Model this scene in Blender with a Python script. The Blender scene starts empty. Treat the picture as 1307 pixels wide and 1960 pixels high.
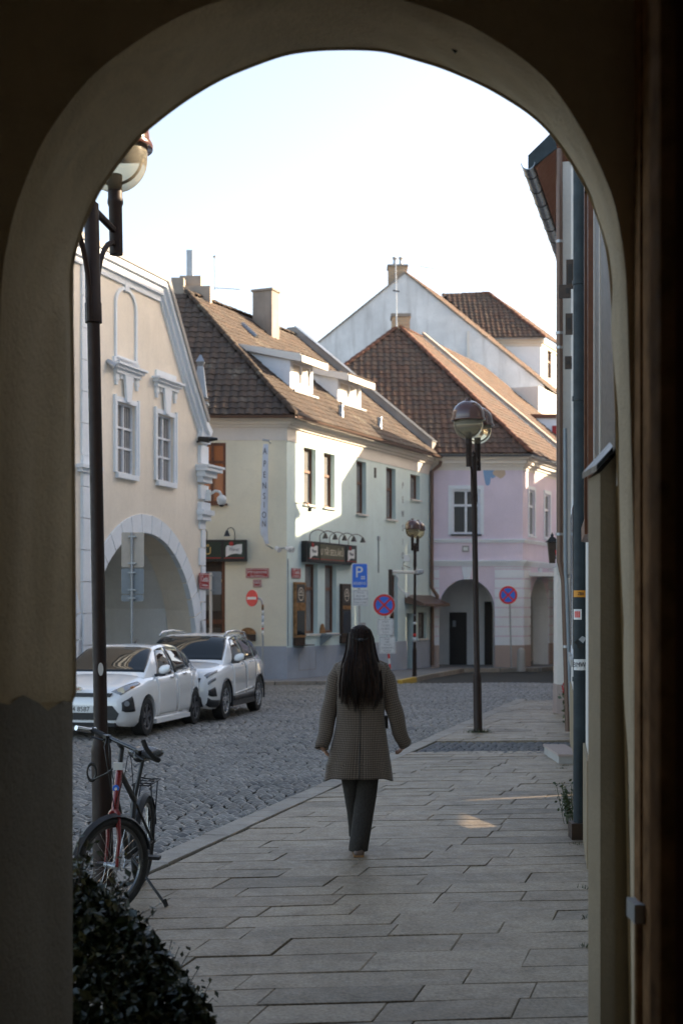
import bpy, bmesh, math, random
from mathutils import Vector, Matrix
import numpy as np
random.seed(7)
R = math.radians
scene = bpy.context.scene

# ------------------------------------------------------------------ camera, world, sun
CAMZ = 1.82
FPX = 2700.0
CX, HY = 653.5, 1165.0
cam_data = bpy.data.cameras.new('camera')
cam = bpy.data.objects.new('camera', cam_data)
scene.collection.objects.link(cam)
cam.location = (0, 0, CAMZ)
cam.rotation_euler = (R(90), 0, 0)
cam_data.sensor_fit = 'VERTICAL'
cam_data.sensor_height = 36.0
cam_data.sensor_width = 24.0
cam_data.lens = FPX / 1960 * 36.0
cam_data.shift_y = (HY - 980) / 1960
cam_data.clip_start = 0.05
cam_data.clip_end = 2000
cam_data.dof.use_dof = True
cam_data.dof.focus_distance = 10.6
cam_data.dof.aperture_fstop = 3.2
scene.camera = cam

SUN_EL = R(20.0)
SUN_AZ = math.atan2(0.93, 0.37)          # from +Y towards +X
world = bpy.data.worlds.new('World')
scene.world = world
world.use_nodes = True
wn = world.node_tree.nodes
bg = wn['Background']
sky = wn.new('ShaderNodeTexSky')
sky.sky_type = 'NISHITA'
sky.sun_disc = False
sky.sun_elevation = SUN_EL
sky.sun_rotation = SUN_AZ
sky.air_density = 0.75
sky.dust_density = 2.0
sky.ozone_density = 0.0
world.node_tree.links.new(sky.outputs[0], bg.inputs[0])
bg.inputs[1].default_value = 0.15

sun_data = bpy.data.lights.new('sun', 'SUN')
sun_data.energy = 5.0
sun_data.angle = R(0.5)
sun_data.color = (1.0, 0.84, 0.66)
sun = bpy.data.objects.new('sun', sun_data)
scene.collection.objects.link(sun)
sdir = Vector((math.sin(SUN_AZ) * math.cos(SUN_EL), math.cos(SUN_AZ) * math.cos(SUN_EL), math.sin(SUN_EL)))
sun.rotation_euler = sdir.to_track_quat('Z', 'Y').to_euler()
sun.location = (20, 20, 40)

scene.view_settings.view_transform = 'Standard'
scene.view_settings.look = 'None'
scene.view_settings.gamma = 1.0
scene.view_settings.use_curve_mapping = False
scene.view_settings.use_white_balance = True
scene.view_settings.white_balance_temperature = 7250
scene.view_settings.white_balance_tint = 10
scene.view_settings.exposure = 1.72
scene.render.engine = 'CYCLES'
scene.cycles.use_denoising = True
scene.cycles.max_bounces = 8
scene.cycles.diffuse_bounces = 5
scene.cycles.transparent_max_bounces = 12

# ------------------------------------------------------------------ helpers
def W(px, py, d):
    return Vector(((px - CX) / FPX * d, d, CAMZ + (HY - py) / FPX * d))

def gz(d):                      # pavement level
    return -0.0085 * max(0.0, d - 9.0)
def rz(d):                      # carriageway level
    return gz(d) - 0.09

ROOTLOC = {}
def link(o, parent=None):
    scene.collection.objects.link(o)
    if parent is not None:
        o.parent = parent
    return o
def rootloc(o):
    v = Vector((0, 0, 0))
    while o is not None:
        v = v + Vector(o.location)
        o = o.parent
    return v
def tag(o, label=None, cat=None, group=None, kind=None):
    if label: o['label'] = label
    if cat: o['category'] = cat
    if group: o['group'] = group
    if kind: o['kind'] = kind
    return o
def thing(name, loc, label, cat, group=None):
    o = bpy.data.objects.new(name, None)
    o.empty_display_size = 0.2
    o.location = loc
    link(o)
    return tag(o, label, cat, group)

class MB:
    def __init__(s):
        s.v = []; s.f = []
    def add(s, verts, faces):
        n = len(s.v)
        s.v.extend([tuple(p) for p in verts])
        s.f.extend([tuple(i + n for i in f) for f in faces])
        return s
    def quad(s, a, b, c, d):
        return s.add([a, b, c, d], [(0, 1, 2, 3)])
    def poly(s, pts):
        return s.add(pts, [tuple(range(len(pts)))])
    def box8(s, p):             # 0-3 bottom ccw, 4-7 top ccw
        return s.add(p, [(3, 2, 1, 0), (4, 5, 6, 7), (0, 1, 5, 4), (1, 2, 6, 5), (2, 3, 7, 6), (3, 0, 4, 7)])
    def box(s, x0, x1, y0, y1, z0, z1):
        return s.box8([(x0, y0, z0), (x1, y0, z0), (x1, y1, z0), (x0, y1, z0), (x0, y0, z1), (x1, y0, z1), (x1, y1, z1), (x0, y1, z1)])
    def prism(s, poly, off):    # polygon (3d pts) extruded by vector off
        n = len(poly); off = Vector(off)
        vs = [Vector(p) for p in poly] + [Vector(p) + off for p in poly]
        fs = [tuple(range(n - 1, -1, -1)), tuple(range(n, 2 * n))]
        for i in range(n):
            j = (i + 1) % n
            fs.append((i, j, n + j, n + i))
        return s.add(vs, fs)
    def loft(s, rings, cap=True, closed=True):
        n = len(rings[0]); m = len(rings)
        vs = [p for r in rings for p in r]
        fs = []
        for k in range(m - 1):
            for i in range(n if closed else n - 1):
                j = (i + 1) % n
                fs.append((k * n + i, k * n + j, (k + 1) * n + j, (k + 1) * n + i))
        if cap:
            fs.append(tuple(range(n - 1, -1, -1)))
            fs.append(tuple((m - 1) * n + i for i in range(n)))
        return s.add(vs, fs)
    def tube(s, path, rad, n=8, cap=True):
        path = [Vector(p) for p in path]
        if not isinstance(rad, (list, tuple)): rad = [rad] * len(path)
        rings = []
        prev = None
        for i, p in enumerate(path):
            a = path[max(0, i - 1)]; b = path[min(len(path) - 1, i + 1)]
            t = (b - a)
            t = t.normalized() if t.length > 1e-9 else Vector((0, 0, 1))
            if prev is None:
                ref = Vector((0, 0, 1)) if abs(t.z) < 0.9 else Vector((1, 0, 0))
                x = t.cross(ref).normalized()
            else:
                x = prev - t * prev.dot(t)
                x = x.normalized() if x.length > 1e-6 else t.orthogonal().normalized()
            prev = x
            y = t.cross(x)
            rings.append([p + (x * math.cos(2 * math.pi * k / n) + y * math.sin(2 * math.pi * k / n)) * rad[i] for k in range(n)])
        return s.loft(rings, cap)
    def lathe(s, c, prof, n=20):    # prof: (r, z) list about vertical axis at c
        c = Vector(c)
        rings = [[c + Vector((max(r, 1e-4) * math.cos(2 * math.pi * k / n), max(r, 1e-4) * math.sin(2 * math.pi * k / n), z)) for k in range(n)] for r, z in prof]
        return s.loft(rings, True)
    def torus(s, M, R0, r, n=28, m=8, a0=0.0, a1=2 * math.pi):
        full = abs(a1 - a0 - 2 * math.pi) < 1e-6
        cnt = n if full else n + 1
        vs = []; fs = []
        for i in range(cnt):
            a = a0 + (a1 - a0) * i / n
            for j in range(m):
                b = 2 * math.pi * j / m
                vs.append(M @ Vector(((R0 + r * math.cos(b)) * math.cos(a), (R0 + r * math.cos(b)) * math.sin(a), r * math.sin(b))))
        for i in range(n if full else n):
            i2 = (i + 1) % cnt
            for j in range(m):
                j2 = (j + 1) % m
                fs.append((i * m + j, i2 * m + j, i2 * m + j2, i * m + j2))
        return s.add(vs, fs)
    def build(s, name, mat, parent=None, smooth=False, sharp=None, label=None):
        me = bpy.data.meshes.new(name)
        off = rootloc(parent) if parent is not None else Vector((0, 0, 0))
        vs = [(p[0] - off.x, p[1] - off.y, p[2] - off.z) for p in s.v]
        me.from_pydata(vs, [], s.f)
        me.materials.append(mat)
        if smooth:
            me.polygons.foreach_set('use_smooth', [True] * len(me.polygons))
            if sharp: me.set_sharp_from_angle(angle=R(sharp))
        me.update()
        o = bpy.data.objects.new(name, me)
        link(o, parent)
        if label: o['label'] = label
        return o

def fixn(o):                     # consistent outward normals
    bm = bmesh.new(); bm.from_mesh(o.data)
    bmesh.ops.recalc_face_normals(bm, faces=bm.faces)
    bm.to_mesh(o.data); bm.free()
    return o

# ------------------------------------------------------------------ materials
def newmat(name):
    m = bpy.data.materials.new(name); m.use_nodes = True
    nt = m.node_tree
    return m, nt, nt.nodes['Principled BSDF']
def ramp(nt, fac, stops):
    r = nt.nodes.new('ShaderNodeValToRGB')
    el = r.color_ramp.elements
    while len(el) < len(stops): el.new(0.5)
    for e, (p, c) in zip(el, stops):
        e.position = p; e.color = (c[0], c[1], c[2], 1) if not isinstance(c, (int, float)) else (c, c, c, 1)
    nt.links.new(fac, r.inputs[0])
    return r.outputs[0]
def noise(nt, scale, detail=4, rough=0.55, vec=None, dist=0.0):
    n = nt.nodes.new('ShaderNodeTexNoise')
    n.inputs['Scale'].default_value = scale; n.inputs['Detail'].default_value = detail
    n.inputs['Roughness'].default_value = rough; n.inputs['Distortion'].default_value = dist
    if vec is not None: nt.links.new(vec, n.inputs['Vector'])
    return n.outputs['Fac']
def posn(nt, scl=(1, 1, 1)):
    g = nt.nodes.new('ShaderNodeNewGeometry')
    m = nt.nodes.new('ShaderNodeMapping'); m.inputs['Scale'].default_value = scl
    nt.links.new(g.outputs['Position'], m.inputs['Vector'])
    return m.outputs[0]
def objco(nt, scl=(1, 1, 1)):
    g = nt.nodes.new('ShaderNodeTexCoord')
    m = nt.nodes.new('ShaderNodeMapping'); m.inputs['Scale'].default_value = scl
    nt.links.new(g.outputs['Object'], m.inputs['Vector'])
    return m.outputs[0]
def mixc(nt, fac, a, b, mode='MIX'):
    x = nt.nodes.new('ShaderNodeMix'); x.data_type = 'RGBA'; x.blend_type = mode
    for sock, val in ((x.inputs[0], fac), (x.inputs[6], a), (x.inputs[7], b)):
        if isinstance(val, (int, float)): sock.default_value = val
        elif isinstance(val, (tuple, list)): sock.default_value = (val[0], val[1], val[2], 1)
        else: nt.links.new(val, sock)
    return x.outputs[2]
def bump(nt, b, h, strength=0.3, dist=0.01):
    n = nt.nodes.new('ShaderNodeBump'); n.inputs['Strength'].default_value = strength; n.inputs['Distance'].default_value = dist
    nt.links.new(h, n.inputs['Height']); nt.links.new(n.outputs[0], b.inputs['Normal'])
def mul(c, k): return tuple(min(1, x * k) for x in c[:3])
def math_(nt, op, a, b=None):
    n = nt.nodes.new('ShaderNodeMath'); n.operation = op
    for s_, v in ((n.inputs[0], a), (n.inputs[1], b)):
        if v is None: continue
        if isinstance(v, (int, float)): s_.default_value = v
        else: nt.links.new(v, s_)
    return n.outputs[0]

def plaster(name, col, var=0.10, streak=0.12, rough=0.9, bmp=0.25, stain=None):
    m, nt, b = newmat(name)
    p = posn(nt)
    n1 = noise(nt, 0.7, 5, 0.6, p)
    c = ramp(nt, n1, [(0.3, mul(col, 1 - var)), (0.7, mul(col, 1 + var * 0.5))])
    n2 = noise(nt, 1.0, 5, 0.65, posn(nt, (2.2, 2.2, 0.22)))
    k = ramp(nt, n2, [(0.5, 0.0), (0.78, 1.0)])
    sc = stain if stain else mul(col, 0.55)
    c = mixc(nt, math_(nt, 'MULTIPLY', k, streak), c, sc)
    pk = ramp(nt, noise(nt, 1.9, 6, 0.7, p, 0.6), [(0.54, 0.0), (0.60, 1.0)])
    c = mixc(nt, math_(nt, 'MULTIPLY', pk, min(0.5, streak)), c, mul(col, 0.84))
    n3 = noise(nt, 18, 4, 0.7, p)
    c = mixc(nt, 0.16, c, ramp(nt, n3, [(0.3, mul(col, 0.7)), (0.7, mul(col, 1.15))]))
    nt.links.new(c, b.inputs['Base Color'])
    b.inputs['Roughness'].default_value = rough
    bump(nt, b, noise(nt, 45, 5, 0.7, p), bmp, 0.012)
    return m
def flat(name, col, rough=0.5, metal=0.0, var=0.08, scale=6, spec=0.5, bmp=0.0, coat=0.0):
    m, nt, b = newmat(name)
    p = posn(nt)
    n1 = noise(nt, scale, 4, 0.6, p)
    c = ramp(nt, n1, [(0.3, mul(col, 1 - var)), (0.7, mul(col, 1 + var))])
    nt.links.new(c, b.inputs['Base Color'])
    rr = ramp(nt, noise(nt, scale * 3, 3, 0.6, p), [(0.3, max(0.02, rough * 0.8)), (0.7, min(1, rough * 1.2))])
    nt.links.new(rr, b.inputs['Roughness'])
    b.inputs['Metallic'].default_value = metal
    b.inputs['Specular IOR Level'].default_value = spec
    if coat: b.inputs['Coat Weight'].default_value = coat; b.inputs['Coat Roughness'].default_value = 0.04
    if bmp: bump(nt, b, noise(nt, scale * 8, 4, 0.6, p), bmp, 0.005)
    return m
def pieces(name, cols, rough=0.8, fine=30, finevar=0.25, bmp=0.4, moss=None, spec=0.5, mossscale=1.3, dist=0.006, broad=0.0):
    """per-piece colour: random per island and per object"""
    m, nt, b = newmat(name)
    g = nt.nodes.new('ShaderNodeNewGeometry'); oi = nt.nodes.new('ShaderNodeObjectInfo')
    f = math_(nt, 'FRACT', math_(nt, 'ADD', g.outputs['Random Per Island'], math_(nt, 'MULTIPLY', oi.outputs['Random'], 7.31)))
    st = [(i / max(1, len(cols) - 1), c) for i, c in enumerate(cols)]
    c = ramp(nt, f, st)
    p = posn(nt)
    n = noise(nt, fine, 5, 0.7, p)
    c = mixc(nt, 1.0, c, ramp(nt, n, [(0.25, 1 - finevar), (0.75, 1 + 0.0)]), 'MULTIPLY')
    if moss:
        k = ramp(nt, noise(nt, mossscale, 6, 0.7, p), [(0.55, 0.0), (0.72, 1.0)])
        k2 = math_(nt, 'MULTIPLY', k, ramp(nt, noise(nt, 14, 4, 0.7, p), [(0.4, 0.0), (0.6, 1.0)]))
        c = mixc(nt, k2, c, moss)
    if broad:
        k3 = ramp(nt, noise(nt, 0.55, 6, 0.65, p), [(0.32, 1 - broad), (0.68, 1.0)])
        c = mixc(nt, 1.0, c, k3, 'MULTIPLY')
        k4 = ramp(nt, noise(nt, 3.2, 5, 0.7, p), [(0.36, 1 - broad * 0.8), (0.52, 1.0)])
        c = mixc(nt, 1.0, c, k4, 'MULTIPLY')
        k5 = ramp(nt, noise(nt, 26, 2, 0.5, p), [(0.24, 0.45), (0.30, 1.0)])
        c = mixc(nt, broad, c, mixc(nt, 1.0, c, k5, 'MULTIPLY'))
    nt.links.new(c, b.inputs['Base Color'])
    b.inputs['Specular IOR Level'].default_value = spec
    rr = ramp(nt, noise(nt, 8, 3, 0.6, p), [(0.3, max(0.05, rough - 0.12)), (0.7, min(1, rough + 0.1))])
    nt.links.new(rr, b.inputs['Roughness'])
    bump(nt, b, n, bmp, dist)
    return m
def glassy(name, col, rough=0.04, spec=0.8, curtain=None, wav=0.04):
    m, nt, b = newmat(name)
    if curtain:
        w = nt.nodes.new('ShaderNodeTexWave'); w.inputs['Scale'].default_value = 9; w.inputs['Distortion'].default_value = 2
        nt.links.new(posn(nt, (1, 1, 0.05)), w.inputs['Vector'])
        c = ramp(nt, w.outputs['Fac'], [(0.2, col), (0.9, curtain)])
        nt.links.new(c, b.inputs['Base Color'])
    else:
        b.inputs['Base Color'].default_value = (*col, 1)
    b.inputs['Roughness'].default_value = rough
    b.inputs['Specular IOR Level'].default_value = spec
    b.inputs['IOR'].default_value = 1.6
    bump(nt, b, noise(nt, 1.6, 2, 0.5, posn(nt)), wav, 0.05)
    return m

M = {}
M['cream'] = plaster('cream_plaster', (0.86, 0.77, 0.65), 0.12, 0.28, stain=(0.55, 0.46, 0.36))
M['yellow'] = plaster('pale_yellow_green_plaster', (0.80, 0.76, 0.60), 0.11, 0.25, stain=(0.5, 0.47, 0.36))
M['mint'] = plaster('pale_mint_plaster', (0.64, 0.77, 0.75), 0.10, 0.25, stain=(0.42, 0.48, 0.46))
M['plinthblue'] = plaster('blue_grey_plinth', (0.38, 0.42, 0.48), 0.16, 0.35)
M['pink'] = plaster('pink_plaster', (0.76, 0.66, 0.75), 0.12, 0.25, stain=(0.48, 0.42, 0.48))
M['white'] = plaster('pale_blue_white_trim', (0.80, 0.84, 0.88), 0.08, 0.2, stain=(0.55, 0.55, 0.55))
M['offwhite'] = plaster('off_white_cornice', (0.74, 0.70, 0.64), 0.06, 0.12)
M['gablewhite'] = plaster('weathered_white_render', (0.78, 0.78, 0.78), 0.26, 0.9, stain=(0.40, 0.385, 0.37))
M['greywall'] = plaster('grey_weathered_render', (0.36, 0.34, 0.32), 0.25, 0.6)
M['arcade'] = plaster('arcade_plaster', (0.78, 0.78, 0.77), 0.12, 0.3)
M['archplaster'] = plaster('old_arch_plaster', (0.74, 0.585, 0.385), 0.24, 0.7, bmp=1.0)
M['archdark'] = plaster('passage_plaster', (0.74, 0.62, 0.46), 0.2, 0.4, bmp=0.5)
M['archstone'] = plaster('rough_plinth_render', (0.30, 0.26, 0.21), 0.35, 0.6, bmp=1.0)
M['rightwall'] = plaster('right_house_plaster', (0.74, 0.70, 0.64), 0.1, 0.3)
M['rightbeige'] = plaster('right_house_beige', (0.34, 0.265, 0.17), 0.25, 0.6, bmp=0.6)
M['concrete'] = plaster('concrete', (0.42, 0.40, 0.37), 0.15, 0.4)
M['chim'] = plaster('chimney_render', (0.30, 0.265, 0.23), 0.4, 0.9)
M['chimlight'] = plaster('light_chimney_render', (0.42, 0.36, 0.30), 0.4, 0.95)
M['brick'] = pieces('chimney_brick', [(0.42, 0.26, 0.15), (0.52, 0.36, 0.22), (0.46, 0.30, 0.2)], 0.9)
M['darktile'] = pieces('dark_brown_roof_tile', [(0.060, 0.040, 0.028), (0.10, 0.064, 0.042), (0.075, 0.055, 0.040), (0.115, 0.072, 0.048)], 0.85, 22, 0.45, 0.4, moss=(0.22, 0.20, 0.15))
M['redtile'] = pieces('red_brown_roof_tile', [(0.105, 0.056, 0.036), (0.155, 0.084, 0.052), (0.09, 0.060, 0.043), (0.14, 0.090, 0.060)], 0.85, 22, 0.35, 0.4, moss=(0.10, 0.085, 0.06))
M['brightred'] = pieces('orange_red_roof_tile', [(0.20, 0.085, 0.05), (0.25, 0.10, 0.06), (0.16, 0.075, 0.048)], 0.8)
M['underroof'] = flat('roof_boarding', (0.06, 0.042, 0.032), 0.95)
M['slab'] = pieces('granite_paving', [(0.50, 0.395, 0.285), (0.61, 0.49, 0.355), (0.54, 0.43, 0.31), (0.65, 0.525, 0.385), (0.38, 0.305, 0.22)], 0.50, 48, 0.72, 1.0, moss=(0.20, 0.17, 0.13), spec=0.32, mossscale=2.2, dist=0.005, broad=0.30)
M['kerb'] = pieces('granite_kerb', [(0.42, 0.36, 0.29), (0.50, 0.43, 0.35)], 0.6, 90, 0.5, 0.6, broad=0.3)
M['joint'] = plaster('mossy_joint_soil', (0.030, 0.030, 0.020), 0.4, 0.3)
M['sett'] = pieces('granite_sett', [(0.22, 0.20, 0.18), (0.33, 0.29, 0.245), (0.27, 0.24, 0.20), (0.40, 0.365, 0.315), (0.14, 0.13, 0.12)], 0.42, 40, 0.5, 0.8, spec=0.55, broad=0.3)
M['roadbase'] = plaster('road_joint_sand', (0.040, 0.038, 0.032), 0.3, 0.2)
M['asphalt'] = plaster('grey_pavement', (0.22, 0.215, 0.21), 0.12, 0.2)
M['lampbrown'] = flat('dark_brown_lamp_paint', (0.026, 0.014, 0.010), 0.5, 0.0, 0.2, 8, 0.25)
M['caprown'] = flat('glossy_brown_lamp_hood', (0.085, 0.032, 0.024), 0.16, 0.0, 0.1, 5, coat=0.6)
M['black'] = flat('black_metal', (0.015, 0.015, 0.015), 0.4)
M['rubber'] = flat('black_rubber', (0.02, 0.02, 0.02), 0.75)
M['chrome'] = flat('bright_metal', (0.6, 0.6, 0.6), 0.22, 1.0)
M['galv'] = flat('galvanised_steel', (0.40, 0.42, 0.44), 0.45, 0.75)
M['signback'] = flat('grey_sign_back', (0.24, 0.27, 0.29), 0.55, 0.2)
M['gutter'] = flat('brown_gutter_metal', (0.16, 0.10, 0.075), 0.4, 0.3)
M['greygutter'] = flat('grey_gutter_metal', (0.22, 0.24, 0.26), 0.3, 0.7)
M['bluepipe'] = flat('blue_grey_downpipe', (0.030, 0.042, 0.048), 0.55, 0.1, 0.25, 5, 0.3)
M['brownwood'] = flat('brown_window_wood', (0.14, 0.052, 0.024), 0.45, 0, 0.2, 12)
M['darkwood'] = flat('dark_brown_door_wood', (0.045, 0.026, 0.016), 0.5, 0, 0.25, 12)
M['blackwood'] = flat('blackened_door_wood', (0.020, 0.015, 0.012), 0.55, 0, 0.3, 12)
M['whitewood'] = flat('white_window_paint', (0.72, 0.74, 0.78), 0.4)
M['pane'] = glassy('window_glass', (0.018, 0.02, 0.022))
M['panecurtain'] = glassy('window_glass_with_net_curtain', (0.10, 0.10, 0.10), 0.05, 0.8, (0.34, 0.33, 0.32))
M['paneorange'] = glassy('window_glass_with_orange_blind', (0.42, 0.15, 0.06), 0.08, 0.6, (0.5, 0.2, 0.09))
M['carglass'] = glassy('car_glass', (0.008, 0.012, 0.013), 0.02, 0.35, wav=0.0)
M['carside'] = glassy('car_side_glass', (0.008, 0.012, 0.013), 0.02, 0.9, wav=0.0)
M['signgreen'] = flat('dark_green_sign', (0.010, 0.028, 0.018), 0.35)
M['signolive'] = flat('olive_sign_panel', (0.10, 0.10, 0.055), 0.4)
M['signblack'] = flat('black_sign_frame', (0.012, 0.012, 0.012), 0.35)
M['red'] = flat('sign_red', (0.36, 0.018, 0.018), 0.4)
M['signred2'] = flat('road_sign_red', (0.72, 0.03, 0.022), 0.4)
M['reflback'] = flat('sign_back_with_cream_reflection', (0.50, 0.44, 0.37), 0.5)  # reflection of the cream house put into the sign back's colour
M['glarepane'] = glassy('window_glass_with_painted_sun_glare', (0.7, 0.66, 0.6), 0.08, 0.7)  # sun's reflection in the dormer panes put into the base colour
M['barmetal'] = flat('dull_dark_chrome', (0.10, 0.10, 0.10), 0.3, 0.9)
M['blue'] = flat('sign_blue', (0.028, 0.17, 0.70), 0.4)
M['signwhite'] = flat('sign_white', (0.72, 0.72, 0.70), 0.4)
M['ink'] = flat('printed_grey_ink', (0.20, 0.20, 0.21), 0.6)
M['blackink'] = flat('printed_black_ink', (0.03, 0.03, 0.03), 0.6)
M['gold'] = flat('gold_lettering', (0.62, 0.42, 0.14), 0.4)
M['cream_letter'] = flat('cream_lettering', (0.66, 0.58, 0.46), 0.5)
M['yellowpaint'] = flat('yellow_kerb_paint', (0.66, 0.40, 0.05), 0.5)
M['orange'] = flat('orange_sticker', (0.70, 0.28, 0.02), 0.5)
M['carwhite'] = flat('white_car_paint', (0.86, 0.86, 0.85), 0.18, 0.0, 0.02, 2, coat=1.0)
M['cardark'] = flat('dark_blue_car_paint', (0.012, 0.022, 0.045), 0.2, 0, 0.05, 3, coat=0.7)
M['plastic'] = flat('black_car_plastic', (0.02, 0.02, 0.022), 0.5)
M['rim'] = flat('dark_grey_alloy', (0.16, 0.16, 0.17), 0.3, 0.8)
M['rimlight'] = flat('silver_alloy', (0.55, 0.56, 0.58), 0.28, 0.85)
M['lens'] = glassy('headlight_lens', (0.22, 0.23, 0.25), 0.06, 0.9)
M['amber'] = flat('amber_reflector', (0.55, 0.2, 0.04), 0.3)
M['bikered'] = flat('red_bicycle_paint', (0.20, 0.007, 0.010), 0.3, 0, 0.08, 5, coat=0.4)
M['saddle'] = flat('black_saddle_vinyl', (0.02, 0.02, 0.022), 0.28)
M['skin'] = flat('skin', (0.42, 0.24, 0.17), 0.5, 0, 0.06, 30)
M['trouser'] = flat('dark_grey_trousers', (0.036, 0.032, 0.028), 0.9, 0, 0.25, 60, 0.2)
M['shoe'] = flat('brown_shoe', (0.10, 0.06, 0.04), 0.5)
M['flagred'] = flat('red_cloth', (0.55, 0.02, 0.02), 0.8)
M['petal'] = flat('red_petals', (0.5, 0.01, 0.015), 0.6)
M['pinkstone'] = plaster('pink_stone_block', (0.44, 0.35, 0.31), 0.1, 0.2)
M['doorred'] = flat('dark_red_door', (0.14, 0.035, 0.025), 0.5, 0, 0.3, 6)
M['framebrown'] = flat('worn_wooden_frame', (0.30, 0.165, 0.08), 0.95, 0, 0.45, 9, 0.05)
M['banner'] = flat('pale_blue_banner_cloth', (0.55, 0.62, 0.72), 0.85)
M['blackboard'] = flat('menu_board', (0.05, 0.045, 0.04), 0.5)
M['tailred'] = flat('red_tail_light', (0.8, 0.05, 0.02), 0.2, coat=0.5)

def leafmat(name, c1, c2, c3):
    m, nt, b = newmat(name)
    g = nt.nodes.new('ShaderNodeNewGeometry')
    c = ramp(nt, g.outputs['Random Per Island'], [(0.0, c1), (0.6, c2), (1.0, c3)])
    nt.links.new(c, b.inputs['Base Color']); b.inputs['Roughness'].default_value = 0.35
    return m
M['ivy'] = leafmat('ivy_leaf', (0.012, 0.022, 0.010), (0.022, 0.036, 0.014), (0.09, 0.085, 0.03))
M['plant'] = leafmat('weed_leaf', (0.03, 0.05, 0.015), (0.05, 0.075, 0.025), (0.08, 0.09, 0.03))

def hairmat():
    m, nt, b = newmat('dark_brown_hair')
    g = nt.nodes.new('ShaderNodeNewGeometry')
    c = ramp(nt, g.outputs['Random Per Island'], [(0.0, (0.005, 0.003, 0.002)), (0.6, (0.012, 0.006, 0.004)), (1.0, (0.06, 0.026, 0.013))])
    nt.links.new(c, b.inputs['Base Color']); b.inputs['Roughness'].default_value = 0.5
    b.inputs['Specular IOR Level'].default_value = 0.22
    return m
M['hair'] = hairmat()
def coatmat():
    m, nt, b = newmat('brown_checked_wool')
    uv = nt.nodes.new('ShaderNodeUVMap'); uv.uv_map = 'UVMap'
    sp = nt.nodes.new('ShaderNodeSeparateXYZ'); nt.links.new(uv.outputs[0], sp.inputs[0])
    per = 0.0165
    fx = math_(nt, 'FRACT', math_(nt, 'DIVIDE', sp.outputs[0], per))
    fz = math_(nt, 'FRACT', math_(nt, 'DIVIDE', sp.outputs[1], per))
    lx = ramp(nt, fx, [(0.0, 1.0), (0.34, 1.0), (0.42, 0.0), (0.93, 0.0)])
    lz = ramp(nt, fz, [(0.0, 1.0), (0.34, 1.0), (0.42, 0.0), (0.93, 0.0)])
    s = math_(nt, 'MULTIPLY', math_(nt, 'ADD', lx, lz), 0.5)
    c = ramp(nt, s, [(0.0, (0.175, 0.135, 0.102)), (0.5, (0.110, 0.084, 0.064)), (1.0, (0.055, 0.043, 0.035))])
    n = noise(nt, 140, 3, 0.7, posn(nt))
    c = mixc(nt, 1.0, c, ramp(nt, n, [(0.25, 0.65), (0.75, 1.15)]), 'MULTIPLY')
    nt.links.new(c, b.inputs['Base Color']); b.inputs['Roughness'].default_value = 0.95
    b.inputs['Sheen Weight'].default_value = 0.25
    b.inputs['Specular IOR Level'].default_value = 0.15
    bump(nt, b, n, 0.3, 0.004)
    return m
M['coat'] = coatmat()
def globemat():
    m, nt, b = newmat('frosted_lamp_globe')
    b.inputs['Base Color'].default_value = (0.93, 0.86, 0.70, 1)
    b.inputs['Roughness'].default_value = 0.12
    b.inputs['Transmission Weight'].default_value = 0.9
    b.inputs['IOR'].default_value = 1.08
    return m
M['globe'] = globemat()
def spokes_tex(): pass

# ------------------------------------------------------------------ facade frame
class Fac:
    """vertical plane: origin (x,y), direction u, outward normal n"""
    def __init__(s, ox, oy, ux, uy, nsign=1):
        s.o = Vector((ox, oy)); l = math.hypot(ux, uy); s.u = Vector((ux / l, uy / l))
        s.n = Vector((s.u.y, -s.u.x)) * nsign
    def tz(s, px, py, o=0.0):
        k = (px - CX) / FPX
        ox = s.o.x + s.n.x * o; oy = s.o.y + s.n.y * o
        t = (k * oy - ox) / (s.u.x - k * s.u.y)
        d = oy + t * s.u.y
        return t, CAMZ + (HY - py) / FPX * d
    def t(s, px): return s.tz(px, 0)[0]
    def p(s, t, z, o=0.0):
        return Vector((s.o.x + s.u.x * t + s.n.x * o, s.o.y + s.u.y * t + s.n.y * o, z))
    def box(s, mb, t0, t1, z0, z1, o0, o1):
        mb.box8([s.p(t0, z0, o1), s.p(t1, z0, o1), s.p(t1, z0, o0), s.p(t0, z0, o0), s.p(t0, z1, o1), s.p(t1, z1, o1), s.p(t1, z1, o0), s.p(t0, z1, o0)])
    def rect(s, px0, px1, py0, py1):
        """tz rectangle from a picture box (top-left / bottom-right read at the mid line)"""
        t0 = s.t(px0); t1 = s.t(px1)
        pm = (px0 + px1) / 2
        return t0, t1, s.tz(pm, py1)[1], s.tz(pm, py0)[1]

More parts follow.
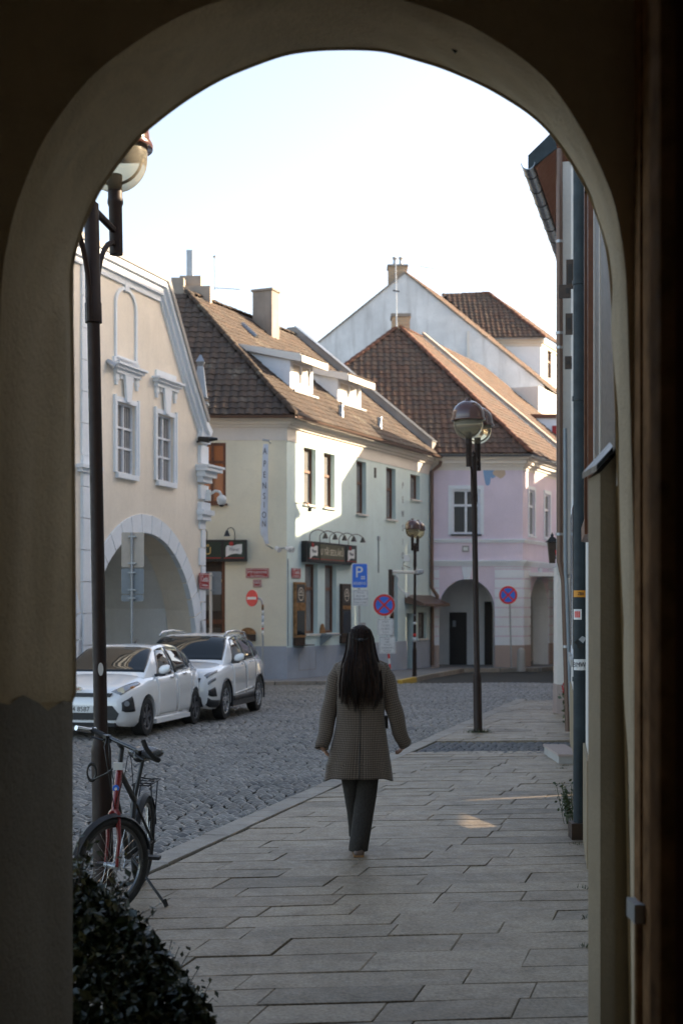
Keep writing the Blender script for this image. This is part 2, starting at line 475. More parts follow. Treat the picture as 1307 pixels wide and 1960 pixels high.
def wall(F, t0, t1, zb, ztop, ops, mat, name, parent, depth=0.25, extra=(), o=0.0, label=None):
    """wall sheet with openings; ztop a function of t or number; ops: dict(t0,t1,lo,hi) lo/hi numbers or functions"""
    fn = lambda v: v if callable(v) else (lambda t: v)
    zt = fn(ztop)
    bs = {t0, t1, *extra}
    for q in ops:
        bs.add(q['t0']); bs.add(q['t1'])
        if callable(q['hi']):
            for i in range(1, 16): bs.add(q['t0'] + (q['t1'] - q['t0']) * (0.5 - 0.5 * math.cos(math.pi * i / 16)))
    bs = sorted(b for b in bs if t0 - 1e-6 <= b <= t1 + 1e-6)
    mb = MB()
    for a, b in zip(bs[:-1], bs[1:]):
        if b - a < 1e-5: continue
        mid = (a + b) / 2
        cur = (zb, zb)
        for q in sorted([q for q in ops if q['t0'] - 1e-6 < mid < q['t1'] + 1e-6], key=lambda q: fn(q['lo'])(mid)):
            la, lb = fn(q['lo'])(a), fn(q['lo'])(b)
            if la - cur[0] > 1e-4 or lb - cur[1] > 1e-4:
                mb.quad(F.p(a, cur[0], o), F.p(b, cur[1], o), F.p(b, lb, o), F.p(a, la, o))
            cur = (fn(q['hi'])(a), fn(q['hi'])(b))
        if zt(a) - cur[0] > 1e-4 or zt(b) - cur[1] > 1e-4:
            mb.quad(F.p(a, cur[0], o), F.p(b, cur[1], o), F.p(b, zt(b), o), F.p(a, zt(a), o))
    for q in ops:
        dq = q.get('depth', depth)
        lo, hi = fn(q['lo']), fn(q['hi'])
        ts = [q['t0'], q['t1']]
        if callable(q['hi']):
            ts = [q['t0'] + (q['t1'] - q['t0']) * (0.5 - 0.5 * math.cos(math.pi * i / 16)) for i in range(17)]
        for a, b in zip(ts[:-1], ts[1:]):
            mb.quad(F.p(a, hi(a), o), F.p(b, hi(b), o), F.p(b, hi(b), o - dq), F.p(a, hi(a), o - dq))
            if lo(a) > zb + 1e-3:
                mb.quad(F.p(a, lo(a), o), F.p(b, lo(b), o), F.p(b, lo(b), o - dq), F.p(a, lo(a), o - dq))
        for e in (q['t0'], q['t1']):
            if hi(e) - lo(e) > 1e-3:
                mb.quad(F.p(e, lo(e), o), F.p(e, hi(e), o), F.p(e, hi(e), o - dq), F.p(e, lo(e), o - dq))
    return mb.build(name, mat, parent, label=label)

def window(F, t0, t1, z0, z1, house, depth, fmat, pmat, cols=2, rows=(0.7,), bar=0.06, sill=None, o=0.0, name='window', sillw=0.06):
    """casement in an opening: frame (the part) with panes and a sill below it"""
    fr = MB(); oi = o - depth
    fo0, fo1 = oi - 0.02, oi + 0.05
    F.box(fr, t0, t1, z0, z0 + bar, fo0, fo1); F.box(fr, t0, t1, z1 - bar, z1, fo0, fo1)
    F.box(fr, t0, t0 + bar, z0 + bar, z1 - bar, fo0, fo1); F.box(fr, t1 - bar, t1, z0 + bar, z1 - bar, fo0, fo1)
    ti0, ti1, zi0, zi1 = t0 + bar, t1 - bar, z0 + bar, z1 - bar
    ce = [ti0 + (ti1 - ti0) * i / cols for i in range(cols + 1)]
    re = [zi0] + [zi0 + (zi1 - zi0) * r for r in rows] + [zi1]
    hb = bar * 0.55
    for c in ce[1:-1]: F.box(fr, c - hb, c + hb, zi0, zi1, fo0 + 0.004, fo1 + 0.012)
    for r_ in re[1:-1]: F.box(fr, ti0, ti1, r_ - hb, r_ + hb, fo0 + 0.002, fo1 + 0.006)
    w = fr.build(name, fmat, house)
    for i in range(cols):
        for j in range(len(re) - 1):
            g = MB(); F.box(g, ce[i], ce[i + 1], re[j], re[j + 1], oi - 0.008, oi + 0.012)
            g.build('pane', pmat, w)
    if sill:
        s_ = MB(); F.box(s_, t0 - 0.05, t1 + 0.05, z0 - sillw, z0 - 0.004, o - depth + 0.03, o + 0.09)
        s_.build('sill', sill, w)
    return w

def lettering(txt, size, F=None, t=0, z=0, o=0.01, mat=None, parent=None, name='lettering', align='CENTER', sx=1.0, origin=None, ex=None, ey=None, depth=0.003, spacing=1.0):
    cu = bpy.data.curves.new('txt', 'FONT'); cu.body = txt; cu.size = size; cu.align_x = align; cu.align_y = 'CENTER'
    cu.extrude = depth; cu.space_line = spacing; cu.resolution_u = 3
    tmp = bpy.data.objects.new('txt', cu); scene.collection.objects.link(tmp)
    dg = bpy.context.evaluated_depsgraph_get()
    me0 = tmp.evaluated_get(dg).to_mesh()
    vs = [v.co.copy() for v in me0.vertices]; fs = [tuple(p.vertices) for p in me0.polygons]
    tmp.evaluated_get(dg).to_mesh_clear()
    bpy.data.objects.remove(tmp); bpy.data.curves.remove(cu)
    mb = MB()
    if F is not None:
        mb.add([F.p(t + v.x * sx, z + v.y, o + v.z) for v in vs], fs)
    else:
        ez = Vector(ex).cross(Vector(ey))
        mb.add([Vector(origin) + Vector(ex) * v.x * sx + Vector(ey) * v.y + ez * (v.z) for v in vs], fs)
    return mb.build(name, mat, parent)

# ------------------------------------------------------------------ roof tiles
def tile_mesh_data(w, l):
    """one pantile in local coords: x across, y up the slope, z out"""
    prof = [(-0.5, 0.004), (-0.25, 0.030), (0.0, 0.034), (0.22, 0.010), (0.5, 0.006)]
    vs = []; fs = []
    for y, dz in ((-0.06 * l, 0.022), (1.0 * l, 0.0)):
        for x, z in prof: vs.append((x * w, y, z + dz))
    for x, z in prof: vs.append((x * w, -0.06 * l, z - 0.004))
    n = len(prof)
    for i in range(n - 1):
        fs.append((i, i + 1, n + i + 1, n + i))
        fs.append((2 * n + i, 2 * n + i + 1, i + 1, i))
    return vs, fs
def in_poly(x, y, poly):
    c = False; n = len(poly)
    for i in range(n):
        x1, y1 = poly[i]; x2, y2 = poly[(i + 1) % n]
        if (y1 > y) != (y2 > y) and x < (x2 - x1) * (y - y1) / (y2 - y1) + x1: c = not c
    return c
ALLTILES = {}
def tile_slope(corners, roof, mat, w=0.26, l=0.33, holes=(), own=True):
    """corners: 3d polygon of the slope, first edge the eave (left to right seen from outside)"""
    c = [Vector(p) for p in corners]
    ex = (c[1] - c[0]).normalized()
    nrm = Vector((0, 0, 0))
    for i in range(1, len(c) - 1): nrm += (c[i] - c[0]).cross(c[i + 1] - c[0])
    nrm.normalize()
    if nrm.z < 0: nrm = -nrm
    ey = nrm.cross(ex).normalized()
    if ey.z < 0: ey = -ey
    pl = [((p - c[0]).dot(ex), (p - c[0]).dot(ey)) for p in c]
    hs = [[((Vector(p) - c[0]).dot(ex), (Vector(p) - c[0]).dot(ey)) for p in h] for h in holes]
    x0, x1 = min(p[0] for p in pl), max(p[0] for p in pl); y1 = max(p[1] for p in pl)
    nx = int((x1 - x0) / w) + 1; ny = int(y1 / l) + 1
    lst = ALLTILES.setdefault(roof.name, (roof, mat, w, l, []))[4]
    rr = random.Random(11)
    for j in range(ny):
        for i in range(nx):
            x = x0 + (i + 0.5) * w; y = j * l
            if not in_poly(x, y + l * 0.45, pl): continue
            if any(in_poly(x, y + l * 0.5, h) for h in hs): continue
            a = rr.gauss(0, 0.012)
            Mx = Matrix.Identity(4)
            e1 = (ex * math.cos(a) + ey * math.sin(a)); e2 = nrm.cross(e1)
            pos = c[0] + ex * (x + rr.gauss(0, 0.006)) + ey * (y + rr.gauss(0, 0.008)) + nrm * (0.03 + rr.random() * 0.012)
            for k in range(3):
                Mx[k][0] = e1[k]; Mx[k][1] = e2[k]; Mx[k][2] = nrm[k]; Mx[k][3] = pos[k]
            lst.append(Mx)
def flush_tiles(maxobj=290):
    for key, (roof, mat, w, l, lst) in ALLTILES.items():
        vs, fs = tile_mesh_data(w, l)
        me = bpy.data.meshes.new('roof_tile'); me.from_pydata(vs, [], fs); me.materials.append(mat)
        me.polygons.foreach_set('use_smooth', [True] * len(me.polygons)); me.update(); me.set_sharp_from_angle(angle=R(50))
        off = Matrix.Translation(-rootloc(roof))
        vis = sorted(lst, key=lambda m: m.translation.y)
        for m in vis[:maxobj]:
            o = bpy.data.objects.new('roof_tile', me); link(o, roof); o.matrix_basis = off @ m
        if len(vis) > maxobj:
            mb = MB()
            for m in vis[maxobj:]: mb.add([m @ Vector(v) for v in vs], fs)
            q = mb.build('roof_tiles', mat, roof, smooth=True, sharp=50); q['kind'] = 'stuff'
def ridge_tiles(a, b, roof, mat, r=0.11, step=0.36):
    a, b = Vector(a), Vector(b); L = (b - a).length; d = (b - a).normalized(); n = max(1, int(L / step))
    side = d.cross(Vector((0, 0, 1))).normalized(); up = side.cross(d).normalized()
    vs = []; fs = []
    K = 6
    for (y, rr, dz) in ((0, r * 1.08, 0.012), (step * 1.1, r * 0.95, 0.0)):
        for k in range(K + 1):
            t = math.pi * k / K
            vs.append(Vector((rr * math.cos(t), y, rr * 0.75 * math.sin(t) + dz)))
    for k in range(K): fs.append((k, k + 1, K + 2 + k, K + 1 + k))
    n0 = len(vs); vs.append(Vector((0, 0, 0)))
    for k in range(K): fs.append((k + 1, k, n0))
    me = bpy.data.meshes.new('ridge_tile'); me.from_pydata([tuple(v) for v in vs], [], fs); me.materials.append(mat)
    me.polygons.foreach_set('use_smooth', [True] * len(fs)); me.update()
    off = Matrix.Translation(-rootloc(roof))
    for i in range(n):
        p = a + d * (i * L / n) + up * (0.03 + random.uniform(-0.008, 0.012))
        Mx = Matrix.Identity(4)
        for k in range(3):
            Mx[k][0] = side[k]; Mx[k][1] = d[k]; Mx[k][2] = up[k]; Mx[k][3] = p[k]
        o = bpy.data.objects.new('ridge_tile', me); link(o, roof); o.matrix_basis = off @ Mx
# ================================================================== GROUND
def xc(d): return -1.40 + 0.2525 * (d - 10.4)          # street edge of the kerb
def xw(d): return 1.034 + 0.1504 * (d - 5.2)           # foot of the right-hand houses

def sheet(name, mat, xs0, xs1, ds, zf, kind='structure'):
    mb = MB(); rows = []
    for d in ds: rows.append([Vector((xs0(d), d, zf(d))), Vector((xs1(d), d, zf(d)))])
    for a, b in zip(rows[:-1], rows[1:]): mb.quad(a[0], a[1], b[1], b[0])
    o = mb.build(name, mat); o['kind'] = kind
    return o
ds = [-30, 0, 9, 15, 20, 26, 30, 36, 42, 48, 55, 62, 80, 120, 400]
ground = sheet('ground', M['asphalt'], lambda d: -400, lambda d: 400, ds, lambda d: rz(d) - 0.10)
road = sheet('road', M['roadbase'], lambda d: -30, lambda d: 30, [0, 6, 9, 12, 15, 20, 26, 32, 38, 44, 52, 60, 75], lambda d: rz(d) - 0.05)

# ---- pavement with granite slabs
pavement = sheet('pavement', M['joint'], lambda d: xc(d) + 0.02, lambda d: xw(d) + 0.3 if d < 28 else xw(d) + 0.9,
                 [-4, 3, 6, 8, 9, 10, 12, 14, 16, 18, 20, 22, 24, 26, 28, 30, 31.2], lambda d: gz(d) - 0.030)
SLOPE = 0.10
def rowline(y0, x): return y0 + SLOPE * x
def pave_prism(mb, q, zf, th=0.05, tilt=0.0, bev=0.007):
    zz = [zf(p[1]) + random.uniform(-tilt, tilt) for p in q]
    cx = sum(p[0] for p in q) / 4; cy = sum(p[1] for p in q) / 4
    def inset(p, e):
        dx, dy = cx - p[0], cy - p[1]; l = math.hypot(dx, dy)
        return (p[0] + dx / l * e * 1.4, p[1] + dy / l * e * 1.4)
    top = [(*inset(p, bev), z) for p, z in zip(q, zz)]
    mid = [(p[0], p[1], z - bev * 0.8) for p, z in zip(q, zz)]
    bot = [(p[0], p[1], z - th) for p, z in zip(q, zz)]
    fs = [(0, 1, 2, 3)]
    for i in range(4):
        j = (i + 1) % 4
        fs.append((4 + i, 4 + j, j, i)); fs.append((8 + i, 8 + j, 4 + j, 4 + i))
    mb.add(top + mid + bot, fs)
def slab_left(y): return xc(y) + 0.235
def slab_right(y): return xw(y) + (0.04 if y < 27 else 0.5)
y0 = 4.9; nslab = 0
slabs = []
rs = random.Random(5)
while y0 < 30.2:
    h = rs.choice((0.28, 0.31, 0.34, 0.38)) * (1.0 if y0 < 18 else 1.15)
    if 18.55 < y0 + h * 0.5 < 20.2:
        y0 += h; continue
    xl = slab_left(y0); xr = slab_right(y0)
    x = xl
    lo = True
    while x < xr - 0.02:
        wd = rs.choice((0.45, 0.55, 0.62, 0.72, 0.82, 0.95, 1.1))
        if x == xl: wd *= rs.uniform(0.5, 1.0)
        x2 = x + wd
        if xr - x2 < 0.28: x2 = xr
        g = rs.choice((0.0015, 0.002, 0.0025, 0.003, 0.004))
        sk = 0.2525 * h
        q = [(x + g, rowline(y0 + g, x)), (x2 - g, rowline(y0 + g, x2)), (x2 - g + sk, rowline(y0 + h - g, x2)), (x + g + sk, rowline(y0 + h - g, x))]
        slabs.append(q)
        x = x2
    y0 += h
slabs.sort(key=lambda q: q[0][1])
rest = MB()
for i, q in enumerate(slabs):
    if i < 290:
        mb = MB(); pave_prism(mb, q, gz, 0.06, 0.0045, rs.choice((0.0015, 0.002, 0.003, 0.004, 0.006)))
        mb.build('paving_slab', M['slab'], pavement)
    else: pave_prism(rest, q, gz, 0.05, 0.004)
if rest.v:
    rest.build('paving_slabs', M['slab'], pavement)['kind'] = 'stuff'
# ---- kerb stones along the street edge
y = 4.5
while y < 30.5:
    L = rs.uniform(0.9, 1.35)
    mb = MB(); y2 = y + L - 0.014
    q = [(xc(y), y), (xc(y) + 0.22, y - 0.03), (xc(y2) + 0.22, y2 - 0.03), (xc(y2), y2)]
    pave_prism(mb, q, lambda d: gz(d) + 0.004, 0.16, 0.004, 0.012)
    mb.build('kerb_stone', M['kerb'], pavement)
    y += L

# ---- cobbles
def sett_mesh(mb, cx, cy, w, l, z, rot, bev=0.022, dome=0.012, th=0.075):
    c, s = math.cos(rot), math.sin(rot)
    def P(a, b, zz): return (cx + a * c - b * s, cy + a * s + b * c, zz)
    hw, hl = w / 2, l / 2
    j = lambda: rs.uniform(0.86, 1.06)
    co = [(-hw * j(), -hl * j()), (hw * j(), -hl * j()), (hw * j(), hl * j()), (-hw * j(), hl * j())]
    top = [P(a * (1 - bev / hw * 1.2), b * (1 - bev / hl * 1.2), z) for a, b in co]
    mid = [P(a, b, z - bev * 0.75) for a, b in co]
    bot = [P(a, b, z - th) for a, b in co]
    vs = top + mid + bot + [P(0, 0, z + dome)]
    fs = [(0, 1, 12), (1, 2, 12), (2, 3, 12), (3, 0, 12)]
    for i in range(4):
        k = (i + 1) % 4
        fs.append((4 + i, 4 + k, k, i)); fs.append((8 + i, 8 + k, 4 + k, 4 + i))
    mb.add(vs, fs)
setts = []
y = 7.6
while y < 41.5:
    l = rs.uniform(0.105, 0.13) if y < 24 else rs.uniform(0.12, 0.15)
    xl = -0.2 * y - 0.25; xr = xc(y) - 0.06 if y < 31 else min(0.156 * y + 0.3, xc(31) + (y - 31) * 1.2 + 0.2)
    if y > 40.2: xl = 1.2
    x = xl + rs.uniform(0, 0.1)
    while x < xr:
        w = rs.uniform(0.12, 0.19)
        # rows bow gently
        yy = y + 0.05 * math.sin(x * 0.9 + y * 0.3) + rs.gauss(0, 0.006) + 0.06 * (x - xl)
        if xc(yy) - 0.03 > x + w / 2 or yy > 31:
            setts.append((x + w / 2, yy, w - 0.014, l - 0.012, rs.uniform(-0.007, 0.005) + 0.012 * math.sin(x * 1.7) * math.sin(yy * 1.1), rs.gauss(0, 0.04)))
        x += w
    y += l
setts.sort(key=lambda s: s[1])
mb = MB()
k = 0
for (x, yy, w, l, dz, r_) in setts:
    if k < 295 and x > -0.192 * yy:
        m1 = MB(); sett_mesh(m1, x, yy, w, l, rz(yy) + dz, r_); m1.build('cobblestone', M['sett'], road); k += 1
    else: sett_mesh(mb, x, yy, w, l, rz(yy) + dz, r_)
mb.build('cobblestones', M['sett'], road)['kind'] = 'stuff'
# further road by the corner: coarser far setts
# ---- sett strip across the pavement
mb = MB(); first = []
y = 18.6
while y < 20.25:
    x = xc(y) + 0.26
    while x < xw(y) + 0.02:
        w = rs.uniform(0.10, 0.14)
        first.append((x + w / 2, y + 0.1 * x * 0 + rs.gauss(0, 0.005), w - 0.012, 0.10, rs.uniform(-0.006, 0.004), rs.gauss(0, 0.04)))
        x += w
    y += 0.115
M['sett2'] = pieces('dark_small_sett', [(0.11, 0.11, 0.11), (0.15, 0.145, 0.14), (0.09, 0.09, 0.095)], 0.6, 40, 0.4, 0.5)
for (x, yy, w, l, dz, r_) in first:
    sett_mesh(mb, x, yy, w, l, gz(yy) + dz - 0.004, r_, 0.012)
mb.build('small_cobbles', M['sett2'], pavement)['kind'] = 'stuff'

# ---- far pavement below the corner house and the pink house, with kerb
FK = [(-9, 40.0), (-1.9, 40.3), (1.6, 41.0), (2.7, 45.5), (4.3, 51.2), (7.2, 51.9), (10, 57), (14, 66)]
fp = MB()
for a, b in zip(FK[:-1], FK[1:]):
    fp.quad(Vector((a[0], a[1], gz(a[1]) + 0.0)), Vector((b[0], b[1], gz(b[1]))), Vector((b[0], b[1] + 25, gz(b[1] + 25))), Vector((a[0], a[1] + 25, gz(a[1] + 25))))
farpav = fp.build('far_pavement', M['asphalt']); farpav['kind'] = 'structure'
for a, b in zip(FK[:-1], FK[1:]):
    A = Vector((a[0], a[1], 0)); B = Vector((b[0], b[1], 0)); L = (B - A).length; n = max(1, int(L / 1.1)); d = (B - A) / n
    nn = Vector((d.y, -d.x, 0)).normalized() * 0.16
    for i in range(n):
        p0 = A + d * i; p1 = A + d * (i + 0.985)
        m1 = MB(); zt = gz(p0.y) + 0.012; zt1 = gz(p1.y) + 0.012
        m1.box8([p0 + nn + Vector((0, 0, zt - 0.2)), p1 + nn + Vector((0, 0, zt1 - 0.2)), p1 + Vector((0, 0, zt1 - 0.2)), p0 + Vector((0, 0, zt - 0.2)),
                 p0 + nn + Vector((0, 0, zt)), p1 + nn + Vector((0, 0, zt1)), p1 + Vector((0, 0, zt1)), p0 + Vector((0, 0, zt))])
        yel = (1.3 < p0.x < 1.9 and p0.y < 43)
        m1.build('kerb_stone', M['yellowpaint'] if yel else M['kerb'], farpav, label='yellow painted kerb stone' if yel else None)

# ================================================================== ARCHED PASSAGE (the frame of the view)
arch = thing('arched_passage', (-1.0, 5.2, 0), 'dark rounded archway of old plaster framing the whole street', 'archway')
DF, DN = 5.2, 4.6
far = [(140, 2080), (140, 1960), (140, 1345), (147, 1325), (146, 1100), (143, 680), (140, 560), (142, 510), (152, 465), (168, 420), (190, 372), (212, 338), (235, 306), (262, 272), (290, 245), (340, 206), (385, 176), (430, 151), (480, 130), (545, 107), (600, 99), (640, 97), (690, 97), (740, 101), (800, 118), (840, 130), (880, 146), (920, 164), (960, 186), (1015, 222), (1061, 268), (1100, 328), (1124, 372), (1153, 453), (1164, 520), (1169, 590), (1172, 679), (1177, 820), (1187, 1165), (1192, 1345), (1196, 1500), (1204, 1960), (1206, 2080)]
near = [(-25, 2080), (-22, 1960), (-18, 1345), (-14, 1325), (-8, 1100), (0, 680), (4, 540), (14, 470), (26, 415), (44, 360), (72, 292), (98, 246), (126, 206), (158, 166), (192, 131), (240, 95), (285, 65), (335, 36), (385, 14), (450, -6), (520, -20), (570, -26), (605, -28), (650, -26), (720, -14), (770, 0), (820, 16), (868, 34), (920, 60), (1000, 112), (1060, 168), (1105, 236), (1130, 280), (1168, 366), (1184, 430), (1194, 500), (1199, 580), (1206, 820), (1214, 1165), (1218, 1345), (1220, 1500), (1228, 1960), (1230, 2080)]
def smooth(pts, n=5):
    out = []
    for i in range(len(pts) - 1):
        p0 = pts[max(0, i - 1)]; p1 = pts[i]; p2 = pts[i + 1]; p3 = pts[min(len(pts) - 1, i + 2)]
        for k in range(n):
            t = k / n
            out.append(tuple(0.5 * (2 * b + (c - a) * t + (2 * a - 5 * b + 4 * c - d) * t * t + (3 * b - a - 3 * c + d) * t ** 3) for a, b, c, d in zip(p0, p1, p2, p3)))
    return out + [pts[-1]]
def relax(pts):
    q = pts[:]
    for _ in range(3): q = [q[0]] + [tuple((a + 2 * b + c) / 4 for a, b, c in zip(q[i - 1], q[i], q[i + 1])) for i in range(1, len(q) - 1)] + [q[-1]]
    return q
far = far[:3] + relax(smooth(far[3:])); near = near[:3] + relax(smooth(near[3:]))
def wob(i, j): return 0.008 * math.sin(i * 0.41 + j * 2.3) + 0.004 * math.sin(i * 0.17 - j * 1.1)
def arch_loft(idx, name, mat, label=None, grow=0.0):
    cols = []
    K = 6
    for i in idx:
        a = W(*far[i], DF); b = W(*near[i], DN)
        col = []
        for j in range(K + 1):
            p = a.lerp(b, j / K)
            cdir = Vector((0.05 - p.x, 0, 0.0)) if far[i][1] > 600 else Vector((0.05 - p.x, 0, 2.4 - p.z))
            cdir.normalize()
            e = 0.0
            if j == 0: e = -0.012
            if j == K: e = -0.02
            if grow and i == 2: p = p + Vector((0, 0, 0.02 * math.sin(j * 2.1) + 0.012 * math.sin(j * 5.3)))
            p = p + cdir * (grow + e + (wob(i, j) if 0 < j < K else 0))
            col.append(p)
        cols.append(col)
    mb = MB()
    n = K + 1
    vs = [p for c in cols for p in c]; fs = []
    for i in range(len(cols) - 1):
        for j in range(K): fs.append((i * n + j, i * n + j + 1, (i + 1) * n + j + 1, (i + 1) * n + j))
    mb.add(vs, fs)
    return mb.build(name, mat, arch, smooth=True, label=label)
arch_loft(list(range(2, len(far))), 'arch_soffit', M['archplaster'])
# stone plinth of the left pier, proud of the plaster
arch_loft([0, 1, 2], 'pier_plinth', M['archstone'], 'dark rough plinth at the foot of the left pier', 0.012)
def arch_face(d, pts, name, mat, outer):
    P = [W(x, y, d) for x, y in pts]
    x0, x1, zt = outer
    mb = MB(); n = len(P)
    apex = min(range(n), key=lambda i: -P[i].z)
    jl = max(i for i in range(n) if i < apex and pts[i][1] > 600); jr = min(i for i in range(n) if i > apex and pts[i][1] > 600)
    for i in range(n - 1):
        a, b = P[i], P[i + 1]
        if i < jl or i >= jr:   # jamb: go sideways
            xs = x0 if i < apex else x1
            mb.quad(a, b, Vector((xs, d, b.z)), Vector((xs, d, a.z)))
        else:
            mb.quad(a, b, Vector((b.x, d, zt)), Vector((a.x, d, zt)))
    i0, i1 = jl, jr
    mb.quad(P[i0], Vector((P[i0].x, d, zt)), Vector((x0, d, zt)), Vector((x0, d, P[i0].z)))
    mb.quad(P[i1], Vector((P[i1].x, d, zt)), Vector((x1, d, zt)), Vector((x1, d, P[i1].z)))
    mb.build(name, mat, arch)
arch_face(DN - 0.004, near, 'inner_wall_face', M['archdark'], (-3.2, 1.6, 4.6))
arch_face(DF + 0.004, far, 'street_wall_face', M['archplaster'], (-3.2, 1.7, 5.6))
# house over the passage: body, passage walls and ceiling
mb = MB(); mb.box(-3.2, 6.5, -14, DF - 0.05, 4.4, 5.6); mb.build('upper_storey', M['archplaster'], arch)
mb = MB(); mb.box(-3.2, -1.35, -14, DN - 0.02, -0.2, 4.4); mb.build('passage_wall', M['archdark'], arch)
mb = MB(); mb.box(1.28, 6.5, -14, DN - 0.02, -0.2, 4.4); mb.build('passage_wall', M['archdark'], arch)
mb = MB(); mb.box(-1.35, 1.28, -14, -13.7, -0.2, 4.4); mb.build('passage_end_wall', M['archdark'], arch)
mb = MB(); mb.box(-1.35, 1.28, -14, DN, -0.06, -0.02); mb.build('passage_floor', M['slab'], arch)
# two small iron hooks in the soffit
for px, py in ((335, 122), (864, 90)):
    mb = MB(); p = W(px, py, 4.95)
    mb.tube([p + Vector((0, 0, 0.06)), p, p + Vector((0.012, -0.01, -0.02)), p + Vector((0.025, -0.012, -0.005))], 0.007, 6)
    tag(mb.build('iron_hook', M['black'], None, True), 'small dark iron hook at the %s of the arch soffit' % ('left side' if px < 600 else 'right side'), 'hook', 'hooks under the arch')

# passage door frame close to the camera on the right
door = thing('passage_door', (1.0, 3.1, 0), 'blurred dark red door with worn wooden frame inside the passage', 'door')
d0 = 3.0
mb = MB(); mb.box((1262 - CX) / FPX * d0, (1292 - CX) / FPX * d0, d0, d0 + 0.10, -0.02, 4.35); mb.build('door_frame', M['framebrown'], door)
mb = MB(); mb.box((1292 - CX) / FPX * d0 + 0.004, (1420 - CX) / FPX * d0, d0 + 0.03, d0 + 0.08, -0.02, 4.3); mb.build('door_leaf', M['doorred'], door)
for a_, b_, y_, z_ in ((1224, 1234, 4.50, 4.2), (1238, 1244, 4.44, 4.2), (1247, 1259, 4.36, 3.9)):
    mb = MB(); mb.box((a_ - CX) / FPX * y_, (b_ - CX) / FPX * y_, y_, 4.59, -0.02, z_); mb.build('frame_board', M['framebrown'], door)
# grey bracket and pipe low on the inner right corner
pp = thing('wall_pipe', W(1217, 1745, 4.45), 'thin brown pipe with grey bracket low on the inner right corner', 'pipe')
p = W(1219, 1745, 4.5)
mb = MB(); mb.box(p.x - 0.018, p.x + 0.05, 4.46, 4.58, p.z - 0.03, p.z + 0.03); mb.build('bracket', M['galv'], pp)
mb = MB(); mb.tube([p + Vector((0.012, 0.02, -0.03)), p + Vector((0.012, 0.02, -1.5))], 0.016, 10); mb.build('pipe', M['framebrown'], pp, True, 60)

# ================================================================== RIGHT-HAND HOUSES
rh = thing('right_house', (2.0, 12, 0), 'pale plaster house edge on along the right of the pavement', 'house')
FA = Fac(xw(5.25), 5.25, 0.1504, 1.0, nsign=-1)          # t along depth, outward to the street
def td(d): return (d - 5.25) * math.hypot(0.1504, 1.0)
sunh = Vector((0.93, 0.37, 0)).normalized()
gA, gB = FA.p(td(12.25), 0), FA.p(td(14.2), 0)          # unseen opening added through the house to throw a sun patch on the paving
def plan(mb, pts, z0, z1): mb.prism([Vector((p.x, p.y, z0)) for p in pts], (0, 0, z1 - z0))
mb = MB()
plan(mb, [FA.p(0, 0), gA, gA + sunh * 5.2, FA.p(0, 0, -5.0)], -0.5, 5.9)
plan(mb, [gB, FA.p(td(20.8), 0), FA.p(td(20.8), 0, -5.0), gB + sunh * 5.2], -0.5, 8.6)
plan(mb, [gA + Vector((0.002, 0.002, 0)), gB + Vector((0.002, -0.002, 0)), gB + sunh * 5.19, gA + sunh * 5.19], 2.3, 5.88)
mb.build('wall', M['rightwall'], rh)
for zz in (((-0.4, -0.4), (0.33, 0.60)), ((0.44, 0.745), (2.29, 2.29))):  # added boards, the slanted gap between them shapes the sun patch
    mb = MB(); mb.prism([FA.p(td(12.27), zz[0][0], -0.15), FA.p(td(14.18), zz[0][1], -0.15), FA.p(td(14.18), zz[1][1], -0.15), FA.p(td(12.27), zz[1][0], -0.15)], FA.p(0, 0, -0.19) - FA.p(0, 0, -0.15)); mb.build('sun_slot_board', M['blackwood'], rh)
mb = MB(); gv = gB - gA
for k in range(64):
    p = gA + sunh * 5.0 + gv * (k / 64); q = p + gv * (0.42 / 64)
    mb.box8([Vector((a.x, a.y, z)) for z in (-0.3, 3.2) for a in (p, q, q + sunh * 0.02, p + sunh * 0.02)])
mb.build('sun_dimming_bars', M['darkwood'], rh)  # unseen bars added to dim the sun patch
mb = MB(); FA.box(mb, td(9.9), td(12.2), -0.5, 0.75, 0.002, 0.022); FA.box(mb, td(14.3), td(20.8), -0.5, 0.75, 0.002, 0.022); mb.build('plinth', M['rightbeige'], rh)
# gabled roof slab over it (kept low so it stays behind the arch)
mb = MB(); mb.prism([FA.p(td(12.6), 8.6, 0.12), FA.p(td(12.6), 8.6, -5.2), FA.p(td(12.6), 10.2, -5.2)], FA.p(td(20.8), 0, 0) - FA.p(td(12.6), 0, 0)); mb.prism([FA.p(0, 5.9, 0.12), FA.p(0, 5.9, -5.2), FA.p(0, 7.5, -5.2)], FA.p(td(12.59), 0, 0) - FA.p(0, 0, 0)); mb.build('roof', M['underroof'], rh)
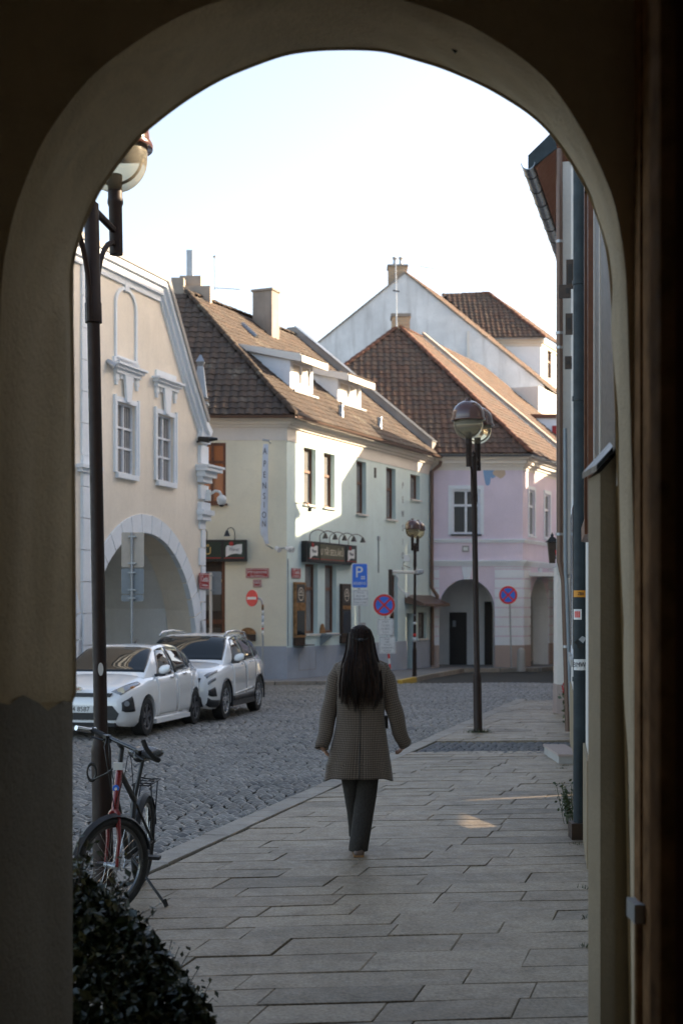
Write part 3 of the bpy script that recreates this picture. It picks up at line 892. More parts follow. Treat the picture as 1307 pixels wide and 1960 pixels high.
# buttress with sloped cap close to the arch
p_n, p_f = 5.72, 6.0
xl_n = (1148 - CX) / FPX * p_n
mb = MB()
zt = W(0, 905, p_n).z
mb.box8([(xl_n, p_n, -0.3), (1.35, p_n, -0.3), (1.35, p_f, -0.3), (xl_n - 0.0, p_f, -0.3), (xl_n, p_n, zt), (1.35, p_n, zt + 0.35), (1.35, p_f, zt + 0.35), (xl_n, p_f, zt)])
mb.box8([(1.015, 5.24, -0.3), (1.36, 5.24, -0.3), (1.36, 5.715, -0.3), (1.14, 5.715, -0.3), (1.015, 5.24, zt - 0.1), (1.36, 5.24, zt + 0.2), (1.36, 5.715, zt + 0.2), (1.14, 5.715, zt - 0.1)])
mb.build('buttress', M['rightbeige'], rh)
mb = MB()
mb.box8([(xl_n - 0.02, p_n - 0.03, zt + 0.004), (1.35, p_n - 0.03, zt + 0.36), (1.35, p_f + 0.03, zt + 0.36), (xl_n - 0.02, p_f + 0.03, zt + 0.004),
         (xl_n - 0.02, p_n - 0.03, zt + 0.03), (1.35, p_n - 0.03, zt + 0.39), (1.35, p_f + 0.03, zt + 0.39), (xl_n - 0.02, p_f + 0.03, zt + 0.03)])
mb.build('buttress_cap', M['black'], rh)
mb = MB(); FA.box(mb, td(5.5), td(7.15), 2.45, 5.6, 0.0, 0.014); mb.build('shutter', M['blackwood'], rh)
# shop window joinery and upper windows standing proud of the wall
for (da, db, za, zb, pr) in ((7.2, 8.3, 2.35, 4.7, 0.02), (9.0, 10.2, 2.3, 4.9, 0.035)):
    mb = MB()
    FA.box(mb, td(da), td(da) + 0.09, za, zb, 0.0, pr); FA.box(mb, td(db) - 0.09, td(db), za, zb, 0.0, pr)
    FA.box(mb, td(da) + 0.09, td(db) - 0.09, zb - 0.1, zb, 0.0, pr); FA.box(mb, td(da) + 0.09, td(db) - 0.09, za, za + 0.1, 0.0, pr + 0.02)
    w = mb.build('window', M['brownwood'] if da > 8 else M['rightwall'], rh)
    mb = MB(); FA.box(mb, td(da) + 0.09, td(db) - 0.09, za + 0.1, zb - 0.1, 0.0, 0.012); mb.build('shutter_panel', M['blackwood'], w)
for (d, py0, py1) in ((17.5, 497, 552), (18.6, 600, 640), (19.6, 682, 706), (20.6, 545, 570)):
    z1 = W(0, py0, d).z; z0 = W(0, py1, d).z
    mb = MB(); a = FA.p(td(d), 0, 0); 
    FA.box(mb, td(d) - 0.02, td(d) + 0.03, z0, z1, 0.005, 0.10 if d < 20 else 0.18)
    s_ = mb.build('window_sash', M['darkwood'], rh)
    mb = MB(); FA.box(mb, td(d) - 0.026, td(d) + 0.036, z0 + 0.06, z1 - 0.06, 0.03, 0.075); mb.build('pane', M['blackwood'], s_)
for d in (14.6, 16.0):
    mb = MB(); FA.box(mb, td(d), td(d) + 0.9, 1.3, 3.0, 0.0, 0.05); w = mb.build('window', M['whitewood'], rh)
    mb = MB(); FA.box(mb, td(d) + 0.1, td(d) + 0.8, 1.4, 2.9, 0.045, 0.055); mb.build('pane', M['pane'], w)
    mb = MB(); FA.box(mb, td(d) - 0.06, td(d) + 0.96, 1.22, 1.295, 0.0, 0.08); mb.build('sill', M['concrete'], w)
# blue-grey downpipe with shoe and stickers
bp = thing('downpipe', W(1111, 1600, 11.3), 'thick blue grey downpipe covered in small stickers on the right wall', 'downpipe')
base = FA.p(td(11.3), 0, 0.040)
zb = gz(11.3) + 0.05
mb = MB(); mb.tube([(base.x, base.y, zb), (base.x, base.y, 5.88)], 0.058, 20); mb.build('pipe', M['bluepipe'], bp, True, 60)
mb = MB(); mb.box(base.x - 0.085, base.x + 0.09, base.y - 0.10, base.y + 0.08, gz(11.3) - 0.02, gz(11.3) + 0.13); mb.build('gully_shoe', M['darkwood'], bp)
for py in (537, 1300, 760):
    z = W(0, py, 11.24).z
    mb = MB(); mb.lathe((base.x, base.y, z - 0.02), [(0.058, 0), (0.066, 0.0), (0.066, 0.035), (0.058, 0.035)], 20)
    mb.box(base.x + 0.02, base.x + 0.12, base.y - 0.012, base.y + 0.012, z - 0.012, z + 0.012); mb.build('pipe_clamp', M['bluepipe'], bp, True, 40)
def sticker(a0, a1, py0, py1, mat, txt=None, tmat=None, lab=None):
    z1 = W(0, py0, 11.24).z; z0 = W(0, py1, 11.24).z
    mb = MB(); K = 6; r = 0.0595
    ring = [(base.x + r * math.sin(R(a0 + (a1 - a0) * k / K)), base.y - r * math.cos(R(a0 + (a1 - a0) * k / K))) for k in range(K + 1)]
    for k in range(K):
        mb.quad((*ring[k], z0), (*ring[k + 1], z0), (*ring[k + 1], z1), (*ring[k], z1))
    s_ = mb.build('sticker', mat, bp, label=lab)
    if txt:
        lettering(txt, (z1 - z0) * 0.62, origin=((ring[0][0] + ring[-1][0]) / 2 , base.y - 0.064, (z0 + z1) / 2), ex=(1, 0, 0), ey=(0, 0, 1), mat=tmat, parent=s_, sx=0.8, depth=0.0015)
sticker(-75, 45, 1130, 1143, M['orange'], 'ZBA', M['blackink'], 'orange sticker on the pipe')
sticker(-75, 0, 1166, 1186, M['signwhite'], None, None, 'small black and white sticker')
sticker(-60, -10, 1170, 1182, M['signred2'])
sticker(-70, 60, 1262, 1283, M['signwhite'], 'BMWM', M['blackink'], 'white sticker with black scrawl')
# crumpled dark sticker
for i, (a, py) in enumerate(((-30, 1230), (5, 1224), (-10, 1238))):
    z = W(0, py, 11.24).z
    c = Vector((base.x + 0.06 * math.sin(R(a)), base.y - 0.061 * math.cos(R(a)), z))
    mb = MB(); mb.poly([c + Vector((-0.03, 0, 0.0)), c + Vector((0.005, -0.002, -0.03)), c + Vector((0.032, 0, 0.012)), c + Vector((-0.002, -0.003, 0.028))])
    mb.build('sticker', M['black'] if i != 1 else M['galv'], bp, label='torn black sticker' if i == 0 else None)

# white house after it: upper floor overhangs, eave with gutter, corner pillar
wh = thing('white_house', (3.5, 22, 0), 'tall white house beyond the downpipe with dark gutter under a red eave', 'house')
FB = Fac(3.33, 21.9, 0.244, 1.0, nsign=-1)
LB = 25.6
mb = MB(); FB.box(mb, 0, LB, 2.35, 8.75, -11, 0.0); mb.build('upper_wall', M['rightwall'], wh)
mb = MB(); FB.box(mb, 0.0, LB, -0.6, 2.346, -11, -0.2); mb.build('ground_floor_wall', M['rightwall'], wh)
zg = 8.83
mb = MB()
mb.prism([FB.p(-0.1, 8.75, 0.38), FB.p(-0.1, 16.4, -5.6), FB.p(-0.1, 8.75, -11.4), FB.p(-0.1, 8.6, -11.4), FB.p(-0.1, 16.2, -5.6), FB.p(-0.1, 8.63, 0.30)], FB.p(LB + 0.1, 0, 0) - FB.p(-0.1, 0, 0))
wroof = mb.build('roof', M['brightred'], wh)
for i in range(6):
    for j in range(3):
        pass
mb = MB()      # barge board at the near verge
mb.prism([FB.p(-0.16, 8.60, 0.42), FB.p(-0.16, 8.84, 0.42 ), FB.p(-0.16, 9.20, 0.02), FB.p(-0.16, 8.92, -0.02)], FB.p(-0.11, 0, 0) - FB.p(-0.16, 0, 0)); mb.build('barge_board', M['bluepipe'], wh)
mb = MB()
pr = [(math.cos(math.pi + math.pi * k / 8), math.sin(math.pi + math.pi * k / 8)) for k in range(9)]
r0 = 0.11
rings = [[FB.p(t, 8.72 + r0 * b, 0.42 + r0 * a) for a, b in pr] + [FB.p(t, 8.725 + (r0 - 0.012) * b, 0.42 + (r0 - 0.012) * a) for a, b in reversed(pr)] for t in (-0.18, LB)]
mb.loft(rings); g = mb.build('gutter', M['greygutter'], wh, True, 40)
for t in [0.3 + 0.8 * i for i in range(12)]:
    mb = MB(); rr = [[FB.p(tt, 8.72 + (r0 + 0.008) * b, 0.42 + (r0 + 0.008) * a) for a, b in pr] + [FB.p(tt, 8.722 + (r0 - 0.02) * b, 0.42 + (r0 - 0.02) * a) for a, b in reversed(pr)] for tt in (t, t + 0.025)]
    mb.loft(rr); mb.build('gutter_bracket', M['black'], g)
for i in range(4):
    mb = MB(); rr = []
    a = FB.p(-0.1, 8.80, 0.40 - i * 0.0) 
    rr = [[FB.p(tt, 8.86 + 0.09 * math.sin(math.pi * k / 6) + 0.335 * i * 0.86 * 0.0 + (0.30 * i), 0.36 - 0.34 * i + 0.10 * math.cos(math.pi * k / 6) * 0 + 0.0) + (FB.p(1, 0, 0) - FB.p(0, 0, 0)) * (0.10 * math.cos(math.pi * k / 6)) for k in range(7)] for tt in (0.0,)]
    v0 = rr[0]; up = Vector((0, 0, 0.33)) + (FB.p(0, 0, -0.36) - FB.p(0, 0, 0))
    mb.loft([v0, [p + up for p in v0]], True); mb.build('roof_tile', M['brightred'], wh, True, 40)
# brown downpipe with an offset at first-floor level
mb = MB()
a1 = W(1070, 285, 21.75); a2 = W(1071, 1075, 21.75); a3 = W(1079, 1112, 21.75); a4 = W(1087, 1400, 21.75)
mb.tube([a1, a2, a3, a4], 0.05, 12); dp = mb.build('downpipe', M['gutter'], wh, True, 60)
for py in (465, 640, 668, 1025, 1240):
    mb = MB(); xx = 1070 if py < 1080 else 1083
    p = W(xx, py, 21.75); mb.lathe(p, [(0.05, 0), (0.058, 0), (0.058, 0.04), (0.05, 0.04)], 12); mb.build('pipe_collar', M['galv'], dp, True, 40)
mb = MB(); b1 = W(1083.5, 1110, 21.0); b2 = W(1096, 1412, 21.0)
mb.tube([W(1081, 820, 21.0), W(1082, 1095, 21.0), b1, W(1094, 1405, 21.0)], 0.03, 10); mb.build('thin_pipe', M['signback'], wh, True, 60)
# corner pillar at pavement level
mb = MB(); xx0 = (1065 - CX) / FPX * 26.5; xx1 = (1080 - CX) / FPX * 26.5
mb.box(xx0, xx1 + 0.25, 26.4, 26.9, -0.6, 2.6); mb.build('pillar', M['rightwall'], wh)
mb = MB(); mb.box(xx0 - 0.015, xx1 + 0.25, 26.38, 26.92, -0.6, gz(26.5) + 0.55); mb.build('pillar_plinth', M['pinkstone'], wh)

# wall lantern and red cloth
la = thing('wall_lantern', W(1057, 1045, 24.6), 'dark wall lantern projecting from the white house above the street', 'lantern')
c = W(1056, 1078, 24.6)
mb = MB(); mb.loft([[c + Vector((sx * 0.045, sy * 0.045, 0)) for sx, sy in ((-1, -1), (1, -1), (1, 1), (-1, 1))], [c + Vector((sx * 0.075, sy * 0.075, 0.36)) for sx, sy in ((-1, -1), (1, -1), (1, 1), (-1, 1))]]); mb.build('lantern_body', M['darkwood'], la)
mb = MB(); mb.loft([[c + Vector((sx * 0.11, sy * 0.11, 0.365)) for sx, sy in ((-1, -1), (1, -1), (1, 1), (-1, 1))], [c + Vector((sx * 0.03, sy * 0.03, 0.46)) for sx, sy in ((-1, -1), (1, -1), (1, 1), (-1, 1))]]); mb.lathe(c + Vector((0, 0, 0.46)), [(0.02, 0), (0.03, 0.03), (0.0, 0.08)], 8); mb.build('lantern_roof', M['black'], la)
mb = MB(); mb.tube([c + Vector((0.02, 0, 0.1)), c + Vector((0.3, 0, 0.05))], 0.015, 8); mb.build('bracket', M['black'], la)
fl = thing('red_pennant', W(1064, 1052, 23.6), 'red cloth pennant hanging at the edge of the white house', 'pennant')
mb = MB()
f0, f1, f2 = W(1061.5, 1053, 23.6), W(1075, 1053, 23.6), W(1072.5, 1104, 23.6)
mb.prism([f0, f1, f2], (0, 0.015, 0)); mb.build('cloth', M['flagred'], fl)
# stone block at the wall foot
blk = thing('stone_step', W(1085, 1440, 17.2), 'pinkish stone step block standing at the foot of the right wall', 'step')
p0 = W(1069, 1448, 17.2); zt = p0.z
mb = MB(); mb.box(p0.x, xw(17.6) + 0.02, 17.2, 18.45, gz(17.2) - 0.05, zt - 0.0); mb.build('block', M['concrete'], blk)
mb = MB(); mb.box(p0.x - 0.012, xw(17.6) + 0.02, 17.18, 18.47, zt + 0.002, zt + 0.03); mb.build('top_slab', M['pinkstone'], blk)

# ------------------------------------------------------------------ small plants
def leaf_cluster(mb, c, n, rad, size, up=0.4, sq=(1, 1, 1), rng=None):
    rng = rng or random
    for _ in range(n):
        v = Vector((rng.gauss(0, 1) * sq[0], rng.gauss(0, 1) * sq[1], rng.gauss(0, 1) * sq[2])) * rad * 0.5
        p = Vector(c) + v
        nrm = Vector((rng.gauss(0, 1), rng.gauss(0, 1) - 0.4, rng.gauss(0, 1) + up)).normalized()
        a = nrm.orthogonal().normalized(); a = (Matrix.Rotation(rng.uniform(0, 6.28), 3, nrm) @ a); b = nrm.cross(a)
        s = size * rng.uniform(0.6, 1.3)
        mb.add([p - a * s * 0.5, p + b * s * 0.34 + nrm * s * 0.07, p + a * s * 0.62, p - b * s * 0.34 + nrm * s * 0.07], [(0, 1, 2), (0, 2, 3)])
# ivy bush at the foot of the left pier
ivy = thing('ivy_bush', W(250, 1960, 5.9), 'dark ivy bush spilling over the pavement at the left pier', 'ivy')
rg = random.Random(3)
outl = [(-10, 1640), (100, 1650), (150, 1672), (200, 1712), (240, 1752), (280, 1796), (320, 1846), (355, 1890), (395, 1948), (400, 2000)]
def ivytop(px):
    for a, b in zip(outl[:-1], outl[1:]):
        if a[0] <= px <= b[0]: return a[1] + (b[1] - a[1]) * (px - a[0]) / (b[0] - a[0])
    return 2100
mb = MB()
cnt = 0
while cnt < 9500:
    px = rg.uniform(60, 405); tp = ivytop(px)
    py = tp + (rg.random() ** 1.25) * max(60, 2075 - tp) + rg.uniform(-14, 10)
    if py > 2075: continue
    d = 5.38 + max(0, 1960 - py) / 460 * 1.0 + rg.uniform(0, 0.30)
    p = W(px, py, d)
    if p.z < 0.0: continue
    leaf_cluster(mb, p, 1, 0.03, rg.choice((0.026, 0.034, 0.042, 0.055)), 0.5, rng=rg); cnt += 1
sprigs = MB()
for i in range(46):      # loose shoots standing out of the mass
    px = rg.uniform(135, 385); tp = ivytop(px) + 22; dd = rg.uniform(5.8, 6.4)
    a = W(px, tp, dd); L_ = rg.uniform(0.05, 0.21) * (1.25 if px < 230 else 0.7); b = a + Vector((rg.uniform(-0.02, 0.10), rg.uniform(-0.03, 0.03), L_))
    sprigs.tube([a, a.lerp(b, 0.5) + Vector((rg.gauss(0, 0.012), 0, 0.01)), b], 0.0018, 4)
    for k in range(rg.randint(4, 9)): leaf_cluster(mb, a.lerp(b, rg.uniform(0.15, 1.05)), 1, 0.03, rg.uniform(0.022, 0.042), 0.6, rng=rg)
sprigs.build('shoots', M['darkwood'], ivy)['kind'] = 'stuff'
q = mb.build('leaves', M['ivy'], ivy); q['kind'] = 'stuff'
mb = MB()
for i in range(8):
    px = rg.uniform(90, 230); b = W(px, 1990, 5.9); b.z = 0
    t = W(px + rg.uniform(-40, 60), ivytop(min(395, px + 10)) + 20, 6.1)
    mb.tube([b, b.lerp(t, 0.5) + Vector((rg.uniform(-0.05, 0.05), 0, 0.04)), t], 0.004, 5)
q = mb.build('stems', M['darkwood'], ivy); q['kind'] = 'stuff'
# weed by the downpipe
wd = thing('weed', W(1085, 1545, 12.0), 'small green weed growing at the foot of the blue grey downpipe', 'weed')
mb = MB(); st = MB()
for i in range(16):
    bx, bz = rg.uniform(1076, 1100), 1548
    b = W(bx, bz, 12.1); b.z = gz(12.1)
    t = W(bx + rg.uniform(-18, 6), rg.uniform(1496, 1535), 12.1 + rg.uniform(-0.15, 0.1))
    st.tube([b, b.lerp(t, 0.6), t], 0.0025, 4)
    for k in range(5): leaf_cluster(mb, b.lerp(t, 0.35 + 0.16 * k), 3, 0.03, 0.030, 0.6, rng=rg)
q = mb.build('leaves', M['plant'], wd); q['kind'] = 'stuff'; st.build('stems', M['plant'], wd)
# grass in joints by the lamp and the wall
mb = MB()
def blades(c, n, r, h):
    for _ in range(n):
        p = Vector(c) + Vector((rg.gauss(0, r), rg.gauss(0, r), 0)); a = rg.uniform(0, 6.28); l = Vector((math.cos(a), math.sin(a), 0)) * h * rg.uniform(0.3, 0.9)
        s = Vector((-math.sin(a), math.cos(a), 0)) * 0.004; t = p + l + Vector((0, 0, h * rg.uniform(0.4, 1.0)))
        mb.add([p - s, p + s, t], [(0, 1, 2)])
for px in (905, 915, 924, 932):
    p = W(px, 1402, 22.0); blades((p.x, p.y, gz(p.y)), 70, 0.06, 0.07)
for px, py, d in ((1112, 1700, 9.2), (1114, 1760, 8.3), (1110, 1810, 7.6), (1095, 1605, 11.0), (1060, 1365, 26.3), (1075, 1470, 16.9), (1072, 1480, 16.6)):
    p = W(px, py, d); blades((p.x + 0.03, p.y, gz(p.y)), 16, 0.025, 0.03)
# moss tufts along the kerb joint
for i in range(150):
    d = rg.uniform(8.5, 24); blades((xc(d) + rg.choice((-0.03, 0.235)) + rg.gauss(0, 0.012), d, gz(d) - 0.02), 5, 0.02, 0.022)
q = mb.build('grass', M['plant']); q['kind'] = 'stuff'
tag(q, 'short green grass and moss growing in the pavement joints', 'grass')
# red flowers at the pillar foot
flw = thing('flower_plant', W(1084, 1360, 24.5), 'plant with red flowers between the white pillar and brown downpipe', 'plant')
mb = MB(); leaf_cluster(mb, W(1083, 1343, 24.0), 60, 0.22, 0.09, 0.4, (0.5, 0.5, 1.6), rg); mb.build('leaves', M['plant'], flw)['kind'] = 'stuff'
mb = MB(); leaf_cluster(mb, W(1082.5, 1318, 23.9), 26, 0.10, 0.07, 0.4, (0.7, 0.7, 1.0), rg); mb.build('petals', M['petal'], flw)['kind'] = 'stuff'
# ================================================================== CREAM GABLED HOUSE (left)
ch = thing('cream_house', (-3.5, 36, 0), 'cream gabled town house with white trim and arcade arch on the left', 'house')
FC = Fac(-3.5, 36, 0.315, 0.949)
def ctop(t):
    pts = [(-13, 9.55), (-2.56, 9.55), (-1.02, 7.5), (-0.2, 6.5), (0.35, 6.5)]
    for a, b in zip(pts[:-1], pts[1:]):
        if a[0] <= t <= b[0]: return a[1] + (b[1] - a[1]) * (t - a[0]) / (b[0] - a[0])
    return 6.5
def ell(c, a, b, z0): return lambda t: z0 + b * math.sqrt(max(0.0, 1 - ((t - c) / a) ** 2))
AC1, AC2 = -3.33, -9.55
ops = [dict(t0=AC1 - 2.85, t1=AC1 + 2.85, lo=-0.6, hi=ell(AC1, 2.85, 2.95, 0.65), depth=0.75),
       dict(t0=AC2 - 2.85, t1=AC2 + 2.85, lo=-0.6, hi=ell(AC2, 2.85, 2.95, 0.65), depth=0.75)]
WIN = [(-4.80, -3.88, 4.86, 6.45), (-2.76, -1.84, 4.86, 6.45)]
for a, b, z0, z1 in WIN: ops.append(dict(t0=a, t1=b, lo=z0, hi=z1, depth=0.14))
wall(FC, -13, 0.0, -0.6, ctop, ops, M['cream'], 'wall', ch, extra=(-2.56, -1.02, -0.2))
# right return wall towards the side lane
mb = MB(); FC.box(mb, -0.25, 0.0 - 0.003, -0.6, 6.45, -9.0, -0.004); mb.build('side_wall', M['cream'], ch)
for a, b, z0, z1 in WIN:
    window(FC, a, b, z0, z1, ch, 0.12, M['whitewood'], M['panecurtain'], 2, (0.36, 0.66), 0.042, M['white'], sillw=0.12)
    # moulded surround
    mb = MB(); s = 0.11
    FC.box(mb, a - s, a, z0, z1 + s, -0.005, 0.04); FC.box(mb, b, b + s, z0, z1 + s, -0.005, 0.04); FC.box(mb, a, b, z1, z1 + s, -0.005, 0.04)
    FC.box(mb, a - s - 0.03, a - s + 0.03, z0, z1 + s + 0.03, 0.0, 0.06); FC.box(mb, b + s - 0.03, b + s + 0.03, z0, z1 + s + 0.03, 0.0, 0.06)
    mb.build('window_surround', M['white'], ch)
    # keystone and hood with drops
    m = (a + b) / 2; hz = z1 + 0.62
    mb = MB()
    mb.prism([FC.p(m - 0.10, z1 + 0.02, 0.035), FC.p(m + 0.10, z1 + 0.02, 0.035), FC.p(m + 0.20, hz, 0.035), FC.p(m - 0.20, hz, 0.035)], FC.p(0, 0, 0.06) - FC.p(0, 0, 0))
    mb.build('keystone', M['white'], ch)
    mb = MB()
    FC.box(mb, m - 0.60, m + 0.60, hz, hz + 0.10, 0.0, 0.10); FC.box(mb, m - 0.66, m + 0.66, hz + 0.10, hz + 0.17, 0.0, 0.16); FC.box(mb, m - 0.72, m + 0.72, hz + 0.17, hz + 0.22, 0.0, 0.22)
    FC.box(mb, m - 0.54, m + 0.54, hz + 0.22, hz + 0.40, 0.0, 0.05)
    for sg in (-1, 1):
        FC.box(mb, m + sg * 0.50 - 0.07, m + sg * 0.50 + 0.07, hz - 0.16, hz, 0.0, 0.06); FC.box(mb, m + sg * 0.50 - 0.04, m + sg * 0.50 + 0.04, hz - 0.26, hz - 0.16, 0.0, 0.05)
        FC.box(mb, m + sg * 0.27 - 0.05, m + sg * 0.27 + 0.05, hz - 0.10, hz, 0.0, 0.05)
    mb.build('window_hood', M['white'], ch)
# blind arched panel moulding above the left window
nm = -4.36; nw = 0.50; nz0, nz1 = 7.42, 8.62
def band(F, pts, wd, o0, o1):
    mb = MB()
    for i in range(len(pts) - 1):
        (t0, z0), (t1, z1) = pts[i], pts[i + 1]
        dx, dz = t1 - t0, z1 - z0; l = math.hypot(dx, dz); nx, nz = -dz / l * wd / 2, dx / l * wd / 2
        ex, ez = dx / l * wd * 0.08, dz / l * wd * 0.08
        q = [(t0 - ex + nx, z0 - ez + nz), (t1 + ex + nx, z1 + ez + nz), (t1 + ex - nx, z1 + ez - nz), (t0 - ex - nx, z0 - ez - nz)]
        mb.prism([F.p(t, z, o0) for t, z in q], F.p(0, 0, o1 + 0.0006 * (i % 2)) - F.p(0, 0, o0))
    return mb
pts = [(nm - nw, nz0), (nm - nw, nz1)] + [(nm - nw * math.cos(math.pi * k / 14), nz1 + 0.42 * math.sin(math.pi * k / 14)) for k in range(1, 14)] + [(nm + nw, nz1), (nm + nw, nz0)]
b_ = band(FC, pts, 0.075, 0.0, 0.04); FC.box(b_, nm - 0.10, nm + 0.10, nz1 + 0.36, nz1 + 0.66, 0, 0.06); FC.box(b_, nm - 0.62, nm + 0.62, nz0 - 0.2, nz0, 0, 0.05)
b_.build('blind_arch_moulding', M['white'], ch)
# gable coping mouldings
edge = [(-13, 9.55), (-2.56, 9.55), (-1.02, 7.5), (-0.2, 6.5), (0.05, 6.32)]
for wd, o1, dz in ((0.16, 0.05, -0.36), (0.20, 0.12, -0.19), (0.16, 0.20, -0.03)):
    band(FC, [(t, z + dz) for t, z in edge], wd, 0.0, o1).build('gable_moulding', M['white'], ch)
band(FC, [(t, z + 0.09) for t, z in edge[:-1]], 0.13, -0.35, 0.24).build('gable_coping', M['greywall'], ch)
# roof: sloping back behind the gable (half-hip tiles)
r0 = MB(); A0, A1 = FC.p(-13, 9.45, -0.4), FC.p(-2.7, 9.45, -0.4); B1, B0 = FC.p(-4.7, 12.2, -3.4), FC.p(-13, 12.2, -3.4)
r0.poly([A0, A1, B1, B0]); C0 = FC.p(-0.2, 6.5, -0.4); r0.poly([C0, FC.p(-0.2, 6.5, -10), FC.p(-4.7, 12.2, -10), B1, A1])
croof = r0.build('roof', M['underroof'], ch)
tile_slope([A0 + (A1 - A0) * 0.45, A1, B1, B0 + (B1 - B0) * 0.2], croof, M['brightred'], 0.22, 0.30)
ridge_tiles(A1, B1, croof, M['brightred'])
# quoins at the right corner and pilaster at left
z = -0.3; i = 0
while z < 4.05:
    h = 0.46; wq = 0.34 if i % 2 else 0.20
    mb = MB(); FC.box(mb, -wq - (0.12 if z < 1.0 else 0), 0.03, z, z + h - 0.02, -0.25, 0.035); mb.build('quoin_block', M['white'], ch); z += h; i += 1
z = -0.3
while z < 8.9:
    mb = MB(); FC.box(mb, -6.42, -5.92, z, z + 0.66, 0, 0.07 if z < 4.7 else 0.045); mb.build('pilaster_block', M['white'], ch); z += 0.675
mb = MB(); FC.box(mb, -6.56, -5.80, 4.72, 4.80, 0, 0.12); FC.box(mb, -6.62, -5.74, 4.80, 4.88, 0, 0.18); mb.build('pilaster_cap', M['white'], ch)
# corner consoles
for (z0, z1, e) in ((4.06, 4.20, 0.12), (4.20, 4.32, 0.20), (4.32, 4.52, 0.10), (4.60, 4.95, 0.05), (5.02, 5.16, 0.14), (5.16, 5.30, 0.26), (5.30, 5.40, 0.40), (5.40, 5.45, 0.46), (5.5, 5.95, 0.05), (6.02, 6.30, 0.10)):
    mb = MB(); FC.box(mb, -0.36 - e * 0.4, 0.04 + e, z0, z1, -0.30, 0.05 + e * 0.7); mb.build('corner_console', M['white'], ch)
# voussoirs of both arches
for c in (AC1, AC2):
    N = 19
    for k in range(N):
        a0 = math.pi * k / N + 0.006; a1 = math.pi * (k + 1) / N - 0.006
        if c == AC2 and a0 > 1.6: continue
        ring = []
        for a in (a0, (a0 + a1) / 2, a1): ring.append((c + 2.83 * math.cos(a), 0.65 + 2.93 * math.sin(a)))
        for a in (a1, (a0 + a1) / 2, a0): ring.append((c + 3.26 * math.cos(a), 0.65 + 3.36 * math.sin(a)))
        if min(z for _, z in ring) < 0.0: pass
        mb = MB(); mb.prism([FC.p(t, z, -0.1) for t, z in ring], FC.p(0, 0, 0.135) - FC.p(0, 0, 0)); mb.build('voussoir', M['white'], ch)
    for sg in (-1, 1):
        for z in (-0.5, 0.08):
            mb = MB(); a, b = sorted((c + sg * 2.83, c + sg * 3.26)); FC.box(mb, a, b, z, z + 0.57, -0.1, 0.036); mb.build('voussoir', M['white'], ch)
# arcade interior: back wall with door, vault, cross wall
mb = MB(); FC.box(mb, -13, 0.0 - 0.3, -0.6, 4.2, -3.3, -3.0); mb.build('arcade_back_wall', M['yellow'], ch)
mb = MB(); FC.box(mb, -13, -0.3, 3.75, 3.9, -3.0, -0.76); mb.build('arcade_ceiling', M['arcade'], ch)
mb = MB(); FC.box(mb, -0.66, -0.31, -0.6, 3.74, -2.99, -0.76); mb.build('arcade_end_wall', M['arcade'], ch)
K = 16
mb = MB()
rings = []
for o in (-0.74, -2.98): rings.append([FC.p(AC1 + 2.9 * math.cos(math.pi * k / K), 0.65 + 3.0 * math.sin(math.pi * k / K), o) for k in range(K // 2 + 1)])
for k in range(K // 2): mb.quad(rings[0][k], rings[0][k + 1], rings[1][k + 1], rings[1][k])
mb.quad(FC.p(AC1 + 2.9, 0.65, -0.74), FC.p(AC1 + 2.9, 0.65, -2.98), FC.p(AC1 + 2.9, -0.6, -2.98), FC.p(AC1 + 2.9, -0.6, -0.74))
mb.build('vault', M['arcade'], ch, True)
mb = MB(); FC.box(mb, -3.75, -2.6, -0.5, 2.35, -3.0, -2.92); mb.build('arcade_door', M['blackwood'], ch)
mb = MB(); FC.box(mb, -5.35, -4.85, 0.7, 1.1, -3.0, -2.85); mb.build('flower_shelf', M['framebrown'], ch)
# roadside obelisk on the gable foot
ob = FC.p(0.0, 6.62, -0.1)
mb = MB()
def sq(c, r, z): return [Vector((c.x + a * r, c.y + b * r, z)) for a, b in ((-1, -1), (1, -1), (1, 1), (-1, 1))]
for prof in ([(0.20, 6.50), (0.20, 6.72)], [(0.13, 6.72), (0.10, 6.95), (0.20, 7.02), (0.20, 7.08)], [(0.09, 7.08), (0.08, 7.2)], [(0.17, 7.2), (0.075, 8.0)], [(0.05, 8.0), (0.11, 8.12), (0.02, 8.30)]):
    mb.loft([sq(ob, r, z) for r, z in prof])
mb.build('obelisk_finial', M['galv'], ch)
# devices on the corner
fl = thing('floodlight', FC.p(-0.3, 6.1, 0.25), 'small black floodlight on the gable corner of the cream house', 'floodlight')
c = FC.p(-0.45, 6.08, 0.22)
mb = MB(); mb.tube([c + Vector((-0.16, 0.02, 0.02)), c + Vector((0.12, -0.05, -0.02))], [0.06, 0.08], 12); mb.build('lamp_head', M['black'], fl, True, 40)
mb = MB(); mb.tube([c + Vector((0.1, -0.02, 0.0)), c + Vector((0.32, 0, 0.01))], [0.07, 0.03], 10); mb.tube([c, FC.p(-0.45, 6.02, 0.0)], 0.02, 6); mb.build('visor', M['black'], fl, True, 40)
cc = thing('security_camera', FC.p(0.1, 4.2, 0.1), 'white dome security camera on a curved arm at the corner of the cream house', 'camera')
q = W(396, 947, 36.0)
mb = MB(); mb.box(q.x - 0.10, q.x + 0.10, 35.9, 36.1, q.z - 0.16, q.z + 0.12); mb.build('junction_box', M['signwhite'], cc)
mb = MB(); mb.tube([q + Vector((0.1, 0, 0.02)), q + Vector((0.22, 0, 0.10)), q + Vector((0.32, 0, 0.08)), q + Vector((0.38, 0, -0.02))], 0.035, 10); mb.build('arm', M['signwhite'], cc, True)
mb = MB(); mb.lathe(q + Vector((0.38, 0, -0.26)), [(0.06, 0.0), (0.1, 0.03), (0.125, 0.12), (0.12, 0.19), (0.06, 0.25)], 16); mb.build('dome_housing', M['signwhite'], cc, True, 50)
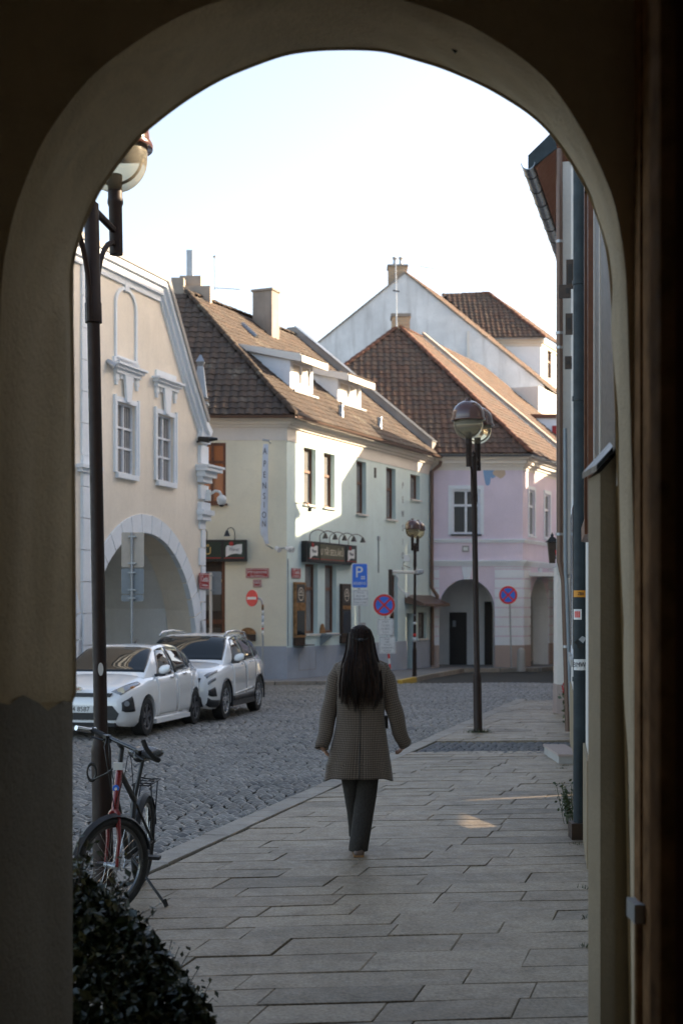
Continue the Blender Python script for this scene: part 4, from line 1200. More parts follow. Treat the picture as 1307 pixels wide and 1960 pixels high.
mb = MB(); mb.lathe(q + Vector((0.38, 0, -0.31)), [(0.01, 0.0), (0.05, 0.015), (0.07, 0.05)], 14); mb.build('lens_dome', M['black'], cc, True)
sp = thing('small_spotlight', FC.p(-5.25, 7.2, 0.1), 'tiny silver spotlight on the cream wall beside the upper window hood', 'spotlight')
mb = MB(); mb.tube([FC.p(-5.25, 7.28, 0.0), FC.p(-5.18, 7.14, 0.16)], [0.05, 0.09], 10); mb.build('lamp_head', M['galv'], sp, True, 40)

def plate(name, F, t0, t1, z0, z1, o, lines, label, cat='street sign', group=None, mat='red'):
    r = thing(name, F.p((t0 + t1) / 2, (z0 + z1) / 2, o), label, cat, group)
    mb = MB(); F.box(mb, t0, t1, z0, z1, o, o + 0.02); p_ = mb.build('plate', M[mat], r)
    mb = MB(); b = 0.012; e = 0.02
    F.box(mb, t0 + e, t1 - e, z1 - e - b, z1 - e, o + 0.018, o + 0.023); F.box(mb, t0 + e, t1 - e, z0 + e, z0 + e + b, o + 0.018, o + 0.023)
    F.box(mb, t0 + e, t0 + e + b, z0 + e + b, z1 - e - b, o + 0.018, o + 0.023); F.box(mb, t1 - e - b, t1 - e, z0 + e + b, z1 - e - b, o + 0.018, o + 0.023)
    mb.build('border', M['signwhite'], p_)
    for txt, size, zz, sx in lines:
        lettering(txt, size, F, (t0 + t1) / 2, z0 + (z1 - z0) * zz, o + 0.022, M['signwhite'], p_, sx=sx)
    return r
plate('street_sign', FC, -0.42, 0.18, 2.32, 2.72, 0.05, [('Česká', 0.20, 0.62, 0.85), ('Č. Budějovice', 0.07, 0.24, 0.9)], 'red street name plate at the corner quoins of the cream house', group='red street plates')

# ================================================================== PALE YELLOW-GREEN CORNER HOUSE
yh = thing('corner_house', (-1.63, 42, 0), 'pale yellow green corner guesthouse with brown tiled hipped roof and dormers', 'house')
FY = Fac(-1.63, 42, 0.414, 0.91)
FL = Fac(-9.0, 42, 1, 0)
LX = lambda x: x + 9.0
fl_t = lambda px: LX((px - CX) / FPX * 42)
zw = CAMZ
# street (right) face
upper = [(1.15, 2.03, 5.02, 6.76), (2.58, 3.43, 5.02, 6.74), (5.13, 5.93, 4.98, 6.73), (7.68, 8.54, 4.95, 6.74), (9.94, 10.88, 5.80, 6.70)]
lower = [(1.25, 2.15, 1.05, 3.2), (2.68, 3.55, 1.05, 3.2)]
ops = [dict(t0=a, t1=b, lo=c, hi=d, depth=0.22) for a, b, c, d in upper + lower]
ops += [dict(t0=8.0, t1=8.75, lo=0.2, hi=3.0, depth=0.22), dict(t0=9.58, t1=10.25, lo=-0.6, hi=1.65, depth=0.3), dict(t0=10.72, t1=11.55, lo=0.72, hi=1.68, depth=0.18)]
wall(FY, 0.0, 12.1, -0.6, 7.35, ops, M['mint'], 'street_wall', yh)
ROWU = (0.60,)
for i, (a, b, c, d) in enumerate(upper):
    window(FY, a, b, c, d, yh, 0.20, M['brownwood'], M['panecurtain'], 1, ROWU if i < 4 else (), 0.075, M['offwhite'])
for a, b, c, d in lower:
    window(FY, a, b, c, d, yh, 0.20, M['brownwood'], M['panecurtain'], 1, (0.66,), 0.085, M['offwhite'])
window(FY, 8.0, 8.75, 0.2, 3.0, yh, 0.2, M['brownwood'], M['pane'], 1, (0.5,), 0.09)
window(FY, 10.72, 11.55, 0.72, 1.68, yh, 0.16, M['darkwood'], M['panecurtain'], 1, (0.5,), 0.06, M['offwhite'])
mb = MB(); FY.box(mb, 9.58, 10.25, -0.5, 1.65, -0.3, -0.24); mb.build('door', M['blackwood'], yh)
# left (lane) face
xw0, xw1 = fl_t(380), fl_t(432.5)
ops = [dict(t0=xw0, t1=xw1, lo=4.95, hi=6.76, depth=0.10), dict(t0=fl_t(390), t1=fl_t(431), lo=-0.6, hi=3.24, depth=0.25)]
wall(FL, 0.0, LX(-1.63), -0.6, 7.35, ops, M['yellow'], 'lane_wall', yh)
window(FL, xw0, xw1, 4.95, 6.76, yh, 0.08, M['brownwood'], M['paneorange'], 2, (0.70,), 0.08, M['brownwood'])
dt0, dt1 = fl_t(390), fl_t(431)
mb = MB(); FL.box(mb, dt0, dt1, -0.5, 3.24, -0.25, -0.2); dr = mb.build('door', M['darkwood'], yh)
mb = MB(); FL.box(mb, dt1 - 0.10, dt1, -0.5, 3.24, -0.199, -0.08); mb.build('door_frame', M['brownwood'], dr)
mb = MB(); FL.box(mb, dt0 + 0.02, dt1 - 0.14, 0.45, 1.25, -0.199, -0.19); FL.box(mb, dt0 + 0.02, dt1 - 0.14, 1.75, 2.35, -0.199, -0.19); mb.build('pane', M['pane'], dr)
mb = MB(); FL.box(mb, dt0 + 0.02, dt1 - 0.12, 1.36, 1.5, -0.199, -0.17); mb.build('door_rail', M['brownwood'], dr)
pts = [(dt0 + 0.33 + 0.24 * math.cos(math.pi * k / 10), 2.55 + 0.2 * math.sin(math.pi * k / 10)) for k in range(11)]
band(FL, pts, 0.05, -0.199, -0.17).build('door_arch_ornament', M['gold'], dr)
# plinth
for (a, b, F) in ((0.0, 9.58, FY), (10.25, 12.1, FY), (LX(-9), dt0, FL), (dt1, LX(-1.63), FL)):
    mb = MB(); zt = 0.70 if F is FL else 0.66
    e = 0.025 if (F is FY or b >= LX(-1.63) - 0.01) else 0
    if F is FY: F.box(mb, a - (0.02 if a == 0 else 0), b, -0.6, zt, -0.05, 0.025)
    else: F.box(mb, a, b + 0.0, -0.6, zt, -0.05, 0.025)
    mb.build('plinth', M['plinthblue'], yh)
# access hatch outline in the plinth
h0, h1 = FY.tz(571, 1245), FY.tz(603, 1272)
band(FY, [(h0[0], 0.55), (h0[0], -0.05), (h1[0], -0.05), (h1[0], 0.55)], 0.02, 0.02, 0.03).build('plinth_hatch', M['greywall'], yh)
# frieze and cornice
for F, a, b in ((FY, 0.0, 12.1), (FL, 0, LX(-1.63))):
    for z0, z1, o in ((6.83, 7.22, 0.02), (7.22, 7.30, 0.08), (7.30, 7.40, 0.16), (7.40, 7.47, 0.24)):
        mb = MB(); F.box(mb, a, b + (o * 0.7 if F is FL else 0.0), z0, z1 - 0.002, -0.05, o); mb.build('cornice', M['offwhite'], yh)
# roof
ze = 7.52
uy2 = Vector((FY.u.x, FY.u.y, 0)); ny2 = Vector((FY.n.x, FY.n.y, 0))
E0 = Vector((-1.405, 41.65, ze)); E1 = E0 + uy2 * 12.2
AP = Vector((-5.205, 47.56, 12.44)); RE = AP + uy2 * 8.35
EL = Vector((-9.6, 41.65, ze)); AL = Vector((-9.6, 47.56, 12.44))
mb = MB(); mb.poly([E0, E1, RE, AP]); mb.poly([EL, E0, AP, AL])
back = MB()
BK = ny2 * -11.8
mb.poly([AP, RE, E1 + BK, E0 + BK]);
yroof = mb.build('roof', M['underroof'], yh)
tile_slope([EL, E0, AP, AL], yroof, M['darktile'])
tile_slope([E0, E1, RE, AP], yroof, M['darktile'])
ridge_tiles(E0 + Vector((0, 0, 0.05)), AP + Vector((0, 0, 0.05)), yroof, M['darktile'])
ridge_tiles(AP + Vector((0, 0, 0.02)), RE + Vector((0, 0, 0.02)), yroof, M['darktile'])
def gut(a, b, r, name, mat, parent, n=6):
    a, b = Vector(a), Vector(b); d = (b - a).normalized(); s = Vector((d.y, -d.x, 0))
    mb = MB(); rings = []
    for p in (a, b):
        rings.append([p + s * (r * math.cos(math.pi + math.pi * k / 8)) + Vector((0, 0, r * math.sin(math.pi + math.pi * k / 8))) for k in range(9)] + [p + s * ((r - 0.012) * math.cos(math.pi + math.pi * k / 8)) + Vector((0, 0, 0.004 + (r - 0.012) * math.sin(math.pi + math.pi * k / 8))) for k in range(8, -1, -1)])
    mb.loft(rings)
    g = mb.build(name, mat, parent, True, 50)
    L = (b - a).length; k = 0.5
    while k < L:
        mb = MB(); p = a + d * k
        mb.loft([[q + s * ((r + 0.006) * math.cos(math.pi + math.pi * j / 6)) + Vector((0, 0, (r + 0.006) * math.sin(math.pi + math.pi * j / 6))) for j in range(7)] for q in (p, p + d * 0.03)], False, False)
        mb.build('gutter_bracket', mat, g); k += 1.1
    return g
gut(E0 + ny2 * 0.07 + Vector((0, 0, -0.01)), E1 + ny2 * 0.07 + Vector((0, 0, -0.01)), 0.075, 'gutter', M['gutter'], yh)
gut(EL + Vector((0, -0.08, -0.01)), E0 + Vector((0.05, -0.08, -0.01)), 0.075, 'gutter', M['gutter'], yh)
# downpipe at the far end
mb = MB(); pA = FY.p(12.0, 7.35, 0.40); pB = FY.p(11.85, 6.95, 0.1)
mb.tube([pA, FY.p(12.0, 7.2, 0.36), pB, FY.p(11.85, 2.6, 0.1), FY.p(11.95, 2.3, 0.28), FY.p(11.95, 1.9, 0.28)], 0.07, 10); mb.build('downpipe', M['gutter'], yh, True, 60)
mb = MB(); mb.tube([FY.p(11.9, 1.9, 0.1), FY.p(11.9, -0.3, 0.1)], 0.07, 10); mb.build('downpipe', M['gutter'], yh, True, 60)
# lean-to canopy
mb = MB(); mb.prism([FY.p(9.4, 2.32, 0.0), FY.p(9.4, 2.0, 0.75), FY.p(9.4, 1.9, 0.75), FY.p(9.4, 2.02, 0.0)], FY.p(2.65, 0, 0) - FY.p(0, 0, 0)); mb.build('canopy', M['gutter'], yh)
# fire wall at the far end
def roofz(s): return ze + (s + 0.35) * (AP.z - ze) / 5.91
pw = MB()
prof = [(-0.15, roofz(-0.15) - 0.1), (-0.15, roofz(-0.15) + 0.38), (5.5, roofz(5.5) + 0.42), (5.9, roofz(5.5) + 0.42), (5.9, roofz(5.5) - 0.1)]
pw.prism([FY.p(11.75, z, -s) for s, z in prof], FY.p(0.42, 0, 0) - FY.p(0, 0, 0)); pw.build('fire_wall', M['greywall'], yh)
pw = MB(); pr2 = [(-0.18, roofz(-0.15) + 0.384), (5.55, roofz(5.5) + 0.43), (5.55, roofz(5.5) + 0.47), (-0.18, roofz(-0.15) + 0.42)]
pw.prism([FY.p(11.70, z, -s) for s, z in pr2], FY.p(0.52, 0, 0) - FY.p(0, 0, 0)); pw.build('fire_wall_coping', M['greygutter'], yh)
# roof hit for placing by ray
def hit(px, py, P0, nrm):
    o = Vector((0, 0, CAMZ)); r = Vector(((px - CX) / FPX, 1, (HY - py) / FPX))
    return o + r * ((P0 - o).dot(nrm) / r.dot(nrm))
nR = (E1 - E0).cross(AP - E0).normalized()
def ts(p): 
    q = Vector((p.x + 1.63, p.y - 42)); return q.dot(FY.u), -q.dot(FY.n)
for (pxa, pya, pxb, pyb, ptop, sh) in ((554, 746, 600, 762, 693, 0.0), (647, 772, 690, 785, 730, 0.0)):
    tA, sA = ts(hit(pxa, pya, E0, nR)); tB, sB = ts(hit(pxb, pyb, E0, nR))
    s0 = (sA + sB) / 2; t0, t1 = tA, max(tB, tA + 1.5)
    zb = roofz(s0) - 0.05
    pmid = FY.p((t0 + t1) / 2, 0, -s0); zt = CAMZ + (HY - ptop) / FPX * pmid.y + 0.05
    sl = 0.22
    s1 = s0 + (zt - roofz(s0)) / (0.836 - sl)
    dm = MB()
    # cheeks and front with opening
    for t, o_ in ((t0, 0.0), (t1 - 0.16, 0.0)):
        dm.prism([FY.p(t, zb, -s0), FY.p(t, zt, -s0), FY.p(t, zt + sl * (s1 - s0), -s1), FY.p(t, roofz(s1) - 0.1, -s1)], FY.p(0.16, 0, 0) - FY.p(0, 0, 0))
    FY.box(dm, t0 + 0.16, t1 - 0.16, zb, zb + 0.28, -s0 - 0.12, -s0); FY.box(dm, t0 + 0.16, t1 - 0.16, zt - 0.12, zt, -s0 - 0.12, -s0)
    dmo = dm.build('dormer', M['white'], yh)
    window(FY, t0 + 0.16, t1 - 0.16, zb + 0.28, zt - 0.12, dmo, 0.05, M['whitewood'], M['glarepane'], 2, (), 0.07, None, o=-s0)
    rf = MB(); ov = 0.45
    a0, a1 = t0 - 0.12, t1 + 0.12
    def dq(t, s, z): return FY.p(t, z, -s)
    rf.box8([dq(a0, s0 - ov, zt - sl * ov + 0.01), dq(a1, s0 - ov, zt - sl * ov + 0.01), dq(a1, s1 + 0.3, zt + sl * (s1 + 0.3 - s0) + 0.01), dq(a0, s1 + 0.3, zt + sl * (s1 + 0.3 - s0) + 0.01),
             dq(a0, s0 - ov, zt - sl * ov + 0.10), dq(a1, s0 - ov, zt - sl * ov + 0.10), dq(a1, s1 + 0.3, zt + sl * (s1 + 0.3 - s0) + 0.10), dq(a0, s1 + 0.3, zt + sl * (s1 + 0.3 - s0) + 0.10)])
    dro = rf.build('dormer_roof', M['underroof'], dmo)
    fz = MB(); FY.box(fz, a0 - 0.02, a1 + 0.02, zt - sl * ov - 0.12, zt - sl * ov + 0.09, -(s0 - ov), -(s0 - ov) + 0.04)
    for t in (a0 - 0.05, a1 + 0.01):
        fz.box8([dq(t, s0 - ov, zt - sl * ov - 0.12), dq(t + 0.04, s0 - ov, zt - sl * ov - 0.12), dq(t + 0.04, s1 + 0.3, zt + sl * (s1 + 0.3 - s0) - 0.04), dq(t, s1 + 0.3, zt + sl * (s1 + 0.3 - s0) - 0.04),
                 dq(t, s0 - ov, zt - sl * ov + 0.13), dq(t + 0.04, s0 - ov, zt - sl * ov + 0.13), dq(t + 0.04, s1 + 0.3, zt + sl * (s1 + 0.3 - s0) + 0.13), dq(t, s1 + 0.3, zt + sl * (s1 + 0.3 - s0) + 0.13)])
    fz.build('dormer_fascia', M['offwhite'], dmo)
    tv = MB(); vs_, fs_ = tile_mesh_data(0.24, 0.33)
    n_ = int((a1 - a0) / 0.24)
    up = (dq(0, s1, zt + sl * (s1 - s0)) - dq(0, s0, zt)).normalized(); exx = uy2; nn_ = exx.cross(up).normalized()
    if nn_.z < 0: nn_ = -nn_
    for j in range(5):
        for i_ in range(n_):
            base_ = dq(a0 + (i_ + 0.5) * (a1 - a0) / n_, s0 - ov, zt - sl * ov + 0.12) + up * (j * 0.33)
            tv.add([base_ + exx * v[0] + up * v[1] + nn_ * v[2] for v in vs_], fs_)
    tv.build('dormer_tiles', M['darktile'], dmo, True, 50)['kind'] = 'stuff'
    sl_ = MB(); FY.box(sl_, t0 - 0.05, t1 + 0.05, zb - 0.0, zb + 0.06, -s0, -s0 + 0.2); sl_.build('dormer_flashing', M['greygutter'], dmo)
# vent pipes on the roof
for px, py in ((652, 800), (726, 822)):
    c = hit(px, py, E0, nR); mb = MB(); mb.lathe(c + Vector((0, 0, -0.1)), [(0.16, 0.0), (0.09, 0.14), (0.08, 0.45), (0.1, 0.46), (0.09, 0.52)], 12); mb.build('vent_pipe', M['greygutter'], yh, True, 40)
c = hit(517, 624, E0, nR)
mb = MB()
c = hit(460, 632, E0, nR); c2 = hit(486, 650, E0, nR)
mb.tube([hit(461, 625, E0, nR) + nR * 0.1, hit(488, 650, E0, nR) + nR * 0.1], 0.09, 8); mb.build('roof_flashing', M['greygutter'], yh)
# chimneys
def chimney(name, F, t0, t1, s0, s1, zb, zt, mat, parent, cap=None):
    mb = MB(); F.box(mb, t0, t1, zb, zt, -s1, -s0); o = mb.build(name, mat, parent)
    if cap:
        mb = MB(); F.box(mb, t0 - 0.05, t1 + 0.05, zt + 0.002, zt + 0.08, -s1 - 0.05, -s0 + 0.05); mb.build('chimney_cap', cap, o)
    return o
tc, sc_ = ts(hit(522, 650, E0, nR))
dch = FY.p(tc, 0, -sc_).y
wch = 37 / FPX * dch
chimney('chimney', FY, tc - 0.1, tc + 0.5, sc_ - 0.02, sc_ + wch / 0.91, roofz(sc_) - 0.6, CAMZ + (HY - 556) / FPX * dch, M['chim'], yh, M['chim'])
# big stack behind the apex (front-facing, left of the hip)
FS = Fac(-9.0, 48.2, 1, 0)
q = lambda px, d=48.2: (px - CX) / FPX * d + 9.0
zc = lambda py, d=48.2: CAMZ + (HY - py) / FPX * d
mb = MB(); FS.box(mb, q(328), q(352), 11.5, zc(531), -0.6, 0.0)
FS.box(mb, q(353), q(402), 11.5, zc(545), -1.6, -0.15); so = mb.build('chimney', M['chimlight'], yh)
mb = MB(); FS.box(mb, q(340), q(381), zc(546), zc(519), -1.4, -0.64); mb.build('chimney_block', M['chim'], so)
mb = MB(); FS.box(mb, q(352), q(364), zc(522), zc(466), -1.1, -0.85); mb.build('flue', M['galv'], so)
# aerials
def aerial(name, base_, top, cross, label, par_d):
    r = thing(name, base_, label, 'aerial')
    mb = MB(); mb.tube([base_, top], 0.018, 6); mb.build('mast', M['galv'], r)
    mb = MB(); mb.tube(cross, 0.014, 6)
    a, b = Vector(cross[0]), Vector(cross[-1]); 
    for i in range(1, 8):
        p = a.lerp(b, i / 8); mb.tube([p - Vector((0, 0.18, 0.0)), p + Vector((0, 0.18, 0.0))], 0.006, 4)
    mb.build('boom', M['galv'], r)
    return r
aerial('tv_aerial', W(411, 556, 48), W(411, 492, 48), [W(411, 551, 48), W(460, 554, 48)], 'thin TV aerial with long boom beside the left rooftop chimneys', 48)
mb = MB(); mb.lathe(W(411, 494, 48), [(0.0, 0.0), (0.05, 0.02), (0.06, 0.06), (0.0, 0.1)], 8)
bpy.data.objects['tv_aerial']; mb.build('finial', M['galv'], bpy.data.objects['tv_aerial'])

# ---------------- fixtures on the corner house
def logo(F, tc_, zc_, s, o, parent):
    """white ribbon label with a red seal"""
    mb = MB()
    pts_ = [(-0.5, 0.16), (-0.42, 0.30), (-0.1, 0.26), (0.2, 0.36), (0.5, 0.38), (0.5, -0.12), (0.44, -0.24), (0.1, -0.2), (-0.2, -0.26), (-0.5, -0.42)]
    mb.prism([F.p(tc_ + a * s, zc_ + b * s, o) for a, b in pts_], F.p(0, 0, 0.006) - F.p(0, 0, 0)); l = mb.build('label_emblem', M['signwhite'], parent)
    mb = MB(); mb.prism([F.p(tc_ + s * (-0.16 + 0.14 * math.cos(a)), zc_ + s * (0.40 + 0.14 * math.sin(a)), o) for a in [2 * math.pi * k / 14 for k in range(14)]], F.p(0, 0, 0.011) - F.p(0, 0, 0)); mb.build('seal_emblem', M['red'], parent)
    lettering('Pilsner', s * 0.30, F, tc_ + s * 0.02, zc_ + s * 0.05, o + 0.010, M['ink'], parent, sx=0.78)
# long pub sign on the street face
sg = thing('pub_sign', FY.p(2.9, 3.6, 0.2), 'long dark green pub sign with cream lettering above the twin ground floor windows', 'sign')
s0, s1, sz0, sz1 = 0.95, 4.70, 3.24, 3.88
mb = MB(); FY.box(mb, s0, s1, sz0, sz1, 0.03, 0.20)
mb.build('sign_box', M['signblack'], sg)
for a, b, mt in ((s0 + 0.10, s0 + 0.85, 'signgreen'), (s0 + 0.95, s1 - 1.05, 'signolive'), (s1 - 0.85, s1 - 0.10, 'signgreen')):
    mb = MB(); FY.box(mb, a, b, sz0 + 0.07, sz1 - 0.06, 0.19, 0.215); pn = mb.build('sign_panel', M[mt], sg)
    mb = MB(); FY.box(mb, a, b, sz0 + 0.10, sz0 + 0.125, 0.21, 0.218); mb.build('red_stripe', M['red'], pn)
    if mt == 'signgreen': logo(FY, (a + b) / 2, (sz0 + sz1) / 2, 0.52, 0.216, pn)
    else: lettering('U TŘÍ SEDLÁKŮ', 0.27, FY, (a + b) / 2, 3.57, 0.217, M['cream_letter'], pn, sx=0.92)
# gooseneck lamps
def goose(F, t, z, o, dirt, label, group):
    r = thing('gooseneck_lamp', F.p(t, z, o), label, 'lamp', group)
    pts_ = [F.p(t, z, o), F.p(t, z + 0.22, o)] + [F.p(t + dirt * 0.5 * (1 - math.cos(math.pi * k / 8)) * 0.62, z + 0.22 + 0.16 * math.sin(math.pi * k / 8), o + 0.28 * (k / 8)) for k in range(1, 8)]
    mb = MB(); mb.tube(pts_, 0.013, 6); mb.build('neck', M['black'], r, True)
    e = Vector(pts_[-1]); mb = MB(); mb.lathe(e + Vector((0, 0, -0.16)), [(0.10, 0.0), (0.085, 0.03), (0.05, 0.12), (0.03, 0.17), (0.0, 0.18)], 12); mb.build('lamp_shade', M['black'], r, True, 50)
for i in range(5):
    goose(FY, s0 + 0.30 + i * 0.72, sz1 - 0.02, 0.16, 1.0, ['first', 'second', 'third', 'fourth', 'fifth'][i] + ' black gooseneck lamp from the house corner over the long pub sign', 'gooseneck lamps over the pub signs')
# pub sign on the lane face
sg2 = thing('pub_sign', (0, 0, 0), 'dark green pub sign with white label emblem over the lane door', 'sign')
sg2.location = FL.p(fl_t(430), 3.55, 0.2)
a0, a1 = fl_t(385), fl_t(473.5)
mb = MB(); FL.box(mb, a0, a1, 3.22, 3.86, 0.02, 0.2); mb.build('sign_box', M['signblack'], sg2)
for a, b in ((a0 + 0.05, fl_t(424)), (fl_t(430), a1 - 0.08)):
    mb = MB(); FL.box(mb, a, b, 3.28, 3.80, 0.19, 0.215); pn = mb.build('sign_panel', M['signgreen'], sg2)
    mb = MB(); FL.box(mb, a, b, 3.31, 3.335, 0.21, 0.218); mb.build('red_stripe', M['red'], pn)
logo(FL, fl_t(449), 3.55, 0.48, 0.216, pn)
lettering('Ů', 0.30, FL, fl_t(399.5), 3.52, 0.217, M['gold'], pn)
goose(FL, fl_t(397), 3.84, 0.1, -0.35, 'black gooseneck lamp over the lane pub sign next to the cream corner', 'gooseneck lamps over the pub signs')
goose(FL, fl_t(450), 3.84, 0.1, -0.35, 'black gooseneck lamp over the white emblem of the lane pub sign', 'gooseneck lamps over the pub signs')
# street plates
plate('street_sign', FL, fl_t(471), fl_t(514.5), 2.74, 3.02, 0.01, [('Hroznová', 0.15, 0.62, 0.95), ('České Budějovice 1', 0.055, 0.25, 0.95)], 'wide red street name plate reading Hroznova on the lane wall', group='red street plates')
plate('house_number_sign', FL, fl_t(485), fl_t(500), 2.47, 2.68, 0.01, [('488', 0.11, 0.56, 0.85)], 'small red house number plate under the wide street name plate', 'number plate', group='red street plates')
plate('street_sign', FY, 0.30, 0.90, 2.74, 3.03, 0.01, [('Česká', 0.17, 0.62, 0.95), ('České Budějovice', 0.055, 0.25, 0.9)], 'small red street plate above the menu case nearest the house corner', group='red street plates')
# menu cases
for i, (a, b, lab) in enumerate(((0.42, 1.10, 'tall brown menu case left of the twin ground floor windows'), (3.78, 4.48, 'tall brown menu case right of the twin ground floor windows'))):
    r = thing('menu_case', FY.p((a + b) / 2, 1.7, 0.1), lab, 'menu case', 'menu cases')
    mb = MB(); FY.box(mb, a, b, 0.95, 2.62, 0.003, 0.10); mb.build('case_frame', M['framebrown'] if i == 0 else M['darkwood'], r)
    mb = MB(); FY.box(mb, a + 0.06, b - 0.06, 2.0, 2.56, 0.095, 0.104); hd = mb.build('header_panel', M['blackboard'], r)
    mb = MB(); FY.box(mb, a + 0.06, b - 0.06, 1.80, 1.92, 0.095, 0.106); mb.build('title_bar', M['framebrown'], r)
    mb = MB(); FY.box(mb, a + 0.07, b - 0.07, 1.02, 1.76, 0.095, 0.104); mb.build('pane', M['pane'], r)
    c_ = ((a + b) / 2, 2.26)
    pts_ = [(c_[0] + 0.17 * math.cos(2 * math.pi * k / 24), c_[1] + 0.19 * math.sin(2 * math.pi * k / 24)) for k in range(25)]
    bb = band(FY, pts_, 0.03, 0.10, 0.108); FY.box(bb, c_[0] - 0.15, c_[0] + 0.15, c_[1] - 0.045, c_[1] - 0.015, 0.1, 0.108); FY.box(bb, c_[0] - 0.15, c_[0] + 0.15, c_[1] + 0.03, c_[1] + 0.045, 0.1, 0.108)
    bb.prism([FY.p(c_[0] - 0.08, c_[1] + 0.06, 0.1), FY.p(c_[0] + 0.08, c_[1] + 0.06, 0.1), FY.p(c_[0], c_[1] + 0.14, 0.1)], FY.p(0, 0, 0.008) - FY.p(0, 0, 0))
    bb.build('round_emblem', M['cream_letter'], hd)
    mb = MB(); FY.box(mb, a, b, 0.72, 0.945, 0.003, 0.08); FY.box(mb, a, b + 0.1, 0.70, 0.73, 0.003, 0.35); mb.build('shelf', M['darkwood'], r)
# folding shelf with round board between the windows
r = thing('wall_shelf', FY.p(2.6, 1.0, 0.2), 'small round backed grey wall shelf under the twin ground floor windows', 'shelf')
mb = MB(); mb.prism([FY.p(2.42 + 0.17 * math.cos(a), 1.05 + 0.30 * max(0, math.sin(a)), 0.02) for a in [math.pi * k / 10 for k in range(11)]], FY.p(0, 0, 0.03) - FY.p(0, 0, 0)); mb.build('back_board', M['framebrown'], r)
mb = MB(); FY.box(mb, 2.25, 3.0, 0.98, 1.02, 0.02, 0.42); mb.prism([FY.p(2.3, 0.97, 0.02), FY.p(2.3, 0.66, 0.02), FY.p(2.3, 0.97, 0.4)], FY.p(0.05, 0, 0) - FY.p(0, 0, 0)); mb.build('shelf_board', M['signback'], r)
r = thing('wall_shelf', FL.p(fl_t(475), 0.9, 0.2), 'dark round backed wall shelf on the lane wall behind the white car', 'shelf')
mb = MB(); mb.prism([FL.p(fl_t(475) + 0.24 * math.cos(a), 1.06 + 0.2 * math.sin(a), 0.02) for a in [math.pi * k / 10 for k in range(11)]], FL.p(0, 0, 0.03) - FL.p(0, 0, 0)); mb.build('back_board', M['framebrown'], r)
mb = MB(); FL.box(mb, fl_t(462), fl_t(490), 0.86, 1.05, 0.02, 0.2); mb.build('shelf_board', M['darkwood'], r)
# conduit, vent and small boxes on the street wall
r_ = [('conduit', 6.95, 6.98, 3.05, 4.15, 0.03, 'signback'), ('junction_box', 6.90, 7.03, 4.15, 4.30, 0.05, 'galv'), ('wall_vent', 6.62, 6.76, 6.28, 6.62, 0.02, 'black'), ('meter_box', 5.35, 5.75, 0.85, 1.35, 0.06, 'galv'), ('cable', 0.06, 0.085, 0.7, 3.3, 0.02, 'signback'), ('wall_box', 7.25, 7.45, 1.0, 1.25, 0.08, 'signback')]
for nm_, a_1, b_1, c_1, d_1, o_1, m_1 in r_:
    mb = MB(); FY.box(mb, a_1, b_1, c_1, d_1, 0.0, o_1); mb.build(nm_, M[m_1], yh)
# hanging banner
bn = thing('banner', W(506, 945, 41.4), 'narrow pale blue vertical banner reading pension hung from a bracket at the corner', 'banner')
mb = MB()
prof = [(850, 503.5, 513.5), (870, 502.5, 513.5), (900, 501.5, 513.5), (950, 500, 513), (990, 498.5, 512.5), (1010, 497.5, 512.5), (1022, 498.5, 513), (1032, 504, 513.5), (1041, 508, 515)]
rings = []
for i, (py, l, r_) in enumerate(prof):
    wv = 0.03 * math.sin(i * 1.3)
    a, b = W(l, py, 41.5 + wv), W(r_, py, 41.42 - wv); m_ = a.lerp(b, 0.5) + Vector((0, -0.03, 0))
    rings.append([a, m_, b, b + Vector((0, 0.008, 0)), m_ + Vector((0, 0.008, 0)), a + Vector((0, 0.008, 0))])
mb.loft(rings); mb.build('cloth', M['banner'], bn, True, 60)
for ch_, py in (('A', 864), ('P', 888), ('E', 909), ('N', 930), ('S', 950), ('I', 967), ('O', 986), ('N', 1003)):
    pp_ = W(507 - (py - 864) * 0.012, py, 41.36); lettering(ch_, 0.26, origin=pp_, ex=(1, -0.1, 0), ey=(0, 0, 1), mat=M['blackink'], parent=bn, sx=0.62)
mb = MB(); mb.tube([W(503, 842, 41.5), W(517, 844, 41.45)], 0.03, 8); mb.tube([W(509, 1042, 41.5), W(522, 1050, 42.0)], 0.02, 6); mb.tube([W(516, 844, 41.45), W(517, 848, 42.0)], 0.02, 6); mb.build('bracket', M['galv'], bn)
# pension lettering painted on the street wall
pl_ = None
for ch_, py in zip('PENSION', (930, 957, 984, 1011, 1038, 1064, 1091)):
    t_, z_ = FY.tz(770.5, py); lettering(ch_, 0.33, FY, t_, z_, 0.004, M['ink'], yh, 'wall_lettering', sx=0.75)
# corner floodlights pair and small wall lamp
r = thing('corner_floodlights', FL.p(LX(-1.7), 3.4, 0.1), 'pair of small white floodlights on the corner edge of the yellow house', 'floodlight')
for px in (532, 552, 558):
    c = W(px, 1051, 41.75); mb = MB(); mb.tube([c + Vector((-0.06, 0, 0.03)), c + Vector((0.05, -0.1, -0.03))], [0.06, 0.085], 8); mb.build('lamp_head', M['signwhite'], r, True, 40)
mb = MB(); mb.tube([W(530, 1050, 41.85), W(556, 1048, 41.85)], 0.02, 6); mb.build('bracket', M['galv'], r)
r = thing('wall_bracket_lamp', FY.p(0.9, 4.95, 0.1), 'tiny bracket lamp on the street wall below the first upper window', 'lamp')
mb = MB(); mb.tube([FY.p(0.6, 5.0, 0), FY.p(0.8, 5.02, 0.25), FY.p(0.95, 4.9, 0.3)], 0.02, 6); mb.lathe(FY.p(0.95, 4.76, 0.3), [(0.07, 0), (0.06, 0.1), (0.0, 0.16)], 8); mb.build('lamp_head', M['black'], r)

